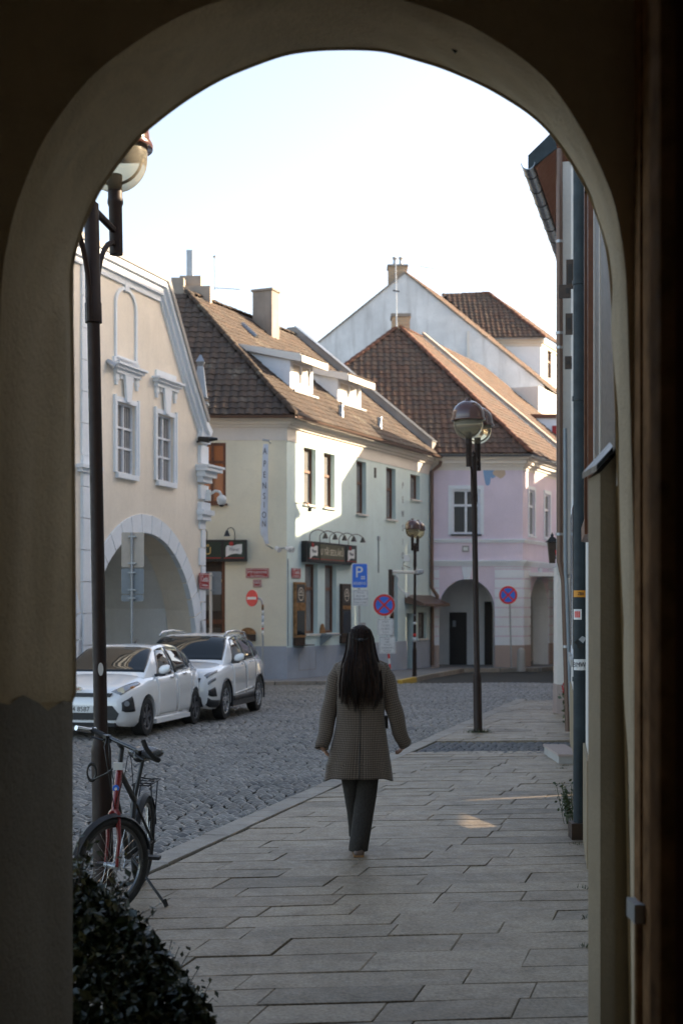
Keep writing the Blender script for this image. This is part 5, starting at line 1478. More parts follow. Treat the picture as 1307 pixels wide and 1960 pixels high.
# ================================================================== PINK HOUSE
ph = thing('pink_house', (3.17, 53, 0), 'pink house with white rusticated arcade and hipped red brown roof', 'house')
FP = Fac(3.17, 53, 1, 0); FQ = Fac(6.8, 53, 0.414, 0.91)
arch_f = ell(1.53, 1.04, 1.15, 1.78)
ops = [dict(t0=0.49, t1=2.57, lo=-0.7, hi=arch_f, depth=0.6), dict(t0=0.98, t1=2.02, lo=4.62, hi=6.30, depth=0.12)]
wall(FP, 0, 3.63, -0.7, 7.3, ops, M['pink'], 'front_wall', ph)
ops = [dict(t0=0.9, t1=3.4, lo=-0.7, hi=ell(2.15, 1.25, 1.3, 1.7), depth=0.6), dict(t0=4.1, t1=6.6, lo=-0.7, hi=ell(5.35, 1.25, 1.3, 1.7), depth=0.6),
       dict(t0=0.78, t1=1.5, lo=4.6, hi=6.36, depth=0.1), dict(t0=2.88, t1=3.62, lo=4.6, hi=6.36, depth=0.1), dict(t0=5.0, t1=5.75, lo=4.6, hi=6.36, depth=0.1)]
wall(FQ, 0, 7.2, -0.7, 7.3, ops, M['pink'], 'side_wall', ph)
window(FP, 0.98, 2.02, 4.62, 6.30, ph, 0.10, M['whitewood'], M['pane'], 2, (0.66,), 0.08, M['bluepipe'])
mb = MB(); s = 0.15
for a, b, c, d in ((0.83, 0.98, 4.6, 6.45), (2.02, 2.17, 4.6, 6.45), (0.98, 2.02, 6.30, 6.45)): FP.box(mb, a, b, c, d, -0.004, 0.03)
mb.build('window_surround', M['white'], ph)
for a, b in ((0.78, 1.5), (2.88, 3.62), (5.0, 5.75)):
    window(FQ, a, b, 4.6, 6.36, ph, 0.08, M['whitewood'], M['panecurtain'], 1, (0.66,), 0.08, M['white'])
    mb = MB()
    for c in ((a - 0.12, a, 4.55, 6.5), (b, b + 0.12, 4.55, 6.5), (a, b, 6.36, 6.5)): FQ.box(mb, *c, -0.004, 0.03)
    mb.build('window_surround', M['white'], ph)
# string courses and cornice
for F, b in ((FP, 3.63), (FQ, 7.2)):
    for z0, z1, o in ((4.30, 4.38, 0.05), (4.38, 4.44, 0.09), (3.42, 3.50, 0.05), (3.50, 3.58, 0.10), (3.58, 3.64, 0.15), (7.02, 7.16, 0.02), (7.16, 7.26, 0.08), (7.26, 7.40, 0.18), (7.40, 7.52, 0.28)):
        mb = MB(); F.box(mb, 0.0, b + (o * 0.62 if F is FP else 0), z0, z1 - 0.002, -0.05, o); mb.build('cornice' if z0 > 6 else 'string_course', M['offwhite'] if z0 > 6 else M['white'], ph)
# rusticated ground-floor blocks
def rust(F, a, b, z0, z1, h, cut=None):
    z = z0
    while z < z1 - 0.02:
        zz = min(z + h - 0.05, z1)
        aa, bb = a, b
        if cut:
            for (c, ra, rb_, zc_) in cut:
                f = ell(c, ra + 0.02, rb_ + 0.02, zc_)
                zm = zz
                if zm < zc_ : half = ra + 0.02
                else:
                    k_ = (zm - zc_) / (rb_ + 0.02); half = (ra + 0.02) * math.sqrt(max(0, 1 - k_ * k_))
                if aa < c < bb: pass
                elif c >= bb: bb = min(bb, c - half)
                else: aa = max(aa, c + half)
        if bb - aa > 0.05:
            mb = MB(); F.box(mb, aa, bb, z, zz, -0.03, 0.04); mb.build('rusticated_block', M['white'], ph)
        z += h
rust(FP, 0.0, 0.49, 0.45, 3.38, 0.36); rust(FP, 2.575, 3.63, 0.45, 3.38, 0.36)
rust(FQ, 0.045, 0.895, 0.45, 3.38, 0.36); rust(FQ, 3.405, 4.095, 0.45, 3.38, 0.36)
for F, segs in ((FP, ((0, 0.49), (2.575, 3.66))), (FQ, ((0.03, 0.895), (3.405, 4.095), (6.6, 7.2)))):
    for a, b in segs:
        mb = MB(); F.box(mb, a, b, -0.7, 0.44, -0.03, 0.05); mb.build('plinth', M['pinkstone'], ph)
for F, c, zt in ((FP, 1.53, 2.92), (FQ, 2.15, 3.0), (FQ, 5.35, 3.0)):
    mb = MB(); mb.prism([F.p(c - 0.11, zt, -0.02), F.p(c + 0.11, zt, -0.02), F.p(c + 0.2, 3.40, -0.02), F.p(c - 0.2, 3.40, -0.02)], F.p(0, 0, 0.09) - F.p(0, 0, 0)); mb.build('keystone', M['white'], ph)
# arcade interior with door
mb = MB(); FP.box(mb, -0.2, 3.3, -0.7, 3.2, -3.2, -3.0); mb.build('arcade_back_wall', M['arcade'], ph)
mb = MB(); FP.box(mb, -0.2, 0.3, -0.7, 3.2, -3.0, -0.61); mb.build('arcade_side_wall', M['arcade'], ph)
mb = MB(); FP.box(mb, -0.2, 9, 3.05, 3.2, -6, -0.61); mb.build('arcade_ceiling', M['arcade'], ph)
mb = MB(); FQ.box(mb, 2.6, 7.2, -0.7, 3.05, -3.4, -3.1); mb.build('arcade_back_wall', M['arcade'], ph)
q0 = lambda px, d: (px - CX) / FPX * d - 3.17
mb = MB(); FP.box(mb, q0(860, 55.9), q0(893, 55.9), -0.6, CAMZ + (HY - 1172) / FPX * 55.9, -2.995, -2.93); dd = mb.build('arcade_door', M['blackwood'], ph)
mb = MB(); FP.box(mb, q0(866, 55.9), q0(872, 55.9), 1.1, 1.35, -2.932, -2.925); mb.build('door_notice', M['signback'], dd)
mb = MB(); FP.box(mb, q0(927, 55.9), q0(945, 55.9), -0.6, 2.1, -2.995, -2.95); mb.build('arcade_niche', M['blackwood'], ph)
# plastered linings of the arcade openings
for F, c, a_r, b_r, z_r in ((FP, 1.53, 1.04, 1.15, 1.78), (FQ, 2.15, 1.25, 1.3, 1.7), (FQ, 5.35, 1.25, 1.3, 1.7)):
    prof = [(c - a_r + 0.006, -0.65)] + [(c - (a_r - 0.006) * math.cos(math.pi * k / 18), z_r + (b_r - 0.006) * math.sin(math.pi * k / 18)) for k in range(19)] + [(c + a_r - 0.006, -0.65)]
    mb = MB()
    for (t0_, z0_), (t1_, z1_) in zip(prof[:-1], prof[1:]): mb.quad(F.p(t0_, z0_, -0.004), F.p(t1_, z1_, -0.004), F.p(t1_, z1_, -0.62), F.p(t0_, z0_, -0.62))
    mb.build('arch_lining', M['arcade'], ph, True, 40)
# house sign, painted blot and box
mb = MB(); FP.box(mb, q0(884, 53), q0(897, 53), 3.95, 4.18, 0.0, 0.03); hs = mb.build('house_sign', M['greywall'], ph)
mb = MB(); FP.box(mb, q0(886, 53), q0(895, 53), 4.0, 4.13, 0.028, 0.036); mb.build('sign_face', M['signwhite'], hs)
mural = []
def blob(pts_, mat, nm, o):
    mb = MB(); mb.prism([FP.p(q0(x, 53), CAMZ + (HY - y) / FPX * 53, 0.0) for x, y in pts_], FP.p(0, 0, o) - FP.p(0, 0, 0)); mb.build(nm, mat, ph)
M['mblue'] = plaster('faded_blue_wall_paint', (0.24, 0.40, 0.62), 0.3, 0.0)
M['mgold'] = plaster('faded_ochre_wall_paint', (0.62, 0.48, 0.36), 0.2, 0.0)
blob([(924, 899), (926, 895), (931, 898), (936, 886), (941, 882), (949, 883), (951, 889), (948, 897), (944, 903), (948, 912), (942, 916), (939, 913), (937, 927), (933, 930), (929, 928), (926, 915)], M['mblue'], 'painted_blue_figure', 0.004)
blob([(942, 904), (950, 897), (953, 891), (957, 891), (961, 896), (966, 900), (967, 908), (962, 914), (957, 916), (950, 912), (944, 909)], M['mgold'], 'painted_ochre_figure', 0.0045)
# roof
zp = 7.60
PE0 = Vector((7.03, 52.65, zp)); uq = Vector((FQ.u.x, FQ.u.y, 0)); PAP = Vector((2.41, 59.83, 13.76))
PE1 = PE0 + uq * 7.5; PRE = PAP + uq * 2.95
nF = Vector((0, -(13.76 - zp), 7.18)).normalized()
hl = hit(672, 693, PE0, nF); dl = (hl - PAP); PL = PAP + dl * ((zp - PAP.z) / dl.z)
mb = MB(); mb.poly([PL, PE0, PAP]); mb.poly([PE0, PE1, PRE, PAP]); mb.poly([PL, PAP, PRE, PL + uq * 8]); proof = mb.build('roof', M['underroof'], ph)
FACT = (PE0 - PL).length
cut0 = Vector((2.6, 52.65, zp))
tile_slope([PL, PE0, PAP], proof, M['redtile'])
tile_slope([PE0, PE1, PRE, PAP], proof, M['redtile'])
ridge_tiles(PE0 + Vector((0, 0, 0.05)), PAP + Vector((0, 0, 0.05)), proof, M['brightred'], 0.12); ridge_tiles(PAP, PRE, proof, M['brightred'], 0.12); ridge_tiles(PL.lerp(PAP, 0.35), PAP, proof, M['brightred'], 0.12)
gut(Vector((3.2, 52.58, zp - 0.03)), PE0 + Vector((0.05, -0.07, -0.03)), 0.075, 'gutter', M['greygutter'], ph)
nq = Vector((FQ.n.x, FQ.n.y, 0))
gut(PE0 + nq * 0.07 + Vector((0, 0, -0.03)), PE1 + nq * 0.07 + Vector((0, 0, -0.03)), 0.075, 'gutter', M['greygutter'], ph)
# valley flashing beside the corner house
mb = MB(); mb.tube([hit(786, 826, PE0, nF) + nF * 0.1, hit(822, 866, PE0, nF) + nF * 0.1], 0.12, 6); mb.build('valley_flashing', M['greygutter'], ph)
# parapet on the far side of the right slope
def pz(s): return zp + (s + 0.35) * (13.76 - zp) / 7.18
def prz(t_, z_, s_): return FQ.p(t_, z_, -s_)
tE = 7.10
mb = MB(); mb.prism([prz(tE, pz(-0.3), -0.3), prz(tE, pz(-0.3) + 0.32, -0.3), prz(tE, pz(6.8) + 0.32, 6.8), prz(tE, pz(6.8) - 0.2, 6.8)], uq * 0.40); mb.build('fire_wall', M['chimlight'], ph)
mb = MB(); mb.prism([prz(tE - 0.22, pz(-0.3) + 0.06, -0.3), prz(tE - 0.22, pz(-0.3) + 0.14, -0.3), prz(tE - 0.22, pz(6.7) + 0.14, 6.7), prz(tE - 0.22, pz(6.7) + 0.06, 6.7)], uq * 0.22); mb.build('fire_wall_flashing', M['galv'], ph)
# brick chimney on the hip
M['bricktex'], nt, b = newmat('yellow_brick')
bt = nt.nodes.new('ShaderNodeTexBrick'); bt.inputs['Scale'].default_value = 1.0; bt.inputs['Brick Width'].default_value = 0.28; bt.inputs['Row Height'].default_value = 0.085
bt.inputs['Mortar Size'].default_value = 0.012; bt.inputs['Color1'].default_value = (0.46, 0.27, 0.15, 1); bt.inputs['Color2'].default_value = (0.56, 0.38, 0.22, 1); bt.inputs['Mortar'].default_value = (0.34, 0.3, 0.26, 1)
g = nt.nodes.new('ShaderNodeNewGeometry'); sp_ = nt.nodes.new('ShaderNodeSeparateXYZ'); cb = nt.nodes.new('ShaderNodeCombineXYZ')
nt.links.new(g.outputs['Position'], sp_.inputs[0]); nt.links.new(math_(nt, 'ADD', sp_.outputs[0], sp_.outputs[1]), cb.inputs[0]); nt.links.new(sp_.outputs[2], cb.inputs[1]); nt.links.new(cb.outputs[0], bt.inputs[0])
nt.links.new(bt.outputs[0], b.inputs['Base Color']); b.inputs['Roughness'].default_value = 0.9
FZ = Fac(0, 59.6, 1, 0)
x = lambda px, d: (px - CX) / FPX * d
zz_ = lambda py, d: CAMZ + (HY - py) / FPX * d
mb = MB(); FZ.box(mb, x(750, 59.6), x(784, 59.6), 12.6, zz_(606, 59.6), -0.85, 0.0); c_ = mb.build('chimney', M['bricktex'], ph)
mb = MB(); FZ.box(mb, x(748, 59.6), x(786, 59.6), zz_(606, 59.6) + 0.002, zz_(600, 59.6), -0.9, 0.05); mb.build('chimney_cap', M['chim'], c_)
ae = thing('roof_mast', W(758, 620, 59.4), 'tall thin aerial mast strapped to the brick chimney of the pink house', 'aerial')
mb = MB(); mb.tube([W(759, 625, 59.4), W(757, 500, 59.4)], [0.035, 0.022], 6); mb.build('mast', M['galv'], ae)
mb = MB(); mb.tube([W(752, 556, 59.4), W(764, 558, 59.4)], 0.03, 6)
for py in (520, 527, 534, 541): mb.tube([W(752, py, 59.2), W(762, py - 1, 59.6)], 0.012, 5)
mb.build('crossbars', M['black'], ae)
# bollard and no-stopping sign are built with the street furniture

# ================================================================== HOUSES BEHIND
gh = thing('white_gable_house', (3, 70, 0), 'large white weathered gable wall rising behind the hipped roofs', 'house')
FG = Fac(0, 70, 1, 0); ug = Vector((0.36, 0.93, 0)).normalized()
gp = [(x(500, 70), zz_(745, 70)), (x(775, 70), zz_(523, 70)), (x(1038, 70), zz_(736, 70)), (x(1038, 70), 2.0), (x(500, 70), 2.0)]
mb = MB(); mb.prism([FG.p(t, z) for t, z in gp], ug * 0.4); mb.build('gable_wall', M['gablewhite'], gh)
mb = MB(); mb.poly([FG.p(gp[2][0] + 0.15, gp[2][1] - 0.12, -0.4), FG.p(gp[2][0] + 0.15, gp[2][1] - 0.12, -0.4) + ug * 14, FG.p(gp[1][0], gp[1][1], -0.4) + ug * 14, FG.p(gp[1][0], gp[1][1], -0.4)])
mb.poly([FG.p(gp[1][0], gp[1][1], -0.4), FG.p(gp[1][0], gp[1][1], -0.4) + ug * 14, FG.p(gp[0][0], gp[0][1], -0.4) + ug * 14, FG.p(gp[0][0], gp[0][1], -0.4)])
groof = mb.build('roof', M['underroof'], gh)
a_, b_ = FG.p(gp[2][0] + 0.2, gp[2][1] - 0.14, 0.08), FG.p(gp[1][0], gp[1][1], 0.08)
tile_slope([a_, a_ + ug * 6.0, b_ + ug * 6.0, b_], groof, M['redtile'], 0.26, 0.34)
for i, (p_, q_) in enumerate(((gp[0], gp[1]), (gp[1], gp[2]))):
    mb = MB(); mb.prism([FG.p(p_[0], p_[1] + 0.0, 0.06), FG.p(q_[0], q_[1], 0.06), FG.p(q_[0], q_[1] + 0.10, 0.06), FG.p(p_[0], p_[1] + 0.10, 0.06)], Vector((0, 0.3, 0))); mb.build('verge_trim', M['chim'], gh)
mb = MB(); FG.box(mb, x(743, 70.6), x(779, 70.6), zz_(560, 70.6), zz_(510, 70.6), -1.5, -0.6); c_ = mb.build('chimney', M['bricktex'], gh)
mb = MB(); FG.box(mb, x(741, 70.6), x(781, 70.6), zz_(510, 70.6) + 0.002, zz_(506, 70.6), -1.55, -0.55); mb.build('chimney_cap', M['chim'], c_)
for px in (755, 767):
    mb = MB(); mb.lathe(W(px, 506, 71.2), [(0.10, 0.0), (0.08, 0.2), (0.13, 0.32), (0.12, 0.36)], 10); mb.build('chimney_pot', M['galv'], c_)
aerial('tv_aerial', W(806, 535, 71.5), W(805, 508, 71.5), [W(804, 510, 71.5), W(832, 514, 71.5)], 'small TV aerial on the right slope of the white gable house', 71)
mb = MB(); FG.box(mb, x(893, 70), x(897, 70), zz_(700, 70), zz_(634, 70), 0.0, 0.06); mb.build('vent_strip', M['offwhite'], gh)
# cross wing with its own hipped roof
wg = thing('cross_wing', (9, 76, 0), 'white cross wing with red hipped roof and sunlit side window behind the gable', 'house')
FW = Fac(0, 76, 1, 0); FX = Fac(x(1034, 76), 76, 0.414, 0.91)
mb = MB(); FW.box(mb, x(930, 76), x(1034, 76), 6, zz_(652, 76), -4, 0.0); mb.build('wall', M['white'], wg)
wl = [dict(t0=1.3, t1=2.1, lo=zz_(728, 78), hi=zz_(672, 78), depth=0.15), dict(t0=5.0, t1=5.8, lo=zz_(728, 78), hi=zz_(672, 78), depth=0.15)]
wall(FX, 0, 7, 5, zz_(652, 76), wl, M['offwhite'], 'sunlit_wall', wg)
window(FX, 1.3, 2.1, wl[0]['lo'], wl[0]['hi'], wg, 0.12, M['brownwood'], M['pane'], 1, (0.6,), 0.07, M['white'])
zE = zz_(650, 76)
for F, a, b in ((FW, x(945, 76), x(1034, 76)), (FX, 0, 7)):
    for z0, z1, o in ((zE - 0.35, zE - 0.2, 0.08), (zE - 0.198, zE, 0.2)):
        mb = MB(); F.box(mb, a, b + (o * 0.6 if F is FW else 0), z0, z1, -0.05, o); mb.build('cornice', M['offwhite'], wg)
e0 = Vector((x(1042, 75.6), 75.6, zE + 0.05)); eL = Vector((x(930, 75.6), 75.6, zE + 0.05)); apx = W(935, 562, 79.6); lft = W(845, 567, 79.6)
mb = MB(); mb.poly([eL, e0, apx, lft]); mb.poly([e0, e0 + uq * 8, apx + uq * 4, apx]); wroof2 = mb.build('roof', M['underroof'], wg)
tile_slope([eL, e0, apx, lft], wroof2, M['redtile'], 0.27, 0.34); tile_slope([e0, e0 + uq * 8, apx + uq * 4, apx], wroof2, M['redtile'], 0.27, 0.34)
ridge_tiles(e0, apx, wroof2, M['brightred'], 0.12); ridge_tiles(lft, apx, wroof2, M['brightred'], 0.12)
gut(eL, e0 + Vector((0, -0.06, -0.02)), 0.08, 'gutter', M['greygutter'], wg)
# terrace row beyond the pink house's parapet
th = thing('terrace_house', FQ.p(9, 0, 0), 'narrow terrace roof between the pink house parapet and the white gable', 'house')
tz0 = 7.6
T0, T1 = 7.52, 15.0
mb = MB(); FQ.box(mb, T0, T1, -0.7, 7.4, -8, -0.02); mb.build('wall', M['offwhite'], th)
a0_, a1_ = FQ.p(T0, tz0 + 0.1, 0.35), FQ.p(T1, tz0 + 0.1, 0.35); b0_, b1_ = FQ.p(T0, pz(6.6) + 0.1, -6.6), FQ.p(T1, pz(6.6) + 0.1, -6.6)
mb = MB(); mb.poly([a0_, a1_, b1_, b0_]); mb.poly([b0_, b1_, FQ.p(T1, tz0, -13.5), FQ.p(T0, tz0, -13.5)]); troof = mb.build('roof', M['underroof'], th)
tile_slope([a0_, a1_, b1_, b0_], troof, M['redtile'])
lw = thing('sunlit_annex', (11.5, 70, 0), 'low bright annex wall with red coping right of the white gable', 'wall')
F5 = Fac(x(1030, 68), 68, 0.414, 0.91)
mb = MB(); F5.box(mb, 0.0, 8, 4, zz_(742, 68.5), -3, 0.0); mb.build('annex_wall', M['offwhite'], lw)
F6 = Fac(x(1003, 64), 64, 1, 0)
mb = MB(); F6.box(mb, 0.0, 4, 4, zz_(800, 64), -0.3, 0.0); mb.build('yard_wall', M['white'], lw)
mb = MB(); F6.box(mb, -0.1, 4, zz_(800, 64) + 0.002, zz_(793, 64), -0.4, 0.1); mb.build('wall_coping', M['brightred'], lw)
mb = MB(); F6.box(mb, x(1056, 64) - x(1003, 64), x(1066, 64) - x(1003, 64), zz_(835, 64), zz_(815, 64), 0.001, 0.04); mb.build('red_shutter', M['red'], lw)

# ================================================================== street houses round the corner on the right (they shade the street)
e1 = Vector((0.93, 0.37, 0)).normalized(); e2 = Vector((-e1.y, e1.x, 0))
def P2(a, b, z): return e1 * a + e2 * b + Vector((0, 0, z))
def shade_house(label, b0, b1, a0, a1, ez_, rz_, mat, ridge_along='e1', over=0.45):
    r = thing('side_street_house', P2((a0 + a1) / 2, (b0 + b1) / 2, 0), label, 'house', 'houses on the right side of the street')
    mb = MB(); mb.box8([P2(a0, b0, -0.8), P2(a1, b0, -0.8), P2(a1, b1, -0.8), P2(a0, b1, -0.8), P2(a0, b0, ez_), P2(a1, b0, ez_), P2(a1, b1, ez_), P2(a0, b1, ez_)]); mb.build('wall', mat, r)
    mb = MB(); bm_ = (b0 + b1) / 2; am = (a0 + a1) / 2
    if ridge_along == 'e1':
        prof = [(b0 - over, ez_ - over * 0.6), (bm_, rz_), (b1 + over, ez_ - over * 0.6), (b1 + over, ez_ - over * 0.6 - 0.15), (b0 - over, ez_ - over * 0.6 - 0.15)]
        mb.prism([P2(a0 - 0.3, b, z) for b, z in prof], e1 * (a1 - a0 + 0.6))
    else:
        prof = [(a0 - over, ez_ - over * 0.6), (am, rz_), (a1 + over, ez_ - over * 0.6), (a1 + over, ez_ - over * 0.6 - 0.15), (a0 - over, ez_ - over * 0.6 - 0.15)]
        mb.prism([P2(a, b0 - 0.0, z) for a, z in prof], e2 * (b1 - b0))
    mb.build('roof', M['redtile'], r)
    return r
TN = math.tan(SUN_EL)
lowm = shade_house('low house between two taller ones on the right side', 38.5, 43.1, 29, 37, 8.6, 10.75, M['offwhite'], 'e2')
shade_house('narrow gabled house on the right side of the street', 43.12, 46.2, 30, 38, 11.05, 12.2, M['cream'], 'e1', 0.8)
mb = MB(); mb.box8([P2(a, b, z) for z in (5, 15.0) for a, b in ((28.5, 39.3), (37.2, 39.3), (37.2, 40.06), (28.5, 40.06))]); mb.build('fire_wall', M['rightwall'], lowm)  # unseen slab added to shade the left edge of the sunlit wall patch
lowh = shade_house('lowest house at the far right end of the street', 46.22, 56, 36, 44, 9.2, 11.4, M['white'], 'e2')
mb = MB(); mb.box8([P2(39.5, 47.2, 9), P2(40.3, 47.2, 9), P2(40.3, 47.8, 9), P2(39.5, 47.8, 9), P2(39.5, 47.2, 12.4), P2(40.3, 47.2, 12.4), P2(40.3, 47.8, 12.4), P2(39.5, 47.8, 12.4)]); mb.build('chimney', M['bricktex'], lowh)
# ================================================================== STREET FURNITURE
def copy_tree(o, parent=None):
    c = o.copy(); scene.collection.objects.link(c)
    if parent is not None: c.parent = parent
    for ch_ in list(o.children): copy_tree(ch_, c)
    return c
def lamp():
    r = thing('street_lamp', (0, 0, 0), '', 'street lamp', 'twin globe street lamps')
    mb = MB(); mb.lathe((0, 0, 0), [(0.085, -0.1), (0.085, 0.0), (0.078, 0.03), (0.068, 0.06), (0.066, 0.86), (0.060, 0.90), (0.046, 0.94), (0.042, 3.62)], 20); mb.build('post', M['lampbrown'], r, True, 40)
    mb = MB(); mb.lathe((0, 0, 0), [(0.044, 3.60), (0.056, 3.60), (0.056, 3.72), (0.052, 3.73), (0.048, 4.36), (0.0, 4.40)], 18); mb.build('upper_sleeve', M['lampbrown'], r, True, 40)
    ax = Vector((0.277, 0.961, 0))
    for sg in (-1, 1):
        c = ax * 0.37 * sg
        mb = MB(); mb.tube([Vector((0, 0, 4.34)), c + Vector((0, 0, 4.27))], 0.024, 8)
        pts_ = [ax * sg * (0.05 + 0.30 * (1 - math.cos(math.pi / 2 * k / 8))) + Vector((0, 0, 3.72 + 0.47 * math.sin(math.pi / 2 * k / 8))) for k in range(9)]
        mb.tube(pts_, 0.018, 8); mb.tube([ax * sg * 0.052 + Vector((0, 0, 3.60)), ax * sg * 0.058 + Vector((0, 0, 3.75))], 0.022, 8)
        mb.lathe(c + ax * sg * 0.05 + Vector((0, 0, 4.24)), [(0.0, 0), (0.02, 0.01), (0.02, 0.03), (0.0, 0.04)], 8)
        mb.build('arm', M['lampbrown'], r, True, 40)
        mb = MB(); mb.lathe(c, [(0.045, 4.12), (0.046, 4.13), (0.046, 4.44), (0.054, 4.46), (0.054, 4.48), (0.050, 4.50), (0.050, 4.55)], 16); mb.build('stem', M['lampbrown'], r, True, 40)
        mb = MB(); gl = [(0.05, 4.545)] + [(0.226 * math.sin(a), 4.765 - 0.226 * math.cos(a)) for a in [0.32 + (math.pi / 2 - 0.32) * k / 8 for k in range(9)]] + [(0.226, 4.84)]
        mb.lathe(c, gl, 28); mb.lathe(c, [(r_ * 0.985, z) for r_, z in gl], 28)
        mb.build('globe', M['globe'], r, True, 60)
        mb = MB(); mb.torus(Matrix.Translation(c + Vector((0, 0, 4.775))) @ Matrix.Rotation(math.pi / 2, 4, 'X'), 0.172, 0.011, 22, 6, math.pi, 2 * math.pi)
        mb.lathe(c, [(0.046, 4.5), (0.046, 4.66), (0.0, 4.665)], 14); mb.lathe(c, [(0.19, 4.80), (0.19, 4.84), (0.0, 4.85)], 20); mb.build('lamp_holder', M['lampbrown'], r, True, 40)
        mb = MB(); mb.lathe(c, [(0.20, 4.825), (0.262, 4.82), (0.268, 4.835), (0.262, 4.86), (0.247, 4.865)] + [(0.247 * math.cos(a), 4.90 + 0.235 * math.sin(a)) for a in [math.pi / 2 * k / 9 for k in range(9)]] + [(0.05, 5.135), (0.045, 5.165), (0.0, 5.17)], 30); mb.build('hood', M['caprown'], r, True, 50)
    return r
lamp1 = lamp()
b1_ = W(199, 1660, 9.3)
lamp1.location = (b1_.x, 9.3, gz(9.3)); lamp1.rotation_euler = (0, -0.018, 0); lamp1.scale = (1.0, 1.0, 1.03)
lamp1['label'] = 'brown twin globe street lamp nearest, beside the leaning bicycle'
lamp2 = copy_tree(lamp1); b2_ = W(914.5, 1402, 22.05)
lamp2.location = (b2_.x, 22.05, gz(22)); lamp2.rotation_euler = (0, -0.017, 0); lamp2.scale = (1, 1, 1)
lamp2['label'] = 'brown twin globe street lamp on the pavement in front of the pink house'
lamp3 = copy_tree(lamp1); b3_ = W(793, 1295, 44.0)
lamp3.location = (b3_.x, 44.0, gz(44)); lamp3.rotation_euler = (0, 0.004, 0); lamp3.scale = (0.95, 0.95, 0.95)
lamp3['label'] = 'farthest brown twin globe street lamp by the corner house downpipe'
# round sticker on the near post and small ones on the far post
mb = MB(); c = W(205, 1293, 9.22)
K = 16
mb.add([c + Vector((-0.012 + 0.016 * math.cos(2 * math.pi * k / K) * 1.0, -0.022 + 0.020 * (0.5 + 0.5 * math.cos(2 * math.pi * k / K)), 0.042 * math.sin(2 * math.pi * k / K))) for k in range(K)], [tuple(range(K))])
o = mb.build('sticker', M['signwhite'], lamp1)
for py0, py1, mt in ((1208, 1214, 'signred2'), (1216, 1225, 'signwhite'), (1185, 1190, 'signwhite'), (1240, 1256, 'black'), (1170, 1172, 'galv')):
    mb = MB(); mb.lathe((b3_.x, 44.0, 0), [(0.062 if py0 > 1238 else 0.052, zz_(py1, 44)), (0.062 if py0 > 1238 else 0.052, zz_(py0, 44))], 12); mb.build('sticker', M[mt], lamp3, True)
# festive lighting bracket fixed on the far lamp
fb = thing('light_decoration', W(770, 1095, 43.9), 'pale light decoration bracket with hanging wires on the farthest street lamp', 'decoration')
mb = MB(); mb.tube([W(751, 1094, 43.9), W(806, 1096, 43.9)], 0.05, 8); mb.build('cross_bar', M['offwhite'], fb)
mb = MB(); a = W(747, 1090, 43.9)
mb.box(a.x - 0.06, a.x + 0.06, 43.84, 43.96, zz_(1140, 43.9), a.z); mb.build('bracket_box', M['darkwood'], fb)
mb = MB()
pts_ = [W(754 + 4 * math.sin(k * 0.9) + k * 2.2, 1098 + k * 4.6, 43.85) for k in range(11)]
mb.tube(pts_, 0.022, 5); mb.tube([W(757, 1098, 43.9), W(754, 1130, 43.9), W(760, 1148, 43.9)], 0.012, 5); mb.tube([W(775, 1136, 43.9), W(784, 1134, 43.9), W(783, 1140, 43.9), W(775, 1141, 43.9)], 0.022, 5); mb.build('wires', M['signwhite'], fb)
mb = MB(); mb.lathe(W(799, 1095, 43.8), [(0.0, -0.1), (0.1, -0.05), (0.1, 0.05), (0.0, 0.1)], 10); mb.lathe(W(806, 1094, 43.8), [(0.0, -0.08), (0.08, -0.04), (0.08, 0.04), (0.0, 0.08)], 10); mb.build('clamp', M['galv'], fb)
bx = thing('cable_box', W(778, 1068, 43.9), 'small white cable box strapped high on the farthest street lamp', 'box')
mb = MB(); a = W(778, 1068, 43.85); mb.box(a.x - 0.09, a.x + 0.09, 43.8, 43.92, a.z - 0.11, a.z + 0.1); mb.build('box_body', M['signwhite'], bx)
mb = MB(); mb.tube([a + Vector((-0.07, 0, -0.1)), a + Vector((-0.12, 0, -0.22)), a + Vector((0.1, 0, -0.3))], 0.012, 5); mb.build('cable', M['black'], bx)

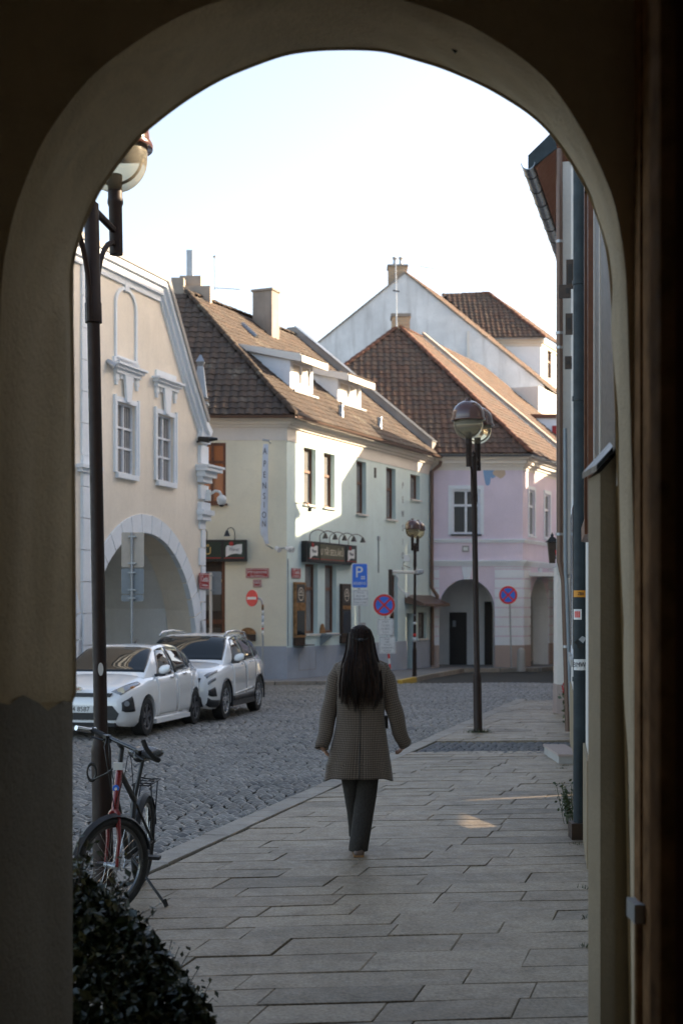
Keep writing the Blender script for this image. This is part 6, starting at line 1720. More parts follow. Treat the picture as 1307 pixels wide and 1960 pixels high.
# ------------------------------------------------------------------ signs
def disc(mb, c, r, nrm, th, n=32, rx=1.0):
    nrm = Vector(nrm).normalized(); a = Vector((0, 0, 1)).cross(nrm).normalized(); b = nrm.cross(a)
    mb.prism([c + a * r * math.cos(2 * math.pi * k / n) + b * r * math.sin(2 * math.pi * k / n) for k in range(n)], nrm * th)
    return a, b
def rplate(mb, c, ex, ey, nrm, w, h, th, rad=0.03):
    pts_ = []
    for sx, sy, a0 in ((1, 1, 0), (-1, 1, 90), (-1, -1, 180), (1, -1, 270)):
        for k in range(4):
            a = R(a0 + 30 * k); pts_.append(c + ex * (sx * (w / 2 - rad) + rad * math.cos(a)) + ey * (sy * (h / 2 - rad) + rad * math.sin(a)))
    mb.prism(pts_, nrm * th)
def nostop(name, cpx, cpy, rpx, d, pole_px, base_py, label, yaw=0.0):
    c = W(cpx, cpy, d); rr = rpx / FPX * d
    r = thing(name, (c.x, d, gz(d)), label, 'road sign', 'no stopping signs')
    nrm = Vector((math.sin(yaw), -math.cos(yaw), 0))
    mb = MB(); disc(mb, c - nrm * 0.02, rr, nrm, 0.02); f = mb.build('sign_plate', M['signwhite'], r)
    mb = MB(); disc(mb, c + nrm * 0.002, rr * 0.96, nrm, 0.004); mb.build('red_ring', M['signred2'], f)
    mb = MB()
    a = Vector((0, 0, 1)).cross(nrm).normalized(); b = nrm.cross(a)
    ri = rr * 0.755; hw = rr * 0.085
    for q_ in range(4):      # four blue sectors between the red diagonals
        am = math.pi / 2 * q_; da = math.asin(hw / ri)
        pts_ = [(math.sqrt(2) * hw * math.cos(am), math.sqrt(2) * hw * math.sin(am))]
        for k in range(9):
            an = am - math.pi / 4 + da + (math.pi / 2 - 2 * da) * k / 8
            pts_.append((ri * math.cos(an), ri * math.sin(an)))
        mb.prism([c + nrm * 0.0065 + a * u + b * v for u, v in pts_], nrm * 0.002)
    mb.build('blue_field', M['blue'], f)
    return r, c, nrm, a, b
def plate_rows(parent, c, nrm, a, b, w, h, rows, th=0.018):
    mb = MB(); rplate(mb, c - nrm * th, a, b, nrm, w, h, th); p_ = mb.build('text_plate', M['signwhite'], parent)
    mb = MB(); e = 0.025
    for (x0, x1, y0, y1) in ((-w / 2 + e, w / 2 - e, h / 2 - e - 0.008, h / 2 - e), (-w / 2 + e, w / 2 - e, -h / 2 + e, -h / 2 + e + 0.008), (-w / 2 + e, -w / 2 + e + 0.008, -h / 2 + e + 0.008, h / 2 - e - 0.008), (w / 2 - e - 0.008, w / 2 - e, -h / 2 + e + 0.008, h / 2 - e - 0.008)):
        q_ = [(x0, y0), (x1, y0), (x1, y1), (x0, y1)]; mb.prism([c + a * u + b * v + nrm * 0.001 for u, v in q_], nrm * 0.002)
    mb.build('plate_border', M['ink'], p_)
    n = len(rows)
    for i, t_ in enumerate(rows):
        lettering(t_, h / (n + 1.6) * 0.92, origin=c + nrm * 0.002 + b * (h / 2 - h * (i + 1.0) / (n + 1.0)), ex=a, ey=b, mat=M['ink'], parent=p_, sx=0.8, depth=0.001)
def bandpole(r, p0, p1, n, rad):
    for i in range(n):
        a = p0.lerp(p1, i / n); b = p0.lerp(p1, (i + 1) / n)
        mb = MB(); mb.tube([a, b], rad, 10); mb.build('pole_band', M['signred2'] if i % 2 == 0 else M['signwhite'], r, True, 60)
r, c, nrm, a, b = nostop('road_sign', 735, 1158, 21.5, 41.35, 744, 1280, 'no stopping sign with two white text plates on a red banded pole')
plate_rows(r, W(737.5, 1200.5, 41.34), nrm, a, b, 31 / FPX * 41.3, 33 / FPX * 41.3, ('ÚTERÝ', '1.3.-30.6.', '1.9.-30.11.', '7-15 h'))
plate_rows(r, W(741, 1234.5, 41.34), nrm, a, b, 31.5 / FPX * 41.3, 33 / FPX * 41.3, ('PLATÍ', 'OBĚ', 'STRANY', 'ZÁSOBOVÁNÍ', 'VOZIDLA'))
mb = MB(); mb.tube([W(734, 1140, 41.42), W(743.5, 1250, 41.42)], 0.03, 10); mb.build('pole', M['galv'], r, True, 60)
pb = W(748, 1296, 41.42); pb.z = gz(41.4); bandpole(r, W(743.5, 1250, 41.42), pb, 5, 0.032)
r, c, nrm, a, b = nostop('road_sign', 972, 1139, 18, 51.7, 976, 1281, 'no stopping sign standing before the white rusticated pier of the pink house', 0.0)
mb = MB(); pb = W(978, 1281, 51.75); pb.z = gz(51.7); mb.tube([W(974.5, 1122, 51.75), pb], 0.03, 10); mb.build('pole', M['galv'], r, True, 60)
# parking sign
r = thing('road_sign', (W(687, 1300, 41.2).x, 41.2, gz(41.2)), 'blue parking sign with white text plate right above the walking woman', 'road sign')
nrm = Vector((0, -1, 0)); a = Vector((1, 0, 0)); b = Vector((0, 0, 1)); d = 41.2; k_ = d / FPX
c = W(688.5, 1102, d); mb = MB(); rplate(mb, c - nrm * 0.02, a, b, nrm, 31 * k_, 48 * k_, 0.02, 0.05); f = mb.build('sign_plate', M['signwhite'], r)
mb = MB(); rplate(mb, c + nrm * 0.001, a, b, nrm, 28 * k_, 45 * k_, 0.004, 0.04); mb.build('blue_field', M['blue'], f)
lettering('P', 0.46, origin=W(687, 1096, d) + nrm * 0.007, ex=a, ey=b, mat=M['signwhite'], parent=f, depth=0.002)
mb = MB()
for i in range(2):
    for j in range(2):
        q_ = W(692.5 + i * 4.2, 1104 + j * 3.6, d) + nrm * 0.006; mb.box(q_.x - 0.024, q_.x + 0.024, q_.y - 0.003, q_.y, q_.z - 0.02, q_.z + 0.02)
mb.build('pictogram', M['signwhite'], f)
lettering('RESERVÉ', 0.115, origin=W(688.5, 1117, d) + nrm * 0.007, ex=a, ey=b, mat=M['signwhite'], parent=f, sx=0.85, depth=0.002)
plate_rows(r, W(690, 1144, d), nrm, a, b, 30 * k_, 31 * k_, ('PO-SO', '06-22 hod', 'ZÁSOBOVÁNÍ', 'MAX. 15 MIN'))
mb = MB(); pb = W(688, 1300, d + 0.06); pb.z = gz(d); mb.tube([W(687, 1085, d + 0.06), pb], 0.032, 10); mb.build('pole', M['galv'], r, True, 60)
# no entry sign, turned
r = thing('road_sign', (W(503, 1300, 41.0).x, 41.0, gz(41)), 'no entry sign on a bent pole plastered with small stickers', 'road sign')
c = W(482, 1145, 40.95); rr = 15.8 / FPX * 41; yaw = -0.75
nrm = Vector((math.sin(yaw), -math.cos(yaw), 0))
mb = MB(); a, b = disc(mb, c - nrm * 0.02, rr, nrm, 0.02); f = mb.build('sign_plate', M['signred2'], r)
mb = MB(); mb.prism([c + nrm * 0.002 + a * u * rr + b * v * rr for u, v in ((-0.78, -0.15), (0.78, -0.15), (0.78, 0.15), (-0.78, 0.15))], nrm * 0.004); mb.build('white_bar', M['signwhite'], f)
pb = W(503, 1300, 41.0); pb.z = gz(41)
mb = MB(); mb.tube([c - nrm * 0.03, W(492, 1145, 41), W(498, 1146, 41), W(502, 1151, 41), W(503, 1160, 41), pb], 0.032, 10); po = mb.build('pole', M['galv'], r, True, 60)
for py0, py1, mt in ((1157, 1167, 'orange'), (1169, 1176, 'signwhite'), (1178, 1190, 'banner'), (1191, 1199, 'signwhite'), (1202, 1205, 'signred2'), (1208, 1216, 'signwhite')):
    mb = MB(); mb.lathe(Vector((W(503, 1200, 41).x, 41, 0)), [(0.0335, zz_(py1, 41)), (0.0335, zz_(py0, 41))], 10); mb.build('sticker', M[mt] if mt != 'orange' else M['framebrown'], r, True)
# two signs seen from behind
def backsign(px, panels, d, label, polepx, top, mat='signback', pr=0.03):
    p = W(polepx, 1300, d); r = thing('road_sign', (p.x, d, rz(d)), label, 'road sign', 'road signs seen from behind')
    mb = MB(); mb.tube([W(polepx - 0.5, top, d), (p.x, d, rz(d))], pr, 10); mb.build('pole', M['galv'] if mat == 'signback' else M['offwhite'], r, True, 60)
    for (x0, x1, y0, y1, mt) in panels:
        c = W((x0 + x1) / 2, (y0 + y1) / 2, d + 0.06); mb = MB(); rplate(mb, c, Vector((1, 0, 0)), Vector((0, 0, 1)), Vector((0, 1, 0)), (x1 - x0) / FPX * d, (y1 - y0) / FPX * d, 0.02, 0.03)
        pl_ = mb.build('sign_plate', M[mt], r)
        for yy in (y0 + 8, y1 - 8) if y1 - y0 > 20 else ((y0 + y1) / 2,):
            q_ = W(polepx, yy, d); mb = MB(); mb.box(q_.x - 0.075, q_.x + 0.075, d - pr - 0.01, d + 0.058, q_.z - 0.014, q_.z + 0.014); mb.build('clamp', M['galv'], pl_)
    return r
backsign(253, [(233, 276, 1019, 1086, 'reflback'), (232.5, 276, 1088, 1137, 'signback'), (232.5, 275, 1138.5, 1151, 'signback')], 28.6, 'three stacked sign panels seen from behind before the cream arch', 253, 1019)
backsign(404, [(386, 424, 1094, 1138, 'signback')], 38.2, 'single grey sign panel seen from behind before the dark lane door', 404, 1096, 'light', 0.04)
# granite bollard
bo = thing('bollard', W(997, 1282, 51.2), 'round topped grey stone bollard beside the pier of the pink house', 'bollard')
p = W(997, 1282, 51.2)
mb = MB(); mb.lathe((p.x, 51.2, gz(51.2)), [(0.17, -0.1), (0.165, 0.0), (0.15, 0.55), (0.13, 0.68), (0.08, 0.75), (0.0, 0.77)], 16); mb.build('stone', M['concrete'], bo, True, 60)

# ================================================================== CARS
def interp(tab, y):
    if y <= tab[0][0]: return tab[0][1]
    for (a, va), (b, vb) in zip(tab[:-1], tab[1:]):
        if a <= y <= b:
            t = (y - a) / (b - a); i = [q[0] for q in tab].index(a); h = b - a; s1 = (vb - va) / h
            s0 = (va - tab[i - 1][1]) / (a - tab[i - 1][0]) if i > 0 else s1
            s2 = (tab[i + 2][1] - vb) / (tab[i + 2][0] - b) if i + 2 < len(tab) else s1
            m0 = 0 if s0 * s1 <= 0 and i > 0 else 2 * s0 * s1 / (s0 + s1) if i > 0 else s1
            m1 = 0 if s1 * s2 <= 0 and i + 2 < len(tab) else 2 * s1 * s2 / (s1 + s2) if i + 2 < len(tab) else s1
            return (2 * t ** 3 - 3 * t * t + 1) * va + (t ** 3 - 2 * t * t + t) * h * m0 + (-2 * t ** 3 + 3 * t * t) * vb + (t ** 3 - t * t) * h * m1
    return tab[-1][1]
def make_car(spec, loc, g, label, paint, rimmat, group=None, suv=False, full=True):
    r = thing('parked_car', (loc[0], loc[1], rz(loc[1])), label, 'car', group)
    gy = Vector((g[0], g[1], 0)).normalized(); gx = Vector((gy.y, -gy.x, 0))
    sl = Vector((0, 0, (rz(loc[1] + 4) - rz(loc[1])) / 4))
    O = Vector((loc[0], loc[1], rz(loc[1])))
    def P(x, y, z): return O + gx * x + gy * y + sl * y + Vector((0, 0, z))
    L, Wd = spec['L'], spec['W'] / 2
    def ring(y):
        w = Wd * interp(spec['wy'], y); zb = interp(spec['zb'], y); zt = interp(spec['zt'], y); zs = interp(spec['zs'], y)
        pts = [(0, zb), (w * 0.88, zb), (w * 0.965, zb + 0.07), (w * 0.995, zb + 0.20), (w, (zb + zs) / 2 + 0.02), (w * 0.985, zs - 0.10), (w * 0.955, zs - 0.03), (w * 0.91, zs + (zt - zs) * 0.25), (w * 0.72, zs + (zt - zs) * 0.75), (w * 0.38, zt - 0.006), (0, zt)]
        return pts
    ys = sorted(set([0.0, 0.025, 0.06, 0.12, 0.2, 0.3] + [0.3 + (L - 0.6) * k / 22 for k in range(23)] + [L - 0.3, L - 0.2, L - 0.12, L - 0.05, L]))
    mb = MB(); rings = []
    for y in ys:
        p = ring(y); rings.append([P(x, y, z) for x, z in p] + [P(-x, y, z) for x, z in reversed(p[1:-1])])
    mb.loft(rings)
    body = mb.build('body', paint, r, True, 38)
    fixn(body)
    # wheel wells
    wr = spec['wr']
    cut = MB()
    for y in (spec['yf'], spec['yr']):
        for sg in (-1, 1):
            a, b = P(sg * (Wd - 0.30), y, wr), P(sg * (Wd + 0.2), y, wr)
            cut.tube([a, b], wr + 0.055, 28)
    co = cut.build('cutter', M['plastic'], r); fixn(co)
    md = body.modifiers.new('b', 'BOOLEAN'); md.object = co; md.operation = 'DIFFERENCE'; md.solver = 'EXACT'
    dg = bpy.context.evaluated_depsgraph_get(); dg.update()
    me = bpy.data.meshes.new_from_object(body.evaluated_get(dg)); body.modifiers.clear(); old = body.data; body.data = me
    bpy.data.objects.remove(co)
    me.polygons.foreach_set('use_smooth', [True] * len(me.polygons)); me.set_sharp_from_angle(angle=R(38))
    # cabin
    ztop = spec['roof']; zb_ = spec['belt']; wtab = spec['cw']; rtab = spec['rw']
    def cring(y):
        zr = interp(ztop, y); z0 = interp(zb_, y); w0 = Wd * interp(wtab, y); w1 = Wd * interp(rtab, y)
        h = max(0.01, zr - z0)
        return [(w0, z0), (w0 - (w0 - w1) * 0.35, z0 + h * 0.42), (w1 + (w0 - w1) * 0.12, z0 + h * 0.84), (w1 * 0.93, z0 + h * 0.955), (w1 * 0.6, z0 + h * 0.99), (0, z0 + h)]
    c0, c1 = spec['cab']
    cys = [c0 + (c1 - c0) * k / 30 for k in range(31)]
    mb = MB(); rings = []
    for y in cys:
        p = cring(y); rings.append([P(x, y, z) for x, z in p] + [P(-x, y, z) for x, z in reversed(p[:-1])])
    mb.loft(rings); cab = mb.build('cabin', paint, r, True, 30); fixn(cab)
    def S(y, v):      # v 0..5 along the half ring, negative side mirrored for v>5 (10-v)
        p = cring(y); sg = 1
        if v > 5: v = 10 - v; sg = -1
        i = min(4, int(v)); t = v - i
        return Vector((sg * (p[i][0] + (p[i + 1][0] - p[i][0]) * t), y, p[i][1] + (p[i + 1][1] - p[i][1]) * t))
    def SB(y, v):
        p = ring(y); sg = 1
        if v > 10: v = 20 - v; sg = -1
        i = min(9, int(v)); t = v - i
        return Vector((sg * (p[i][0] + (p[i + 1][0] - p[i][0]) * t), y, p[i][1] + (p[i + 1][1] - p[i][1]) * t))
    def patch(name, mat, parent, fn, quad, off, n=8, m=4, label=None):
        """quad: four (y,v) corners"""
        G = []
        for i in range(n + 1):
            row = []
            for j in range(m + 1):
                s_, t_ = i / n, j / m
                y = (quad[0][0] * (1 - s_) + quad[1][0] * s_) * (1 - t_) + (quad[3][0] * (1 - s_) + quad[2][0] * s_) * t_
                v = (quad[0][1] * (1 - s_) + quad[1][1] * s_) * (1 - t_) + (quad[3][1] * (1 - s_) + quad[2][1] * s_) * t_
                p = fn(y, v); e = 0.02
                dy = fn(min(y + e, L), v) - fn(max(0, y - e), v); dv = fn(y, v + e) - fn(y, v - e)
                nn = dy.cross(dv)
                nn = nn.normalized() if nn.length > 1e-9 else Vector((1, 0, 0))
                if nn.dot(Vector((p.x, (p.y - L / 2) * 0.5, p.z - 0.4))) < 0: nn = -nn
                row.append((P(*(p + nn * off)), P(*(p - nn * 0.03))))
            G.append(row)
        mb = MB()
        for i in range(n):
            for j in range(m): mb.quad(G[i][j][0], G[i + 1][j][0], G[i + 1][j + 1][0], G[i][j + 1][0])
        rim = [G[i][0] for i in range(n + 1)] + [G[n][j] for j in range(1, m + 1)] + [G[i][m] for i in range(n - 1, -1, -1)] + [G[0][j] for j in range(m - 1, 0, -1)]
        for q_, q2 in zip(rim, rim[1:] + rim[:1]): mb.quad(q_[0], q2[0], q2[1], q_[1])
        o = mb.build(name, mat, parent, True, 45, label); 
        bm = bmesh.new(); bm.from_mesh(o.data); bmesh.ops.remove_doubles(bm, verts=bm.verts, dist=0.0004); bmesh.ops.recalc_face_normals(bm, faces=bm.faces); bm.to_mesh(o.data); bm.free()
        return o
    gl = spec['glass']
    patch('windscreen', M['carglass'], r, S, gl['front'], 0.008, 10, 14)
    patch('rear_window', M['carglass'], r, S, gl['rear'], 0.008, 8, 12)
    for q_ in gl['side']:
        patch('side_window', M['carside'], r, S, q_, 0.010, 8, 4)
        patch('side_window', M['carside'], r, S, [(y, 10 - v) for y, v in q_], 0.010, 8, 4)
    # doors with handles
    for q_ in spec['doors']:
        dq_ = patch('door', paint, r, SB, q_, 0.009, 10, 8)
        yh_ = q_[1][0] - 0.22; hh = SB(yh_, 6.02)
        mb = MB(); mb.tube([P(hh.x - 0.005, yh_ - 0.08, hh.z), P(hh.x + 0.03, yh_ - 0.06, hh.z + 0.002), P(hh.x + 0.03, yh_ + 0.06, hh.z + 0.006), P(hh.x - 0.005, yh_ + 0.08, hh.z + 0.008)], 0.014, 8); mb.build('door_handle', M['chrome'] if not suv else paint, dq_, True)
    for q_ in spec['doors']: patch('door', paint, r, SB, [(y, 20 - v) for y, v in q_], 0.009, 8, 6)
    # side moulding / sill
    mb = MB()
    for sg in (-1, 1):
        mb.box8([P(sg * (Wd * 0.9), spec['yf'] + wr + 0.08, spec['sill'][0]), P(sg * (Wd + 0.004), spec['yf'] + wr + 0.08, spec['sill'][0]), P(sg * (Wd + 0.004), spec['yr'] - wr - 0.08, spec['sill'][0]), P(sg * (Wd * 0.9), spec['yr'] - wr - 0.08, spec['sill'][0]),
                 P(sg * (Wd * 0.9), spec['yf'] + wr + 0.08, spec['sill'][1]), P(sg * (Wd - 0.0), spec['yf'] + wr + 0.08, spec['sill'][1]), P(sg * (Wd - 0.0), spec['yr'] - wr - 0.08, spec['sill'][1]), P(sg * (Wd * 0.9), spec['yr'] - wr - 0.08, spec['sill'][1])])
    mb.build('side_sill', M['plastic'] if suv else paint, r)
    if suv:
        for y in (spec['yf'], spec['yr']):
            for sg in (-1, 1):
                Mx = Matrix.Translation(P(sg * (Wd + 0.0), y, wr)) @ Matrix(((gy.x, 0, gx.x, 0), (gy.y, 0, gx.y, 0), (0, 1, 0, 0), (0, 0, 0, 1)))
                mb = MB(); mb.torus(Mx, wr + 0.055, 0.02, 28, 6, -0.25, math.pi + 0.25); mb.build('wheel_arch_trim', M['plastic'], r, True)
    # wheels
    for y in (spec['yf'], spec['yr']):
        for sg in (-1, 1):
            c = P(sg * (Wd - 0.115), y, wr); ax = gx * sg
            def cyl(prof, n=32):
                m2 = MB(); rings = []
                for rad, o_ in prof: rings.append([c + ax * o_ + (gy * math.cos(2 * math.pi * k / n) + Vector((0, 0, 1)) * math.sin(2 * math.pi * k / n)) * max(rad, 1e-4) for k in range(n)])
                m2.loft(rings); return m2
            wh_ = cyl([(wr * 0.62, -0.10), (wr * 0.93, -0.10), (wr, -0.075), (wr, 0.065), (wr * 0.97, 0.095), (wr * 0.80, 0.105), (wr * 0.70, 0.10), (wr * 0.68, 0.06)]).build('wheel', M['rubber'], r, True, 40)
            cyl([(wr * 0.675, 0.03), (wr * 0.675, 0.096), (wr * 0.61, 0.088), (wr * 0.60, 0.02)]).build('rim', rimmat, wh_, True, 40)
            cyl([(wr * 0.62, 0.0), (wr * 0.62, 0.025), (0.01, 0.03)]).build('brake_disc', M['plastic'], wh_, True, 40)
            sp2 = MB(); ns = spec['spokes']
            for k in range(ns):
                a = 2 * math.pi * k / ns + 0.3
                e1_ = gy * math.cos(a) + Vector((0, 0, 1)) * math.sin(a); e2_ = -gy * math.sin(a) + Vector((0, 0, 1)) * math.cos(a)
                for s2 in spec['spoke_split']:
                    w0, w1 = 0.030, 0.022
                    q0_ = c + e1_ * wr * 0.08; q1_ = c + e1_ * wr * 0.63 + e2_ * s2
                    sp2.prism([q0_ + e2_ * w0 + ax * 0.055, q0_ - e2_ * w0 + ax * 0.055, q1_ - e2_ * w1 + ax * 0.062, q1_ + e2_ * w1 + ax * 0.062], ax * 0.022)
            m2 = cyl([(wr * 0.2, 0.05), (wr * 0.19, 0.084), (wr * 0.05, 0.09), (0.001, 0.09)], 18); sp2.add(m2.v, m2.f)
            sp2.build('spokes', rimmat, wh_, True, 30)
    # mirrors
    ym, zm = spec['mirror']
    for sg in (-1, 1):
        rings = []
        for k, (xx, sc2) in enumerate(((0.0, 0.55), (0.04, 0.9), (0.10, 1.0), (0.16, 0.95), (0.205, 0.6))):
            rings.append([P(sg * (Wd - 0.02 + xx), ym + 0.07 * sc2 * math.cos(a) - 0.02 * k, zm + 0.075 * sc2 * math.sin(a) + 0.01 * k) for a in [2 * math.pi * q_ / 12 for q_ in range(12)]])
        mb = MB(); mb.loft(rings); mi = mb.build('wing_mirror', paint, r, True, 50)
        mb = MB(); mb.tube([P(sg * (Wd - 0.12), ym + 0.02, zm - 0.08), P(sg * (Wd + 0.08), ym, zm - 0.065)], 0.022, 8); mb.build('mirror_stalk', M['plastic'], mi)
    spec['extra'](r, P, patch, S, SB, Wd, L)
    return r

def kia_extra(r, P, patch, S, SB, Wd, L):
    for sg in (0, 1):
        f = (lambda v: v) if not sg else (lambda v: 20 - v)
        q_ = [(0.07, f(6.9)), (0.62, f(6.75)), (0.66, f(7.3)), (0.06, f(8.0))]
        hl_ = patch('headlight', M['lens'], r, SB, q_, 0.010, 10, 4)
        sgx = 1 if not sg else -1
        c = SB(0.16, f(7.3)); mb = MB(); mb.tube([P(c.x - sgx * 0.01, 0.13, c.z), P(c.x - sgx * 0.005, 0.10, c.z)], [0.05, 0.058], 14); mb.build('projector', M['chrome'], hl_, True, 40)
        mb = MB(); cc_ = SB(0.34, f(7.0)); mb.tube([P(cc_.x + sgx * 0.004, 0.30, cc_.z), P(cc_.x + sgx * 0.006, 0.42, cc_.z + 0.01)], 0.02, 8); mb.build('amber_lamp', M['amber'], hl_, True)
        q_ = [(0.035, f(3.3)), (0.30, f(3.4)), (0.24, f(5.3)), (0.045, f(5.3))]
        fo = patch('fog_light_recess', M['plastic'], r, SB, q_, 0.012, 6, 4)
        c = SB(0.12, f(4.7)); mb = MB(); mb.tube([P(c.x, 0.10, c.z), P(c.x + sgx * 0.012, 0.075, c.z)], 0.042, 12); mb.build('fog_lamp', M['lens'], fo, True, 40)
        # sill crease and door lower line
        patch('door_crease', M['chrome'], r, SB, [(1.25, f(2.35)), (2.6, f(2.35)), (2.6, f(2.42)), (1.25, f(2.42))], 0.012, 6, 1)
    mb = MB(); mb.box8([P(-0.52, -0.012, 0.655), P(0.52, -0.012, 0.655), P(0.52, 0.03, 0.655), P(-0.52, 0.03, 0.655), P(-0.56, -0.006, 0.715), P(0.56, -0.006, 0.715), P(0.56, 0.03, 0.715), P(-0.56, 0.03, 0.715)]); mb.build('upper_grille', M['plastic'], r)
    mb = MB(); mb.prism([P(-0.62, -0.014, 0.30), P(0.62, -0.014, 0.30), P(0.66, -0.014, 0.40), P(0.56, -0.014, 0.52), P(-0.56, -0.014, 0.52), P(-0.66, -0.014, 0.40)], P(0, 0.05, 0) - P(0, 0, 0)); mb.build('lower_grille', M['plastic'], r)
    # the visible corner of the lower grille wraps to the plate
    mb = MB(); mb.box8([P(-0.26, -0.035, 0.41), P(0.26, -0.035, 0.41), P(0.26, -0.015, 0.41), P(-0.26, -0.015, 0.41), P(-0.26, -0.035, 0.52), P(0.26, -0.035, 0.52), P(0.26, -0.015, 0.52), P(-0.26, -0.015, 0.52)]); pl = mb.build('number_plate', M['signwhite'], r)
    gx = (P(1, 0, 0) - P(0, 0, 0)); 
    lettering('5C4 8587', 0.105, origin=P(0, -0.038, 0.463), ex=gx, ey=Vector((0, 0, 1)), mat=M['blackink'], parent=pl, sx=0.98, depth=0.001)
    mb = MB(); pts = [P(0.075 * math.cos(a), 0.01, 0.775 + 0.035 * math.sin(a)) for a in [2 * math.pi * k / 20 for k in range(20)]]; mb.prism(pts, P(0, -0.035, 0) - P(0, 0, 0)); bd = mb.build('badge', M['chrome'], r)
    lettering('KIA', 0.045, origin=P(0, -0.028, 0.775), ex=gx, ey=Vector((0, 0, 1)), mat=M['red'], parent=bd, depth=0.002)
    mb = MB(); mb.tube([P(0, 2.6, 1.44), P(0, 2.72, 1.52)], [0.02, 0.006], 6); mb.build('roof_antenna', M['plastic'], r)
    mb = MB(); mb.box8([P(-0.60, -0.015, 0.20), P(0.60, -0.015, 0.20), P(0.66, 0.3, 0.20), P(-0.66, 0.3, 0.20), P(-0.60, -0.02, 0.255), P(0.60, -0.02, 0.255), P(0.66, 0.3, 0.255), P(-0.66, 0.3, 0.255)]); mb.build('bumper_lip', M['plastic'], r)
kia = dict(L=4.06, W=1.725, wr=0.305, yf=0.83, yr=3.41, spokes=5, spoke_split=(-0.035, 0.035), sill=(0.17, 0.24), mirror=(1.42, 1.02),
    wy=[(0, 0.74), (0.03, 0.80), (0.08, 0.86), (0.2, 0.925), (0.4, 0.97), (0.8, 1.0), (3.2, 1.0), (3.7, 0.95), (3.95, 0.86), (4.06, 0.76)],
    zb=[(0, 0.26), (0.1, 0.20), (0.5, 0.17), (3.4, 0.18), (3.9, 0.27), (4.06, 0.32)],
    zs=[(0, 0.62), (0.1, 0.68), (0.4, 0.78), (1.0, 0.86), (2.0, 0.91), (3.4, 0.965), (4.06, 0.93)],
    zt=[(0, 0.66), (0.05, 0.745), (0.15, 0.80), (0.5, 0.89), (1.15, 0.985), (2.0, 1.0), (3.6, 1.03), (4.0, 0.98), (4.06, 0.9)],
    roof=[(0.95, 0.93), (1.15, 1.02), (1.4, 1.17), (1.65, 1.31), (1.85, 1.395), (2.1, 1.435), (2.5, 1.45), (3.0, 1.43), (3.45, 1.36), (3.65, 1.29), (3.85, 1.13), (3.98, 0.96)],
    belt=[(0.95, 0.86), (2.0, 0.91), (3.4, 0.96), (3.98, 0.93)], cw=[(0.95, 0.88), (1.4, 0.90), (2.2, 0.92), (3.2, 0.90), (3.98, 0.80)], rw=[(0.95, 0.84), (1.4, 0.77), (1.9, 0.66), (2.6, 0.64), (3.4, 0.62), (3.98, 0.68)], cab=(0.95, 3.98),
    glass=dict(front=[(1.12, 2.6), (1.84, 2.55), (1.84, 7.45), (1.12, 7.4)], rear=[(3.55, 3.1), (3.88, 3.2), (3.88, 6.8), (3.55, 6.9)],
        side=[[(1.42, 0.08), (2.31, 0.08), (2.31, 2.3), (1.88, 2.2)], [(2.37, 0.08), (3.22, 0.2), (3.08, 2.2), (2.37, 2.3)], [(3.27, 0.25), (3.62, 0.7), (3.46, 1.95), (3.16, 2.15)]]),
    doors=[[(1.28, 2.2), (2.33, 2.2), (2.33, 6.9), (1.36, 6.9)], [(2.36, 2.2), (3.02, 2.2), (3.28, 6.9), (2.36, 6.9)]], extra=kia_extra)
gk = Vector((0.195, 0.981)).normalized(); lk = Vector((gk.y, -gk.x))
fw = Vector((W(283, 1408, 22.5).x, 22.5)); kc = fw - lk * (1.725 / 2 - 0.02) - gk * 0.83
make_car(kia, (kc.x, kc.y), gk, 'white hatchback parked nearest, behind the lamp post with number plate showing', M['carwhite'], M['rim'], 'white cars parked along the left')

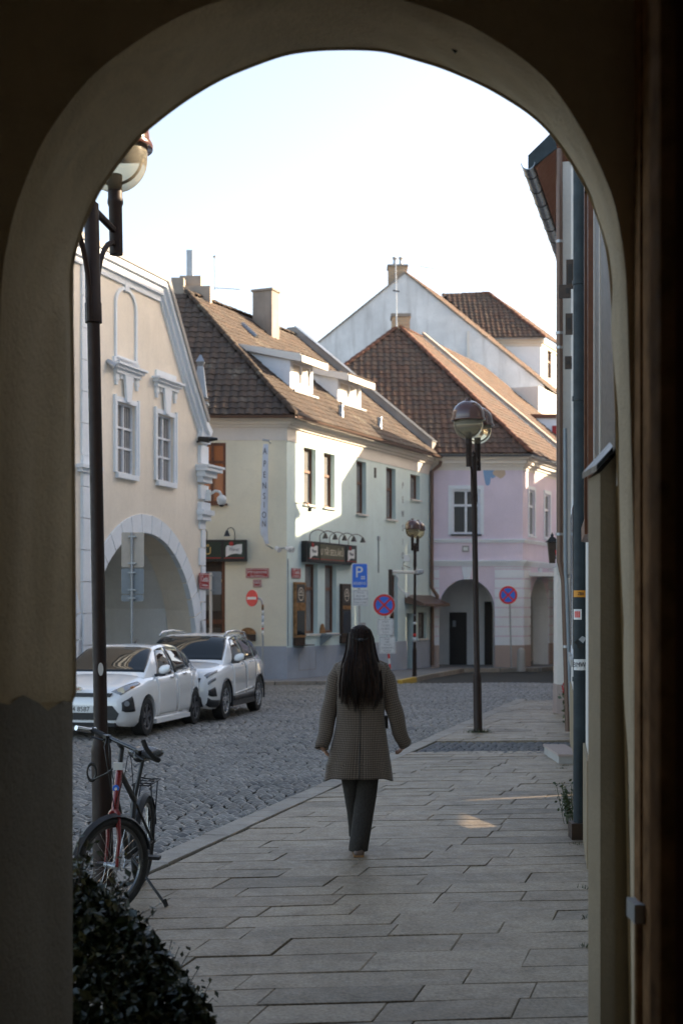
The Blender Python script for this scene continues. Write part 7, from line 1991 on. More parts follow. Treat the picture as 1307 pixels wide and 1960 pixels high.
def suv_extra(r, P, patch, S, SB, Wd, L):
    gx = (P(1, 0, 0) - P(0, 0, 0))
    for sg in (0, 1):
        f = (lambda v: v) if not sg else (lambda v: 20 - v)
        hl_ = patch('headlight', M['lens'], r, SB, [(0.045, f(6.3)), (0.42, f(6.2)), (0.46, f(6.75)), (0.05, f(7.2))], 0.012, 8, 3)
        patch('fog_light', M['lens'], r, SB, [(0.035, f(4.9)), (0.24, f(4.9)), (0.26, f(5.35)), (0.04, f(5.4))], 0.012, 6, 2)
        patch('bumper_vent', M['plastic'], r, SB, [(0.03, f(3.2)), (0.28, f(3.25)), (0.20, f(4.3)), (0.035, f(4.2))], 0.012, 6, 3)
        patch('lower_cladding', M['plastic'], r, SB, [(0.03, f(1.6)), (0.42, f(1.6)), (0.40, f(2.75)), (0.03, f(2.75))], 0.014, 6, 3)
        patch('door_cladding', M['plastic'], r, SB, [(1.35, f(2.1)), (3.1, f(2.1)), (3.1, f(3.05)), (1.35, f(2.95))], 0.016, 10, 2)
        patch('cladding_strip', M['carwhite'], r, SB, [(1.40, f(3.1)), (3.0, f(3.25)), (3.0, f(3.5)), (1.40, f(3.2))], 0.018, 8, 1)
        s_ = 1 if not sg else -1
        mb = MB(); mb.tube([P(s_ * Wd * 0.70, 1.75, 1.54), P(s_ * Wd * 0.70, 1.9, 1.61), P(s_ * Wd * 0.69, 2.6, 1.64), P(s_ * Wd * 0.68, 3.4, 1.60), P(s_ * Wd * 0.68, 3.55, 1.53)], 0.022, 8); mb.build('roof_rail', M['chrome'], r, True)
    mb = MB(); mb.prism([P(-0.60, -0.014, 0.62), P(0.60, -0.014, 0.62), P(0.66, -0.012, 0.80), P(-0.66, -0.012, 0.80)], P(0, 0.06, 0) - P(0, 0, 0)); gr = mb.build('grille', M['plastic'], r)
    for k in range(12):
        mb = MB(); xx = -0.55 + 1.1 * k / 11; mb.box8([P(xx - 0.012, -0.03, 0.64), P(xx + 0.012, -0.03, 0.64), P(xx + 0.012, -0.012, 0.64), P(xx - 0.012, -0.012, 0.64), P(xx - 0.012, -0.028, 0.785), P(xx + 0.012, -0.028, 0.785), P(xx + 0.012, -0.012, 0.785), P(xx - 0.012, -0.012, 0.785)]); mb.build('grille_bar', M['chrome'], gr)
    mb = MB(); mb.prism([P(-0.7, -0.016, 0.28), P(0.7, -0.016, 0.28), P(0.66, -0.016, 0.46), P(-0.66, -0.016, 0.46)], P(0, 0.06, 0) - P(0, 0, 0)); mb.build('lower_grille', M['plastic'], r)
suv = dict(L=4.38, W=1.84, wr=0.35, yf=0.88, yr=3.52, spokes=5, spoke_split=(-0.03, 0.03), sill=(0.22, 0.32), mirror=(1.52, 1.12),
    wy=[(0, 0.80), (0.03, 0.86), (0.08, 0.90), (0.2, 0.945), (0.4, 0.98), (0.8, 1.0), (3.5, 1.0), (4.0, 0.97), (4.25, 0.91), (4.38, 0.82)],
    zb=[(0, 0.30), (0.1, 0.24), (0.5, 0.22), (3.6, 0.23), (4.2, 0.32), (4.38, 0.38)],
    zs=[(0, 0.76), (0.1, 0.84), (0.4, 0.91), (1.0, 0.97), (2.0, 1.02), (3.6, 1.06), (4.38, 1.02)],
    zt=[(0, 0.82), (0.05, 0.90), (0.15, 0.95), (0.5, 1.01), (1.15, 1.08), (2.0, 1.10), (3.9, 1.13), (4.3, 1.08), (4.38, 1.0)],
    roof=[(1.0, 1.02), (1.2, 1.12), (1.45, 1.30), (1.7, 1.46), (1.9, 1.54), (2.2, 1.585), (2.7, 1.60), (3.4, 1.575), (3.8, 1.53), (4.0, 1.47), (4.18, 1.27), (4.32, 1.04)],
    belt=[(1.0, 0.96), (2.0, 1.02), (3.6, 1.06), (4.32, 1.02)], cw=[(1.0, 0.90), (1.5, 0.92), (2.2, 0.935), (3.5, 0.92), (4.32, 0.85)], rw=[(1.0, 0.86), (1.5, 0.80), (2.0, 0.71), (2.8, 0.69), (3.8, 0.66), (4.32, 0.72)], cab=(1.0, 4.32),
    glass=dict(front=[(1.16, 2.6), (1.89, 2.55), (1.89, 7.45), (1.16, 7.4)], rear=[(3.95, 3.1), (4.22, 3.2), (4.22, 6.8), (3.95, 6.9)],
        side=[[(1.50, 0.08), (2.42, 0.08), (2.42, 2.3), (1.93, 2.2)], [(2.48, 0.08), (3.38, 0.15), (3.32, 2.25), (2.48, 2.3)], [(3.44, 0.2), (3.94, 0.55), (3.80, 2.0), (3.40, 2.2)]]),
    doors=[[(1.36, 2.2), (2.43, 2.2), (2.43, 6.9), (1.46, 6.9)], [(2.46, 2.2), (3.10, 2.2), (3.38, 6.9), (2.46, 6.9)]], extra=suv_extra)
gs = Vector((0.17, 0.985)).normalized(); ls = Vector((gs.y, -gs.x))
fw = Vector((W(433, 1378, 26.2).x, 26.2)); sc = fw - ls * (1.84 / 2 - 0.02) - gs * 0.88
make_car(suv, (sc.x, sc.y), gs, 'white SUV with roof rails parked behind the white hatchback', M['carwhite'], M['rimlight'], 'white cars parked along the left', True)
# dark car peeping out behind the right-hand pillar: its tail faces the viewer
def rear_extra(r, P, patch, S, SB, Wd, L):
    for sg in (0, 1):
        f = (lambda v: v) if not sg else (lambda v: 20 - v)
        patch('tail_light', M['tailred'], r, SB, [(0.02, f(6.6)), (0.24, f(6.5)), (0.24, f(7.6)), (0.03, f(8.2))], 0.02, 6, 4)
    mb = MB(); mb.prism([P(-0.26, -0.01, 0.5), P(0.26, -0.01, 0.5), P(0.26, -0.01, 0.61), P(-0.26, -0.01, 0.61)], P(0, 0.03, 0) - P(0, 0, 0)); mb.build('number_plate', M['signwhite'], r)
dk = dict(kia); dk['extra'] = rear_extra
gd = Vector((0.38, 0.92)).normalized(); ld = Vector((gd.y, -gd.x))
dc = Vector((W(1060.5, 1283, 48.0).x, 48.0)) + ld * (1.725 / 2 - 0.05)
make_car(dk, (dc.x, dc.y), gd, 'dark blue car with a lit red tail light peeping past the white pillar', M['cardark'], M['rim'])
# ================================================================== BICYCLE
bk = thing('bicycle', (-1.37, 8.4, 0), 'red bicycle with black saddle and rack leaning by the near lamp post', 'bicycle')
WR = 0.29
hub = Vector((W(210, 1657, 8.4).x, 8.4, gz(8.4) + WR + 0.012))
fwd = Vector((-0.065, -0.998, 0)).normalized()       # heading of the frame, towards the camera
side = Vector((fwd.y, -fwd.x, 0))                     # to the rider's right = picture left
if side.x > 0: side = -side
lean = math.radians(2)                                # towards the rider's left (picture right)
upv = (Vector((0, 0, 1)) * math.cos(lean) - side * math.sin(lean)).normalized()
sd = (side * math.cos(lean) + Vector((0, 0, 1)) * math.sin(lean)).normalized()
gr0 = Vector((hub.x, hub.y, gz(8.4))) 
def B(f, s, u):          # f metres ahead of the front contact, s to the rider's right, u up
    return gr0 + fwd * f + sd * s + upv * u
steer = math.radians(36)
sf = (fwd * math.cos(steer) + sd * math.sin(steer)).normalized()     # wheel heading, turned to the rider's right
ss = (sd * math.cos(steer) - fwd * math.sin(steer)).normalized()
def Wf(f, s, u): return gr0 + sf * f + ss * s + upv * u
def wheel(hubc, hd, axl, parent_name):
    Mx = Matrix.Translation(hubc) @ Matrix(((hd.x, upv.x, axl.x, 0), (hd.y, upv.y, axl.y, 0), (hd.z, upv.z, axl.z, 0), (0, 0, 0, 1)))
    mb = MB(); mb.torus(Mx, WR - 0.024, 0.024, 48, 10); t = mb.build('wheel', M['rubber'], bk, True)
    mb = MB(); rings = []
    for (rr, o) in ((WR - 0.045, -0.011), (WR - 0.045, 0.011), (WR - 0.062, 0.008), (WR - 0.062, -0.008)):
        rings.append([Mx @ Vector((rr * math.cos(2 * math.pi * k / 48), rr * math.sin(2 * math.pi * k / 48), o)) for k in range(48)])
    mb.loft(rings + [rings[0]], False); mb.build('rim', M['barmetal'], t, True, 40)
    mb = MB()
    for k in range(28):
        a = 2 * math.pi * k / 28; a2 = a + (0.5 if k % 2 else -0.5); o = 0.028 if (k // 2) % 2 else -0.028
        mb.tube([Mx @ Vector((0.022 * math.cos(a2), 0.022 * math.sin(a2), o)), Mx @ Vector(((WR - 0.055) * math.cos(a), (WR - 0.055) * math.sin(a), 0))], 0.0013, 4, False)
    mb.build('spokes', M['chrome'], t)
    mb = MB(); mb.tube([Mx @ Vector((0, 0, -0.05)), Mx @ Vector((0, 0, 0.05))], 0.018, 10); mb.build('hub', M['galv'], t, True, 50)
    mb = MB(); mb.box8([Mx @ Vector((0.150 + a, -0.135 + b, c)) for c in (-0.012, 0.012) for a, b in ((-0.045, -0.012), (0.045, -0.03), (0.05, -0.005), (-0.04, 0.013))]); mb.build('spoke_reflector', M['amber'], t)
    # fender
    mb = MB(); rings = []
    for k in range(15):
        a = math.radians(18 + 150 * k / 14)
        rings.append([Mx @ Vector(((WR + 0.014 + dz) * math.cos(a), (WR + 0.014 + dz) * math.sin(a), o)) for o, dz in ((-0.03, -0.012), (0, 0.004), (0.03, -0.012), (0.03, -0.009), (0, 0.008), (-0.03, -0.009))])
    mb.loft(rings); mb.build('mudguard', M['plastic'], t, True, 50)
    return t
hubF = Wf(0, 0, WR)
wheel(hubF, sf, ss, 'front')
Lb = 0.93
hubR = B(-Lb, 0, WR)
wheel(hubR, fwd, sd, 'rear')
# steering axis and fork
ht0 = B(-0.05, 0, WR * 2 + 0.05); ht1 = B(-0.15, 0, WR * 2 + 0.30)
mb = MB()
for s in (-1, 1):
    dz = hubF + ss * s * 0.05
    mb.tube([dz, dz + upv * 0.16 - sf * 0.012, ht0 + ss * s * 0.048 - upv * 0.10 + sf * 0.01, ht0 + ss * s * 0.03 - upv * 0.035, ht0 - upv * 0.012], [0.010, 0.012, 0.016, 0.017, 0.018], 10)
mb.tube([ht0 - upv * 0.02, ht0 + (ht1 - ht0) * 0.1], 0.022, 10)
mb.build('fork', M['bikered'], bk, True, 60)
mb = MB(); mb.tube([ht0, ht1], 0.021, 12); mb.build('head_tube', M['bikered'], bk, True, 60)
mb = MB(); c = ht0.lerp(ht1, 0.45) + fwd * 0.024 + ss * 0.004; disc(mb, c, 0.020, fwd, 0.004, 16); hb = mb.build('head_badge', M['blue'], bk)
mb = MB(); disc(mb, c + fwd * 0.004 + Vector((0, 0, -0.004)), 0.009, fwd, 0.002, 12); mb.build('badge_centre', M['signwhite'], hb)
mb = MB(); c = ht1 + fwd * 0.04 - upv * 0.01; mb.box8([c + sd * a + upv * b + fwd * e for e in (0, 0.02) for a, b in ((-0.028, -0.02), (0.028, -0.02), (0.028, 0.024), (-0.028, 0.024))]); mb.build('front_reflector', M['signwhite'], bk)
st = B(-0.60, 0, 0.60); bb_ = B(-0.50, 0, 0.25)
mb = MB(); mb.tube([ht1 - (ht1 - ht0) * 0.15, st + upv * 0.0], 0.017, 10); mb.tube([ht0 + (ht1 - ht0) * 0.2, bb_], 0.019, 10); mb.tube([st + (st - bb_) * 0.05, bb_], 0.017, 10)
for s in (-1, 1):
    mb.tube([bb_ + sd * s * 0.02, hubR + sd * s * 0.06], 0.010, 8); mb.tube([st + sd * s * 0.015 - upv * 0.03, hubR + sd * s * 0.06], 0.009, 8)
mb.build('frame', M['black'], bk, True, 60)
# stem and handlebar with grips and bar ends
stem = ht1 + (ht1 - ht0).normalized() * 0.10
mb = MB(); mb.tube([ht1, stem, stem + sf * 0.05 + upv * 0.03 - ss * 0.03], 0.015, 10); mb.build('stem', M['black'], bk, True, 60)
hc = stem + sf * 0.05 + upv * 0.03 - ss * 0.075
bar = (ss + Vector((0, 0, -0.0))).normalized()
tilt = math.radians(12); bar = (ss * math.cos(tilt) + upv * math.sin(tilt)).normalized()
hl_, hr_ = hc - bar * 0.30, hc + bar * 0.30      # left end = picture right
mb = MB(); mb.tube([hl_, hl_ + bar * 0.14 - sf * 0.0, hc - bar * 0.06 - upv * 0.0, hc + bar * 0.06, hr_ - bar * 0.14, hr_], 0.0125, 10); hb_ = mb.build('handlebar', M['barmetal'], bk, True, 60)
for e, s in ((hl_, 1), (hr_, -1)):
    mb = MB(); mb.tube([e - bar * s * 0.004, e + bar * s * 0.12], [0.0175, 0.0165], 10); mb.build('grip', M['rubber'], hb_, True, 60)
mb = MB(); mb.tube([hr_ + bar * 0.01 - sf * 0.03, hr_ + bar * 0.0 + sf * 0.03 , hr_ + sf * 0.13 + upv * 0.02], 0.016, 10); mb.build('bar_end', M['chrome'], hb_, True, 60)
mb = MB(); mb.tube([hl_ - bar * 0.015, hl_ - bar * 0.02 + sf * 0.05 + upv * 0.025, hl_ - bar * 0.0 + sf * 0.09 + upv * 0.07, hl_ + bar * 0.02 + sf * 0.10 + upv * 0.115], 0.015, 10); mb.build('bar_end', M['rubber'], hb_, True, 60)
for e, s in ((hl_, 1), (hr_, -1)):
    mb = MB(); p0 = e + bar * s * 0.15; mb.tube([p0, p0 + sf * 0.04 - upv * 0.015, p0 - bar * s * 0.09 + sf * 0.055 - upv * 0.02], 0.006, 6); mb.box8([p0 + sf * a + upv * b + bar * c * 0.015 for c in (-1, 1) for a, b in ((-0.015, -0.03), (0.03, -0.03), (0.03, 0.015), (-0.015, 0.015))]); mb.build('brake_lever', M['black'], hb_, True, 40)
mb = MB()
for a0_, b0_ in ((hl_ + bar * 0.16, ht0), (hr_ - bar * 0.16, ht0 + fwd * 0.02), (hl_ + bar * 0.18, st), (hr_ - bar * 0.18, bb_)):
    m_ = a0_.lerp(b0_, 0.4) + fwd * 0.12 + upv * 0.03; mb.tube([a0_ + sf * 0.02, a0_.lerp(m_, 0.6) + upv * 0.04 + sf * 0.03, m_, b0_.lerp(m_, 0.4), b0_], 0.003, 5)
mb.build('brake_cables', M['black'], bk, True)
# saddle
sp0 = st + (st - bb_).normalized() * 0.25 - sd * 0.03
mb = MB(); mb.tube([st, sp0], 0.013, 10); mb.build('seat_post', M['black'], bk, True, 60)
rings = []
for f, w, h in ((0.15, 0.012, 0.018), (0.13, 0.026, 0.024), (0.06, 0.034, 0.028), (0.0, 0.055, 0.032), (-0.06, 0.085, 0.038), (-0.10, 0.092, 0.040), (-0.13, 0.07, 0.034), (-0.145, 0.03, 0.02)):
    c = sp0 + fwd * f + upv * (0.035 + (0.012 if f < -0.05 else 0))
    rings.append([c + sd * w * 1.3 * math.cos(a) + upv * h * 1.15 * math.sin(a) for a in [2 * math.pi * k / 14 for k in range(14)]])
mb = MB(); mb.loft(rings); mb.build('saddle', M['saddle'], bk, True)
# rear rack and its stays
rk = B(-0.95, 0, 2 * WR + 0.09)
mb = MB()
for s in (-0.055, 0.055, 0.0): mb.tube([rk + fwd * 0.17 + sd * s, rk - fwd * 0.20 + sd * s], 0.005, 6)
for f in (0.17, 0.05, -0.08, -0.20): mb.tube([rk + fwd * f - sd * 0.06, rk + fwd * f + sd * 0.06], 0.005, 6)
for s in (-1, 1):
    for f in (0.10, -0.12): mb.tube([rk + fwd * f + sd * s * 0.055, hubR + sd * s * 0.068], 0.005, 6)
mb.tube([rk - fwd * 0.0 - sd * 0.055 + upv * 0.02, rk + fwd * 0.15 + upv * 0.05, rk + sd * 0.055 + upv * 0.02], 0.005, 6)
mb.build('rear_rack', M['plastic'], bk, True)
# cranks, pedals, chainring
Mx = Matrix.Translation(bb_ + sd * 0.04) @ Matrix(((fwd.x, upv.x, sd.x, 0), (fwd.y, upv.y, sd.y, 0), (fwd.z, upv.z, sd.z, 0), (0, 0, 0, 1)))
mb = MB(); mb.torus(Mx, 0.085, 0.005, 28, 6); mb.build('chainring', M['galv'], bk, True)
mb = MB()
for s in (-1, 1):
    e = bb_ + sd * s * 0.075 + fwd * s * 0.15 - upv * 0.02; mb.tube([bb_ + sd * s * 0.05, e], 0.010, 8)
mb.build('crank', M['galv'], bk, True)
for s in (-1, 1):
    e = bb_ + sd * s * 0.125 + fwd * s * 0.15 - upv * 0.02; mb = MB(); mb.box8([e + sd * a + fwd * b + upv * c for c in (-0.01, 0.01) for a, b in ((-0.045, -0.035), (0.045, -0.035), (0.045, 0.035), (-0.045, 0.035))]); mb.build('pedal', M['plastic'], bk)
# kickstand on the rider's left (picture right)
kf = W(318, 1748, 8.6); kf.z = gz(8.6) + 0.012
mb = MB(); a = B(-0.42, -0.04, 0.26); mb.tube([a, a.lerp(kf, 0.45) , kf], [0.011, 0.009, 0.009], 8); ks = mb.build('kickstand', M['black'], bk, True, 60)
mb = MB(); mb.tube([kf + Vector((-0.012, 0.002, 0.035)), kf + Vector((0.004, 0, -0.008))], 0.014, 8); mb.build('stand_foot', M['rubber'], ks, True, 60)
mb = MB(); c = B(-0.30, 0.05, 0.62)
mb.torus(Matrix.Translation(W(176, 1478, 8.9)) @ Matrix.Rotation(math.pi / 2, 4, 'X') @ Matrix.Scale(1.9, 4, (0, 1, 0)), 0.028, 0.006, 20, 6); mb.tube([W(180, 1492, 8.9), W(205, 1480, 8.8), ht1], 0.005, 6); mb.build('cable_lock', M['black'], bk, True)

# ================================================================== PERSON (woman walking away)
D = 10.55
pw_ = thing('person', (W(688, 1630, D).x, D, gz(D)), 'person with long dark hair in a brown checked coat walking away on the pavement', 'person')
kk = D / FPX
G0 = W(688, 1630, D); dzf = gz(D) - G0.z + 0.0
def Q(px, py, y=0.0): 
    v = W(px, py, D); return Vector((v.x, D + y, v.z + dzf))
# --- body (skin mesh): legs, torso, arms, neck, head, hands in one surface
def skin_body():
    V = []; E = []; Rr = []
    def add(p, r, par=None):
        V.append(p); Rr.append(r if isinstance(r, tuple) else (r, r))
        if par is not None: E.append((par, len(V) - 1))
        return len(V) - 1
    pelvis = add(Q(689, 1440, 0.0), (0.15, 0.11))
    waist = add(Q(689, 1385), (0.125, 0.09), pelvis)
    chest = add(Q(690, 1310), (0.145, 0.10), waist)
    ub = add(Q(691, 1272), (0.11, 0.075), chest)
    neck = add(Q(691, 1252, 0.015), 0.05, ub)
    nk2 = add(Q(691, 1243, 0.03), 0.05, neck)
    h1 = add(Q(690, 1232, 0.035), (0.066, 0.075), nk2)
    h2 = add(Q(690, 1213, 0.03), (0.076, 0.09), h1)
    h3 = add(Q(690, 1200, 0.03), (0.06, 0.075), h2)
    for sgn, sh, el, wr_, hd, ya in ((-1, (655, 1276), (634, 1352), (618, 1424), (621, 1433), (0.02, -0.03, 0.03)), (1, (729, 1276), (751, 1350), (773, 1418), (771, 1428), (-0.02, 0.02, 0.10))):
        s0 = add(Q(*sh, 0.0), 0.055, ub); e = add(Q(*el, ya[0]), 0.042, s0); w = add(Q(*wr_, ya[1]), 0.028, e)
        pa = add(Q(hd[0], hd[1], ya[2] - 0.02), (0.036, 0.022), w)
    for sgn, hp, kn, an, ft in ((-1, (674, 1450, 0.0), (679, 1540, 0.10), (681, 1606, 0.22), (682, 1619, 0.32)), (1, (705, 1450, 0.0), (697, 1545, -0.02), (686, 1616, -0.10), (686, 1624, 0.02))):
        h = add(Q(*hp), 0.085, pelvis); k = add(Q(*kn), 0.058, h); a = add(Q(*an), 0.036, k); f = add(Q(*ft), (0.038, 0.03), a)
    me = bpy.data.meshes.new('body'); off = rootloc(pw_)
    me.from_pydata([tuple(v - off) for v in V], E, [])
    o = bpy.data.objects.new('body', me); link(o, pw_)
    md = o.modifiers.new('s', 'SKIN'); sv = me.skin_vertices[0].data
    for i, r_ in enumerate(Rr): sv[i].radius = r_; sv[i].use_root = (i == 0)
    md.use_smooth_shade = True
    sb = o.modifiers.new('d', 'SUBSURF'); sb.levels = 2; sb.render_levels = 2
    dg = bpy.context.evaluated_depsgraph_get(); dg.update()
    m2 = bpy.data.meshes.new_from_object(o.evaluated_get(dg)); o.modifiers.clear(); o.data = m2
    m2.materials.clear(); m2.materials.append(M['skin'])
    m2.polygons.foreach_set('use_smooth', [True] * len(m2.polygons))
    return o
body = skin_body()
# fingers: short curled chains rooted in each palm
for sgn, hx, hy, yy in ((-1, 621, 1431, 0.01), (1, 771, 1427, 0.08)):
    mb = MB(); inward = -sgn
    for i in range(4):
        b0 = Q(hx, hy, yy - 0.035 + 0.019 * i); ln = (0.060, 0.07, 0.068, 0.055)[i]
        p1 = b0 + Vector((inward * 0.012, 0.002, -ln * 0.42)); p2 = p1 + Vector((inward * 0.022, 0.0, -ln * 0.26)); p3 = p2 + Vector((inward * 0.02, 0.0, -ln * 0.02))
        mb.tube([b0, p1, p2, p3], [0.0095, 0.009, 0.008, 0.006], 8)
    b0 = Q(hx, hy, yy + 0.045); mb.tube([b0, b0 + Vector((inward * 0.012, 0.016, -0.02)), b0 + Vector((inward * 0.022, 0.012, -0.045))], [0.011, 0.01, 0.007], 8)
    mb.build('fingers', M['skin'], body, True)
# --- coat: lofted torso and sleeves with a UV check
def uvmesh(rings, name, parent, scale_u=None, cap=False, mat=None):
    n = len(rings[0]); vs = [p for r in rings for p in r]; fs = []; uvs = []
    cu = []
    for r in rings:
        a = [0.0]
        for i in range(n): a.append(a[-1] + (Vector(r[(i + 1) % n]) - Vector(r[i])).length)
        cu.append(a)
    vl = [0.0]
    for r0_, r1_ in zip(rings[:-1], rings[1:]):
        vl.append(vl[-1] + sum((Vector(a) - Vector(b)).length for a, b in zip(r0_, r1_)) / n)
    ref = max(c[-1] for c in cu)
    for k in range(len(rings) - 1):
        for i in range(n):
            j = (i + 1) % n; fs.append((k * n + i, k * n + j, (k + 1) * n + j, (k + 1) * n + i))
            u0, u1 = i / n * ref, (i + 1) / n * ref
            uvs += [(u0, vl[k]), (u1, vl[k]), (u1, vl[k + 1]), (u0, vl[k + 1])]
    me = bpy.data.meshes.new(name); off = rootloc(parent)
    me.from_pydata([tuple(Vector(v) - off) for v in vs], [], fs)
    ul = me.uv_layers.new(name='UVMap')
    for l, uv in zip(ul.data, uvs): l.uv = uv
    me.materials.append(mat or M['coat']); me.polygons.foreach_set('use_smooth', [True] * len(fs)); me.update()
    o = bpy.data.objects.new(name, me); link(o, parent); return o
rc = random.Random(4)
NS = 44
lev = [(1246, 691, 20, 0.055), (1252, 691, 25, 0.075), (1256, 691, 34, 0.092), (1261, 691, 45, 0.104), (1270, 691, 51, 0.112), (1285, 691, 51, 0.118), (1305, 691, 50, 0.125), (1330, 690.5, 47, 0.125), (1360, 690, 45.5, 0.122), (1385, 690, 47.5, 0.128), (1410, 689, 52, 0.14), (1440, 687.5, 58, 0.155), (1462, 686.5, 62.5, 0.165), (1480, 686, 66, 0.172), (1483, 686, 66.4, 0.172)]
rings = []
for li, (py, cx_, hw, hd) in enumerate(lev):
    ring_ = []
    for k in range(NS):
        a = 2 * math.pi * k / NS - math.pi / 2           # start at the back centre (towards camera)
        e = 0.85 if py > 1262 else 1.0
        ca, sa = math.cos(a), math.sin(a)
        x_ = math.copysign(abs(ca) ** e, ca) * hw; y_ = math.copysign(abs(sa) ** e, sa) * hd
        low = max(0.0, (py - 1360) / 123)
        fold = 0.011 * low * math.sin(5 * a + 0.6) + 0.007 * low * math.sin(9 * a + py * 0.02) + 0.003 * math.sin(py * 0.11 + 3 * a)
        dip = 0.0
        if py > 1470: dip = 7.0 * max(0, abs(ca) - 0.72) / 0.28
        shoulder = 0.0
        if 1256 <= py <= 1275: shoulder = abs(ca) ** 2 * 5
        q_ = Q(cx_ + x_, py + dip + shoulder, 0.0); q_.y += y_ + (fold if sa < 0 else -fold) - 0.005
        # back vent: a narrow valley at the rear centre of the skirt
        if py > 1412 and abs(k) in (0,): q_.y += 0.018
        ring_.append(q_)
    rings.append(ring_)
# hem folds inward
last = rings[-1]; cen = sum(last, Vector((0, 0, 0))) / NS
rings.append([p.lerp(cen, 0.03) + Vector((0, 0, 0.012)) for p in last]); rings.append([p.lerp(cen, 0.06) + Vector((0, 0, 0.12)) for p in last])
coat = uvmesh(rings, 'coat', pw_)
for sgn, path, yy in ((-1, [(668, 1264), (653, 1274), (645, 1294), (638, 1322), (632, 1352), (625, 1385), (619, 1412), (616.5, 1428)], (0.0, 0.0, 0.0, 0.01, 0.02, -0.0, -0.03, -0.05)),
                      (1, [(715, 1264), (730, 1274), (738, 1294), (745, 1322), (753, 1352), (762, 1385), (770, 1410), (774.5, 1423)], (0.0, 0.0, 0.0, -0.01, -0.02, 0.0, 0.03, 0.05))):
    rad = [0.030, 0.056, 0.068, 0.067, 0.064, 0.059, 0.054, 0.051]
    pts_ = [Q(x_, y_, q_) for (x_, y_), q_ in zip(path, yy)]
    # refine
    fine = []; fr_ = []
    for i in range(len(pts_) - 1):
        for t in (0, 0.5): fine.append(pts_[i].lerp(pts_[i + 1], t)); fr_.append(rad[i] + (rad[i + 1] - rad[i]) * t)
    fine.append(pts_[-1]); fr_.append(rad[-1])
    rg_ = []
    for i, p in enumerate(fine):
        t = (fine[min(i + 1, len(fine) - 1)] - fine[max(0, i - 1)]).normalized()
        ax_ = Vector((0, -1, 0)); ax_ = (ax_ - t * ax_.dot(t)).normalized(); bx_ = t.cross(ax_)
        n2 = 20; rg_.append([p + (ax_ * math.cos(2 * math.pi * k / n2) + bx_ * math.sin(2 * math.pi * k / n2)) * (fr_[i] + 0.006 * math.sin(i * 1.4 + 2 * math.cos(2 * math.pi * k / n2 + sgn)) * (1 if i > 3 else 0)) for k in range(n2)])
    rg_.append([p.lerp(fine[-1], 0.25) + Vector((0, 0, 0.01)) for p in rg_[-1]])
    uvmesh(rg_, 'sleeve', coat)
    for i in range(3):
        mb = MB(); c = Q(path[-1][0] + sgn * -6, path[-1][1] - 5 - 6 * i, yy[-1] - 0.05); mb.lathe(c, [(0.0, -0.005), (0.007, 0), (0.0, 0.006)], 8); mb.build('cuff_button', M['black'], coat)
# centre back seam and open vent of the coat
mb = MB()
for y0v, y1v, wv, nm in ((1352, 1414, 0.0016, 'back_seam'), (1414, 1481, 0.0035, 'back_vent')):
    pts_ = []
    for k in range(9):
        py = y0v + (y1v - y0v) * k / 8
        for a, b in zip(lev[:-1], lev[1:]):
            if a[0] <= py <= b[0]:
                t = (py - a[0]) / (b[0] - a[0]); hd = a[3] + (b[3] - a[3]) * t
        pts_.append(Q(688.5 - (py - 1352) * 0.012, py, -hd - 0.007))
    m2 = MB(); m2.tube(pts_, wv, 6); m2.build(nm, M['black'], coat, True)
# collar and a side pocket flap
mb = MB(); rr0 = []
for (py, hw, hd) in ((1243, 17, 0.05), (1249, 22, 0.066), (1258, 27, 0.083)):
    rr0.append([Q(691 + hw * math.cos(a), py, 0.0) + Vector((0, hd * math.sin(a) - 0.004, 0)) for a in [2 * math.pi * k / 24 for k in range(24)]])
uvmesh(rr0, 'collar', coat)
mb = MB(); c = Q(739, 1378, 0.02); mb.box8([c + Vector((a, b, z)) for z in (-0.045, 0.045) for a, b in ((-0.02, -0.05), (0.012, -0.05), (0.012, 0.05), (-0.02, 0.05))]); mb.build('pocket_flap', M['trouser'], coat)
# --- trousers
def leg(levels, name):
    rg_ = []
    for (py, cx_, hw, y0_, hd) in levels:
        rg_.append([Q(cx_ + hw * math.cos(a), py, y0_ + hd * math.sin(a) + 0.004 * math.sin(4 * a + py * 0.05)) for a in [2 * math.pi * k / 24 for k in range(24)]])
    return rg_
mb = MB()
mb.loft(leg([(1440, 671, 21, 0.0, 0.10), (1485, 672.5, 20, 0.03, 0.098), (1520, 676, 17.5, 0.06, 0.090), (1555, 679, 15, 0.12, 0.08), (1585, 681, 14, 0.19, 0.078), (1606, 682, 13.8, 0.24, 0.078)], 'l'))
mb.loft(leg([(1440, 704, 22, 0.0, 0.10), (1485, 703, 21.5, 0.0, 0.10), (1520, 700, 20.5, -0.005, 0.095), (1555, 695, 19.5, -0.02, 0.09), (1590, 689.5, 19, -0.06, 0.088), (1612, 686, 18.6, -0.08, 0.088), (1620, 685.5, 18.2, -0.075, 0.088)], 'r'))
mb.loft(leg([(1410, 688, 36, 0.0, 0.11), (1445, 688, 40, 0.0, 0.12), (1475, 688, 38, 0.0, 0.11)], 'hip'))
mb.build('trousers', M['trouser'], pw_, True, 60)
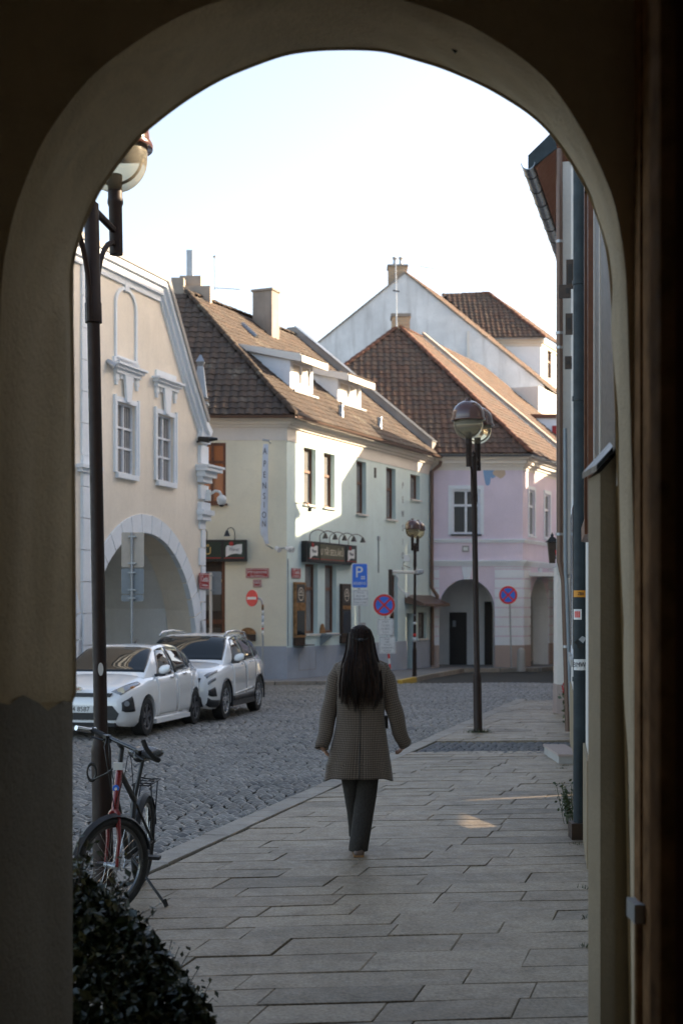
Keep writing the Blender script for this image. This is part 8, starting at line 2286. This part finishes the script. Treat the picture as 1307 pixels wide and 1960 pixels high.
# --- shoes
for (px, py, y0_) in ((686, 1630, -0.09), (682, 1620, 0.26)):
    rg_ = []
    zb_ = gz(D) + 0.004 if y0_ < 0 else Q(px, py - 2).z * 0 + gz(D) + 0.02
    cx_ = Q(px, py).x
    for (yy, hw, h) in ((-0.085, 0.024, 0.035), (-0.07, 0.038, 0.058), (0.02, 0.040, 0.062), (0.08, 0.038, 0.062), (0.14, 0.044, 0.045), (0.19, 0.040, 0.035), (0.215, 0.018, 0.025)):
        rg_.append([Vector((cx_ + hw * math.cos(a), D + y0_ + yy, zb_ + max(0.0, h * (0.5 + 0.5 * math.sin(a))) )) for a in [2 * math.pi * k / 14 for k in range(14)]])
    mb = MB(); mb.loft(rg_); sh = mb.build('shoe', M['shoe'], pw_, True)
    mb = MB(); mb.prism([Vector((cx_ + x_, D + y0_ + y_, zb_ - 0.0)) for x_, y_ in ((-0.036, -0.088), (0.036, -0.088), (0.046, 0.14), (0.02, 0.215), (-0.02, 0.215), (-0.046, 0.14))], Vector((0, 0, 0.014))); mb.build('sole', M['framebrown'], sh)
# --- hair: cap plus strands
mb = MB(); rg_ = []
for (py, cx_, hw, yc, hd) in ((1191.5, 690, 4, 0.03, 0.02), (1194, 690, 10.5, 0.03, 0.05), (1199, 690, 17.5, 0.03, 0.085), (1207, 690, 21.5, 0.03, 0.104), (1218, 690, 23, 0.028, 0.11), (1230, 689.5, 23, 0.018, 0.105), (1245, 689, 23, -0.02, 0.085), (1258, 689, 26, -0.06, 0.07), (1275, 689, 29, -0.09, 0.056), (1300, 689.5, 30, -0.115, 0.042), (1318, 690, 27, -0.122, 0.03), (1328, 690, 20, -0.125, 0.018)):
    rg_.append([Q(cx_ + hw * math.cos(a), py, yc + hd * math.sin(a)) for a in [2 * math.pi * k / 30 for k in range(30)]])
mb.loft(rg_); hair = mb.build('hair', M['hair'], pw_, True)
rh_ = random.Random(9)
def backsurf(u, py):
    """point on the hair back surface; u -1..1 across"""
    tab = [(1193, 8, 0.03, 0.04), (1199, 17.5, 0.03, 0.088), (1207, 22, 0.03, 0.108), (1218, 23.5, 0.028, 0.114), (1230, 24, 0.018, 0.109), (1245, 26, -0.02, 0.089), (1258, 30, -0.06, 0.079), (1275, 34, -0.09, 0.066), (1300, 37, -0.115, 0.054), (1322, 38.5, -0.125, 0.046), (1340, 38, -0.128, 0.034), (1356, 34, -0.13, 0.02)]
    for a, b in zip(tab[:-1], tab[1:]):
        if a[0] <= py <= b[0]:
            t = (py - a[0]) / (b[0] - a[0]); hw, yc, hd = [a[i] + (b[i] - a[i]) * t for i in (1, 2, 3)]; break
    else: hw, yc, hd = tab[-1][1:]
    an = math.pi * 1.5 + u * math.pi * 0.5
    return Q(690 + hw * math.cos(an), py, yc + hd * math.sin(an))
mb = MB()
for i in range(70):       # wavy locks, each a bundle of strands
    u = -1 + 2 * (i + 0.5) / 70 + rh_.gauss(0, 0.03); top = rh_.choice((1193, 1196, 1200, 1206, 1215)); L_ = rh_.uniform(1318, 1352) - 16 * abs(u) ** 2
    ph_ = rh_.uniform(0, 6.28); fr_ = rh_.uniform(7, 12); am = rh_.uniform(0.04, 0.11); lift = rh_.uniform(0.0, 0.016)
    for q_ in range(16):
        n2 = 15; pts_ = []; w0 = rh_.uniform(0.0014, 0.003); sp = rh_.gauss(0, 0.035); Lq = L_ + rh_.uniform(-16, 10); p2 = ph_ + rh_.gauss(0, 0.35)
        for k in range(n2):
            t = k / (n2 - 1); py = top + (Lq - top) * t; g_ = max(0.0, t - 0.25)
            uu = max(-1.06, min(1.06, u + sp * (0.35 + g_ * (1.6 - 1.1 * t)) + am * math.sin(t * fr_ + p2) * g_ * 1.5))
            p = backsurf(uu, py); p.y -= 0.003 + lift * (0.5 + 0.5 * math.sin(t * fr_ + p2)) * min(1, t * 2) + 0.003 * rh_.random()
            pts_.append(p)
        mb.tube(pts_, [w0 * (1 - 0.65 * (k / (n2 - 1)) ** 2) for k in range(n2)], 3, False)
for i in range(240):     # loose strands at the silhouette
    s = rh_.choice((-1, 1)); top = rh_.uniform(1200, 1245); L_ = rh_.uniform(1258, 1335)
    pts_ = []; off = rh_.uniform(0.0, 4.5); fr_ = rh_.uniform(2, 6)
    for k in range(9):
        t = k / 8; py = top + (L_ - top) * t; p = backsurf(s * 0.98, py); p.x += s * kk * (off * abs(math.sin(t * fr_)) + rh_.gauss(0, 0.4)); pts_.append(p)
    mb.tube(pts_, 0.0010, 3, False)
mb.build('hair_strands', M['hair'], hair, True)['kind'] = 'stuff'
# half-up knot: gathered locks at the crown
mb = MB()
for s in (-1, 1):
    pts_ = [backsurf(s * 0.5, 1216) + Vector((0, -0.006, 0)), backsurf(s * 0.15, 1220) + Vector((0, -0.010, 0))]
    mb.tube(pts_, [0.004, 0.007], 8)
c = backsurf(0.0, 1220) + Vector((0, -0.016, 0)); mb.tube([c + Vector((-0.02, 0, 0)), c + Vector((0.02, 0, 0))], 0.012, 8)
mb.build('hair_tie', M['rubber'], hair, True)
# ears glimpsed at the sides
for s in (-1, 1):
    mb = MB(); c = Q(690 + s * 20.5, 1228, 0.045); mb.lathe(c, [(0.0, -0.03), (0.010, -0.02), (0.013, 0.0), (0.012, 0.015), (0.0, 0.03)], 10); mb.build('ear', M['skin'], body, True)

flush_tiles()
